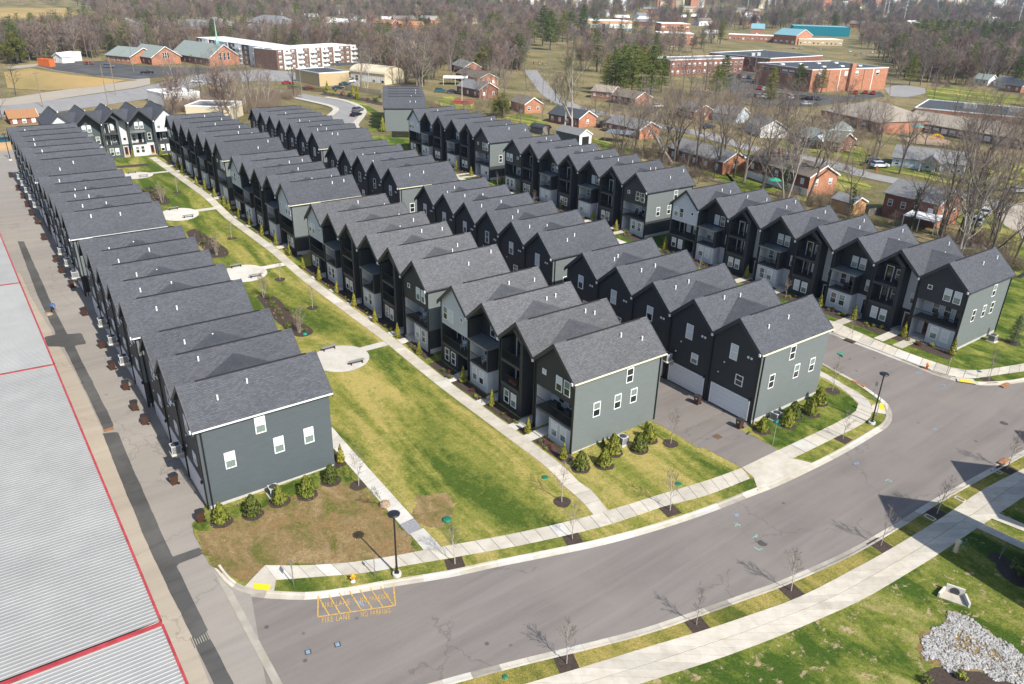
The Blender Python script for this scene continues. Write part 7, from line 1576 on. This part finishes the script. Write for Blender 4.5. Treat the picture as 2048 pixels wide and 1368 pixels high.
for x, y in [(1588, 97), (1602, 98), (1640, 100), (1700, 104), (1712, 112), (1725, 108), (1745, 106), (1760, 102), (1735, 118), (1330, 93), (1345, 95), (1365, 94)]:
    car_px(x, y, 1.2, rc.choice(['sedan', 'suv']), rc.choice(COLS), 'car before the far brick schools, %s from the left' % ['fourth', 'fifth', 'sixth', 'seventh', 'eighth', 'ninth', 'eleventh', 'twelfth', 'tenth', 'first', 'second', 'third'][n], grp='cars before the far schools'); n += 1
n = 0
for x, y in [(575, 168), (655, 165), (668, 168), (690, 170), (700, 165), (618, 178), (676, 178)]:
    car_px(x, y, .6, rc.choice(['sedan', 'suv', 'truck']), rc.choice(['red', 'black', 'teal', 'white', 'navy']), 'car on the lot round the yellow shop, %s from the left' % ['first', 'third', 'fourth', 'sixth', 'seventh', 'second', 'fifth'][n], grp='cars round the yellow shop'); n += 1
# ---- poles and wires
def pole(px, py, h, lb, mat='pole_wood', arm=True, lampy=False, r=.14):
    p = at(px, py, GZ); e = empty('utility_pole', p, random.uniform(-.4, .4), lb, 'utility pole', 'utility poles'); MB().tube((0, 0, -.3), (0, 0, h), r, r * .7, 7).obj('pole', mat, e)
    if arm:
        MB().box(-1.1, 1.1, -.06, .06, h - .7, h - .55).obj('crossarm', mat, e)
        for x in (-1, 0, 1): MB().tube((x, 0, h - .55), (x, 0, h - .35), .05, .05, 6).obj('insulator', 'ac_grey', e)
    if lampy: MB().tube((0, 0, h - 1.2), (1.8, 0, h - .8), .05, .04, 6).obj('lamp_arm', 'steel', e); MB().box(1.7, 2.3, -.12, .12, h - .86, h - .74).obj('lamp_head', 'steel', e)
    return p + Vector((0, 0, h - .4))
PL = [pole(86, 214, 11, 'wooden pole before the gravel lot, leftmost'), pole(232, 190, 13, 'wooden pole on the lot with white transformer'), pole(217, 214, 13, 'tall bare pole before the far row', arm=False), pole(178, 130, 14, 'wooden pole by the church car park', lampy=True), pole(268, 144, 12, 'steel lamp pole before the chapel', 'steel', False, True), pole(346, 130, 10, 'steel flag pole before the church', 'steel', False), pole(621, 90, 12, 'white lamp pole behind the apartments', 'roof_white', False, True), pole(588, 190, 11, 'dark leaning pole beside the curved road', 'bark_dark', False), pole(604, 195, 10, 'slim steel pole beside the curved road', 'steel', False), pole(1085, 205, 13, 'wooden pole on the village street'), pole(1096, 140, 14, 'steel lamp pole on the village green', 'steel', False, True), pole(1156, 100, 15, 'wooden pole before the pines'), pole(1508, 150, 13, 'grey pole before the dark school wing', 'steel'), pole(1643, 186, 13, 'pale pole before the lit gymnasium wall', 'pole_wood'), pole(1848, 200, 14, 'tall floodlight pole beside the school drive', 'pole_wood', False, True), pole(924, 208, 10, 'yellow guyed pole by the red deck', 'bracket_cream', False), pole(1772, 140, 12, 'pole at the gymnasium corner', lampy=True), pole(1280, 208, 11, 'pole with white lamp beside the brown roof', lampy=True), pole(1910, 352, 9, 'pole before the long white house', 'steel', False, True), pole(1576, 300, 11, 'pole between the garden trees')]
def wire(a, b, lb, sag=1.0):
    m = MB(); P = [a.lerp(b, i / 10) - Vector((0, 0, sag * 4 * (i / 10) * (1 - i / 10))) for i in range(11)]
    for p, q in zip(P, P[1:]): m.tube(p, q, .02, .02, 3, caps=False)
    tag(m.obj('overhead_wire', 'wire'), lb, 'wire', 'overhead wires')
wire(PL[0], PL[1], 'overhead wire over the gravel lot'); wire(PL[1], PL[4], 'overhead wire towards the chapel'); wire(PL[9], PL[11], 'overhead wire from the village street to the pines'); wire(PL[11], PL[12], 'long overhead wire before the schools', 2); wire(PL[12], PL[13], 'overhead wire across the gymnasium', 1); wire(PL[13], PL[14], 'overhead wire right of the gymnasium', 1.5)
for i, (x, y, h) in enumerate([(1751, 33, 48), (1763, 50, 52), (1770, 48, 52), (1803, 62, 56), (2030, 68, 62), (1494, 22, 40), (1548, 26, 50), (1612, 24, 36)]):
    p = at(x, y, GZ); e = empty('power_mast', p, .6, 'pale power line mast over the far woods, %s from the left' % ['fourth', 'fifth', 'sixth', 'seventh', 'eighth', 'first', 'second', 'third'][i], 'power mast', 'power masts over the woods'); k = math.hypot(p.x, p.y) / 1100
    MB().tube((0, 0, 0), (0, 0, 34 * k), .42 * k, .26 * k, 6).obj('mast', 'pylon_steel', e)
    for z in (24, 28, 32): MB().box(-3 * k, 3 * k, -.1 * k, .1 * k, z * k, (z + .3) * k).obj('crossarm', 'pylon_steel', e)
# ---- far town on the horizon
rt = random.Random(21)
FT = []
for k in range(80):
    x = rt.choice([rt.uniform(1740, 1930), rt.uniform(1740, 1930), rt.uniform(990, 1400), rt.uniform(960, 1150), rt.uniform(1400, 2040), rt.uniform(340, 560)]); y = rt.uniform(8, 16) if x > 1700 else rt.uniform(6, 24) if x > 900 else rt.uniform(0, 6)
    FT.append((x, y))
FT.sort(key=lambda q: q[0])
for k, (x, y) in enumerate(FT):
    p = at(x, y, GZ); d = math.hypot(p.x, p.y); e = empty('far_building', p, rt.uniform(-.5, .5), 'pale far building in the horizon woods, %s from the left' % word(k + 1), 'building', 'far buildings on the horizon'); s = d / 1518
    wd, hg = rt.uniform(5, 16) * s, rt.uniform(2.2, 5) * s; up = 11 * (1.35 if d < 2400 else 2.2)
    e.location.z += up * .8
    MB().box(-wd / 2, wd / 2, -wd * .3, wd * .3, -up, hg).obj('wall', rt.choice(['wall_white', 'wall_white', 'wall_cream', 'brick_orange']), e); MB().prism([(-wd * .34, hg + .02 * s), (wd * .34, hg + .02 * s), (0, hg + rt.uniform(.4, 1.6) * s)], 'x', -wd / 2 - .2 * s, wd / 2 + .2 * s).obj('roof', rt.choice(['roof_white', 'roof_white', 'roof_grey', 'roof_teal']), e)
for i, x in enumerate((1985, 2003)):
    p = at(x, 10, GZ); e = empty('tower_block', p, .3, ['left', 'right'][i] + ' pale tower block on the far right horizon', 'tower', 'far tower blocks'); s = math.hypot(p.x, p.y) / 1518; MB().box(-5 * s, 5 * s, -4 * s, 4 * s, -10, 13 * s).obj('wall', 'wall_white', e); MB().box(-4 * s, 4 * s, -3 * s, 3 * s, 13 * s, 14 * s).obj('roof', 'roof_teal', e)
# ---- playground, patio things
pp = at(1829, 276, GZ); e = empty('play_tower', pp, .3, 'playground tower with teal canopy and slide', 'playground')
for x in (-1, 1):
    for y in (-1, 1): MB().tube((x, y, 0), (x, y, 3.4), .07, .07, 6).obj('post', 'play_yellow', e)
MB().box(-1.1, 1.1, -1.1, 1.1, 1.5, 1.62).obj('deck', 'play_teal', e); MB().add([(-1.6, -1.6, 3.4), (1.6, -1.6, 3.4), (1.6, 1.6, 3.4), (-1.6, 1.6, 3.4), (0, 0, 4.5)], [(0, 1, 4), (1, 2, 4), (2, 3, 4), (3, 0, 4), (3, 2, 1, 0)]).obj('canopy', 'play_teal', e); MB().add([(1.1, -.3, 1.6), (1.1, .3, 1.6), (3.6, .3, .2), (3.6, -.3, .2), (1.1, -.3, 1.5), (1.1, .3, 1.5), (3.6, .3, .1), (3.6, -.3, .1)], [(0, 3, 2, 1), (4, 5, 6, 7), (0, 4, 7, 3), (1, 2, 6, 5), (2, 3, 7, 6)]).obj('slide', 'play_teal', e)
e = empty('climbing_frame', at(1877, 281, GZ), 0, 'yellow arched climbing frame on the playground', 'playground')
for k in range(4):
    m = MB(); P = [Vector((1.6 * math.cos(math.pi * i / 8), k * .7, 1.7 * math.sin(math.pi * i / 8))) for i in range(9)]
    for a, b in zip(P, P[1:]): m.tube(a, b, .07, .07, 5)
    m.obj('hoop', 'play_yellow', e)
sheet_px('playground_bed', [(1800, 272), (1850, 268), (1905, 282), (1890, 292), (1820, 286)], GZ + .1, 'dirt_clod', cut=8)
e = empty('patio_umbrella', at(1547, 378, GZ), 0, 'green patio umbrella beside the white basement house', 'umbrella'); MB().tube((0, 0, 0), (0, 0, 2.4), .04, .04, 6).obj('pole', 'steel', e); MB().lathe([(1.5, 2.05), (.8, 2.35), (.05, 2.6)], 8).obj('canopy', 'patio_green', e)
for i, (x, y, mt) in enumerate([(1594, 325, 'bin_lid'), (1602, 327, 'terracotta')]):
    r = empty('wheeled_bin', at(x, y, GZ), .5, ['dark', 'reddish'][i] + ' wheeled bin at the street behind the brick house', 'bin', None)
    for nme, d in BINP: link(nme, d, r)
# ---- people
def person_mesh(name, joints, edges, radii, mats, split):
    me_ = bpy.data.meshes.new(name); me_.from_pydata(joints, edges, []); o = bpy.data.objects.new(name, me_); COL.objects.link(o)
    sk = o.modifiers.new('skin', 'SKIN'); sk.use_smooth_shade = True
    for v, rr in zip(me_.skin_vertices[0].data, radii): v.radius = rr if hasattr(rr, '__len__') else (rr, rr)
    me_.skin_vertices[0].data[0].use_root = True
    ss = o.modifiers.new('sub', 'SUBSURF'); ss.levels = 1; ss.render_levels = 1
    dg = bpy.context.evaluated_depsgraph_get(); dg.update(); out = bpy.data.meshes.new_from_object(o.evaluated_get(dg)); bpy.data.objects.remove(o)
    out.materials.clear()
    for m in mats: out.materials.append(MAT[m])
    for pl in out.polygons: pl.material_index = split(pl.center); pl.use_smooth = True
    return out
def person(loc, rz, shirt, lb, pose='stand', sc=1.0, grp=None):
    key = ('person', shirt, pose)
    if key not in ME:
        b = .35 if pose == 'bend' else 0.0; st = .16 if pose == 'walk' else .0
        J = [(0, 0, .95), (0, -b * .5, 1.2), (0, -b, 1.42 - b * .2), (0, -b * 1.25, 1.53 - b * .3), (0, -b * 1.45, 1.66 - b * .4), (0, -b * 1.5, 1.76 - b * .45),
             (-.18, -b, 1.40 - b * .2), (-.25, -.05 - b * 1.1, 1.14 - b * .5), (-.23, -.18 - b * 1.3, .92 - b * .5), (-.23, -.22 - b * 1.3, .84 - b * .5), (.18, -b, 1.40 - b * .2), (.25, -.02 - b * 1.1, 1.14 - b * .5), (.24, -.12 - b * 1.3, .90 - b * .5), (.24, -.15 - b * 1.3, .82 - b * .5),
             (-.10, 0, .88), (-.11, -st, .50), (-.11, -st * .3, .10), (-.11, -.14 - st * .3, .04), (.10, 0, .88), (.11, st, .50), (.11, st * 1.7, .10), (.11, -.14 + st * 1.7, .04)]
        E = [(0, 1), (1, 2), (2, 3), (3, 4), (4, 5), (2, 6), (6, 7), (7, 8), (8, 9), (2, 10), (10, 11), (11, 12), (12, 13), (0, 14), (14, 15), (15, 16), (16, 17), (0, 18), (18, 19), (19, 20), (20, 21)]
        Rr = [(.17, .12), (.16, .12), (.18, .11), .06, .10, .085, .075, .055, .045, .04, .075, .055, .045, .04, .095, .07, .05, .045, .095, .07, .05, .045]
        hz = 1.5 - b * .28
        ME[key] = person_mesh('person', J, E, Rr, ('skin', shirt, 'cloth_dark', 'hair_dark'), lambda c: 3 if c.z > hz + .2 - b * .1 and c.y > -b * 1.55 - .03 else 0 if c.z > hz else 0 if (abs(c.x) > .19 and c.z < 1.0 - b * .4 and c.z > .7 - b * .4) else 1 if c.z > .93 else 2)
    o = link('person', ME[key], None, loc, rz, sc); tag(o, lb, 'person', grp); return o
person(at(105, 625, -.1), 2.0, 'cloth_blue', 'person in blue jacket bending over the alley trench', 'bend')
e = empty('tool_heap', at(98, 629, -.1), 0, 'small heap of earth and tools beside the person in blue', 'heap'); MB().lathe([(.55, 0), (.42, .14), (.12, .3)], 9).obj('earth', 'dirt_clod', e); MB().tube((.3, .2, .05), (-.7, .5, .12), .03, .03, 5).obj('shovel_shaft', 'wood_fence', e)
rp = random.Random(31)
for i, (x, y) in enumerate([(1067, 129), (1072, 140), (1079, 132), (1082, 138), (1085, 131), (1088, 139), (1091, 134), (1084, 143), (1078, 127), (1092, 129)]):
    person(at(x, y, GZ), rp.uniform(0, 6.28), ['cloth_dark', 'cloth_red', 'cloth_white', 'cloth_blue'][i % 4], 'person in %s top standing on the village green, %s of the group' % (['dark', 'red', 'white', 'blue'][i % 4], ['first', 'second', 'third', 'fourth', 'fifth', 'sixth', 'seventh', 'eighth', 'ninth', 'tenth'][i]), ['stand', 'walk'][i % 2], grp='people on the village green')
# ---- shrubs along the curved road
for i, (x, y) in enumerate([(655, 186), (668, 190), (684, 192), (700, 194), (716, 198), (735, 202), (752, 205), (672, 183), (706, 188), (760, 196)]):
    plant('garden_shrub', ROUND[i % 3] if i % 4 else ARB[0], ('stem', 'foliage'), at(x, y, GZ), 'garden shrub in the bed above the curved road, %s from the left' % ['first', 'second', 'fourth', 'fifth', 'seventh', 'eighth', 'ninth', 'third', 'sixth', 'tenth'][i], 'shrub', 'shrubs above the curved road', random.uniform(1.6, 2.8))
sheet_px('mulch_bed', [(640, 188), (700, 197), (764, 210), (764, 204), (705, 190), (650, 184)], GZ + .09, MUL, cut=5, jag=.6)
for i, (s, t) in enumerate([(196, 26), (196, 33)]): pass
# ================================================================== the air between here and the hills
hz_ = MB().box(-6200, 6200, -3000, 6600, -60, 260).obj('haze', 'concrete'); hz_.data.materials.clear()
hm = bpy.data.materials.new('haze'); hm.use_nodes = True; hn = hm.node_tree; hn.nodes.remove(hn.nodes['Principled BSDF']); pv = hn.nodes.new('ShaderNodeVolumePrincipled'); pv.inputs['Density'].default_value = .00008; pv.inputs['Color'].default_value = (.48, .70, 1.0, 1); pv.inputs['Anisotropy'].default_value = .2
hn.links.new(pv.outputs[0], hn.nodes['Material Output'].inputs['Volume']); hz_.data.materials.append(hm); tag(hz_, kind='stuff')
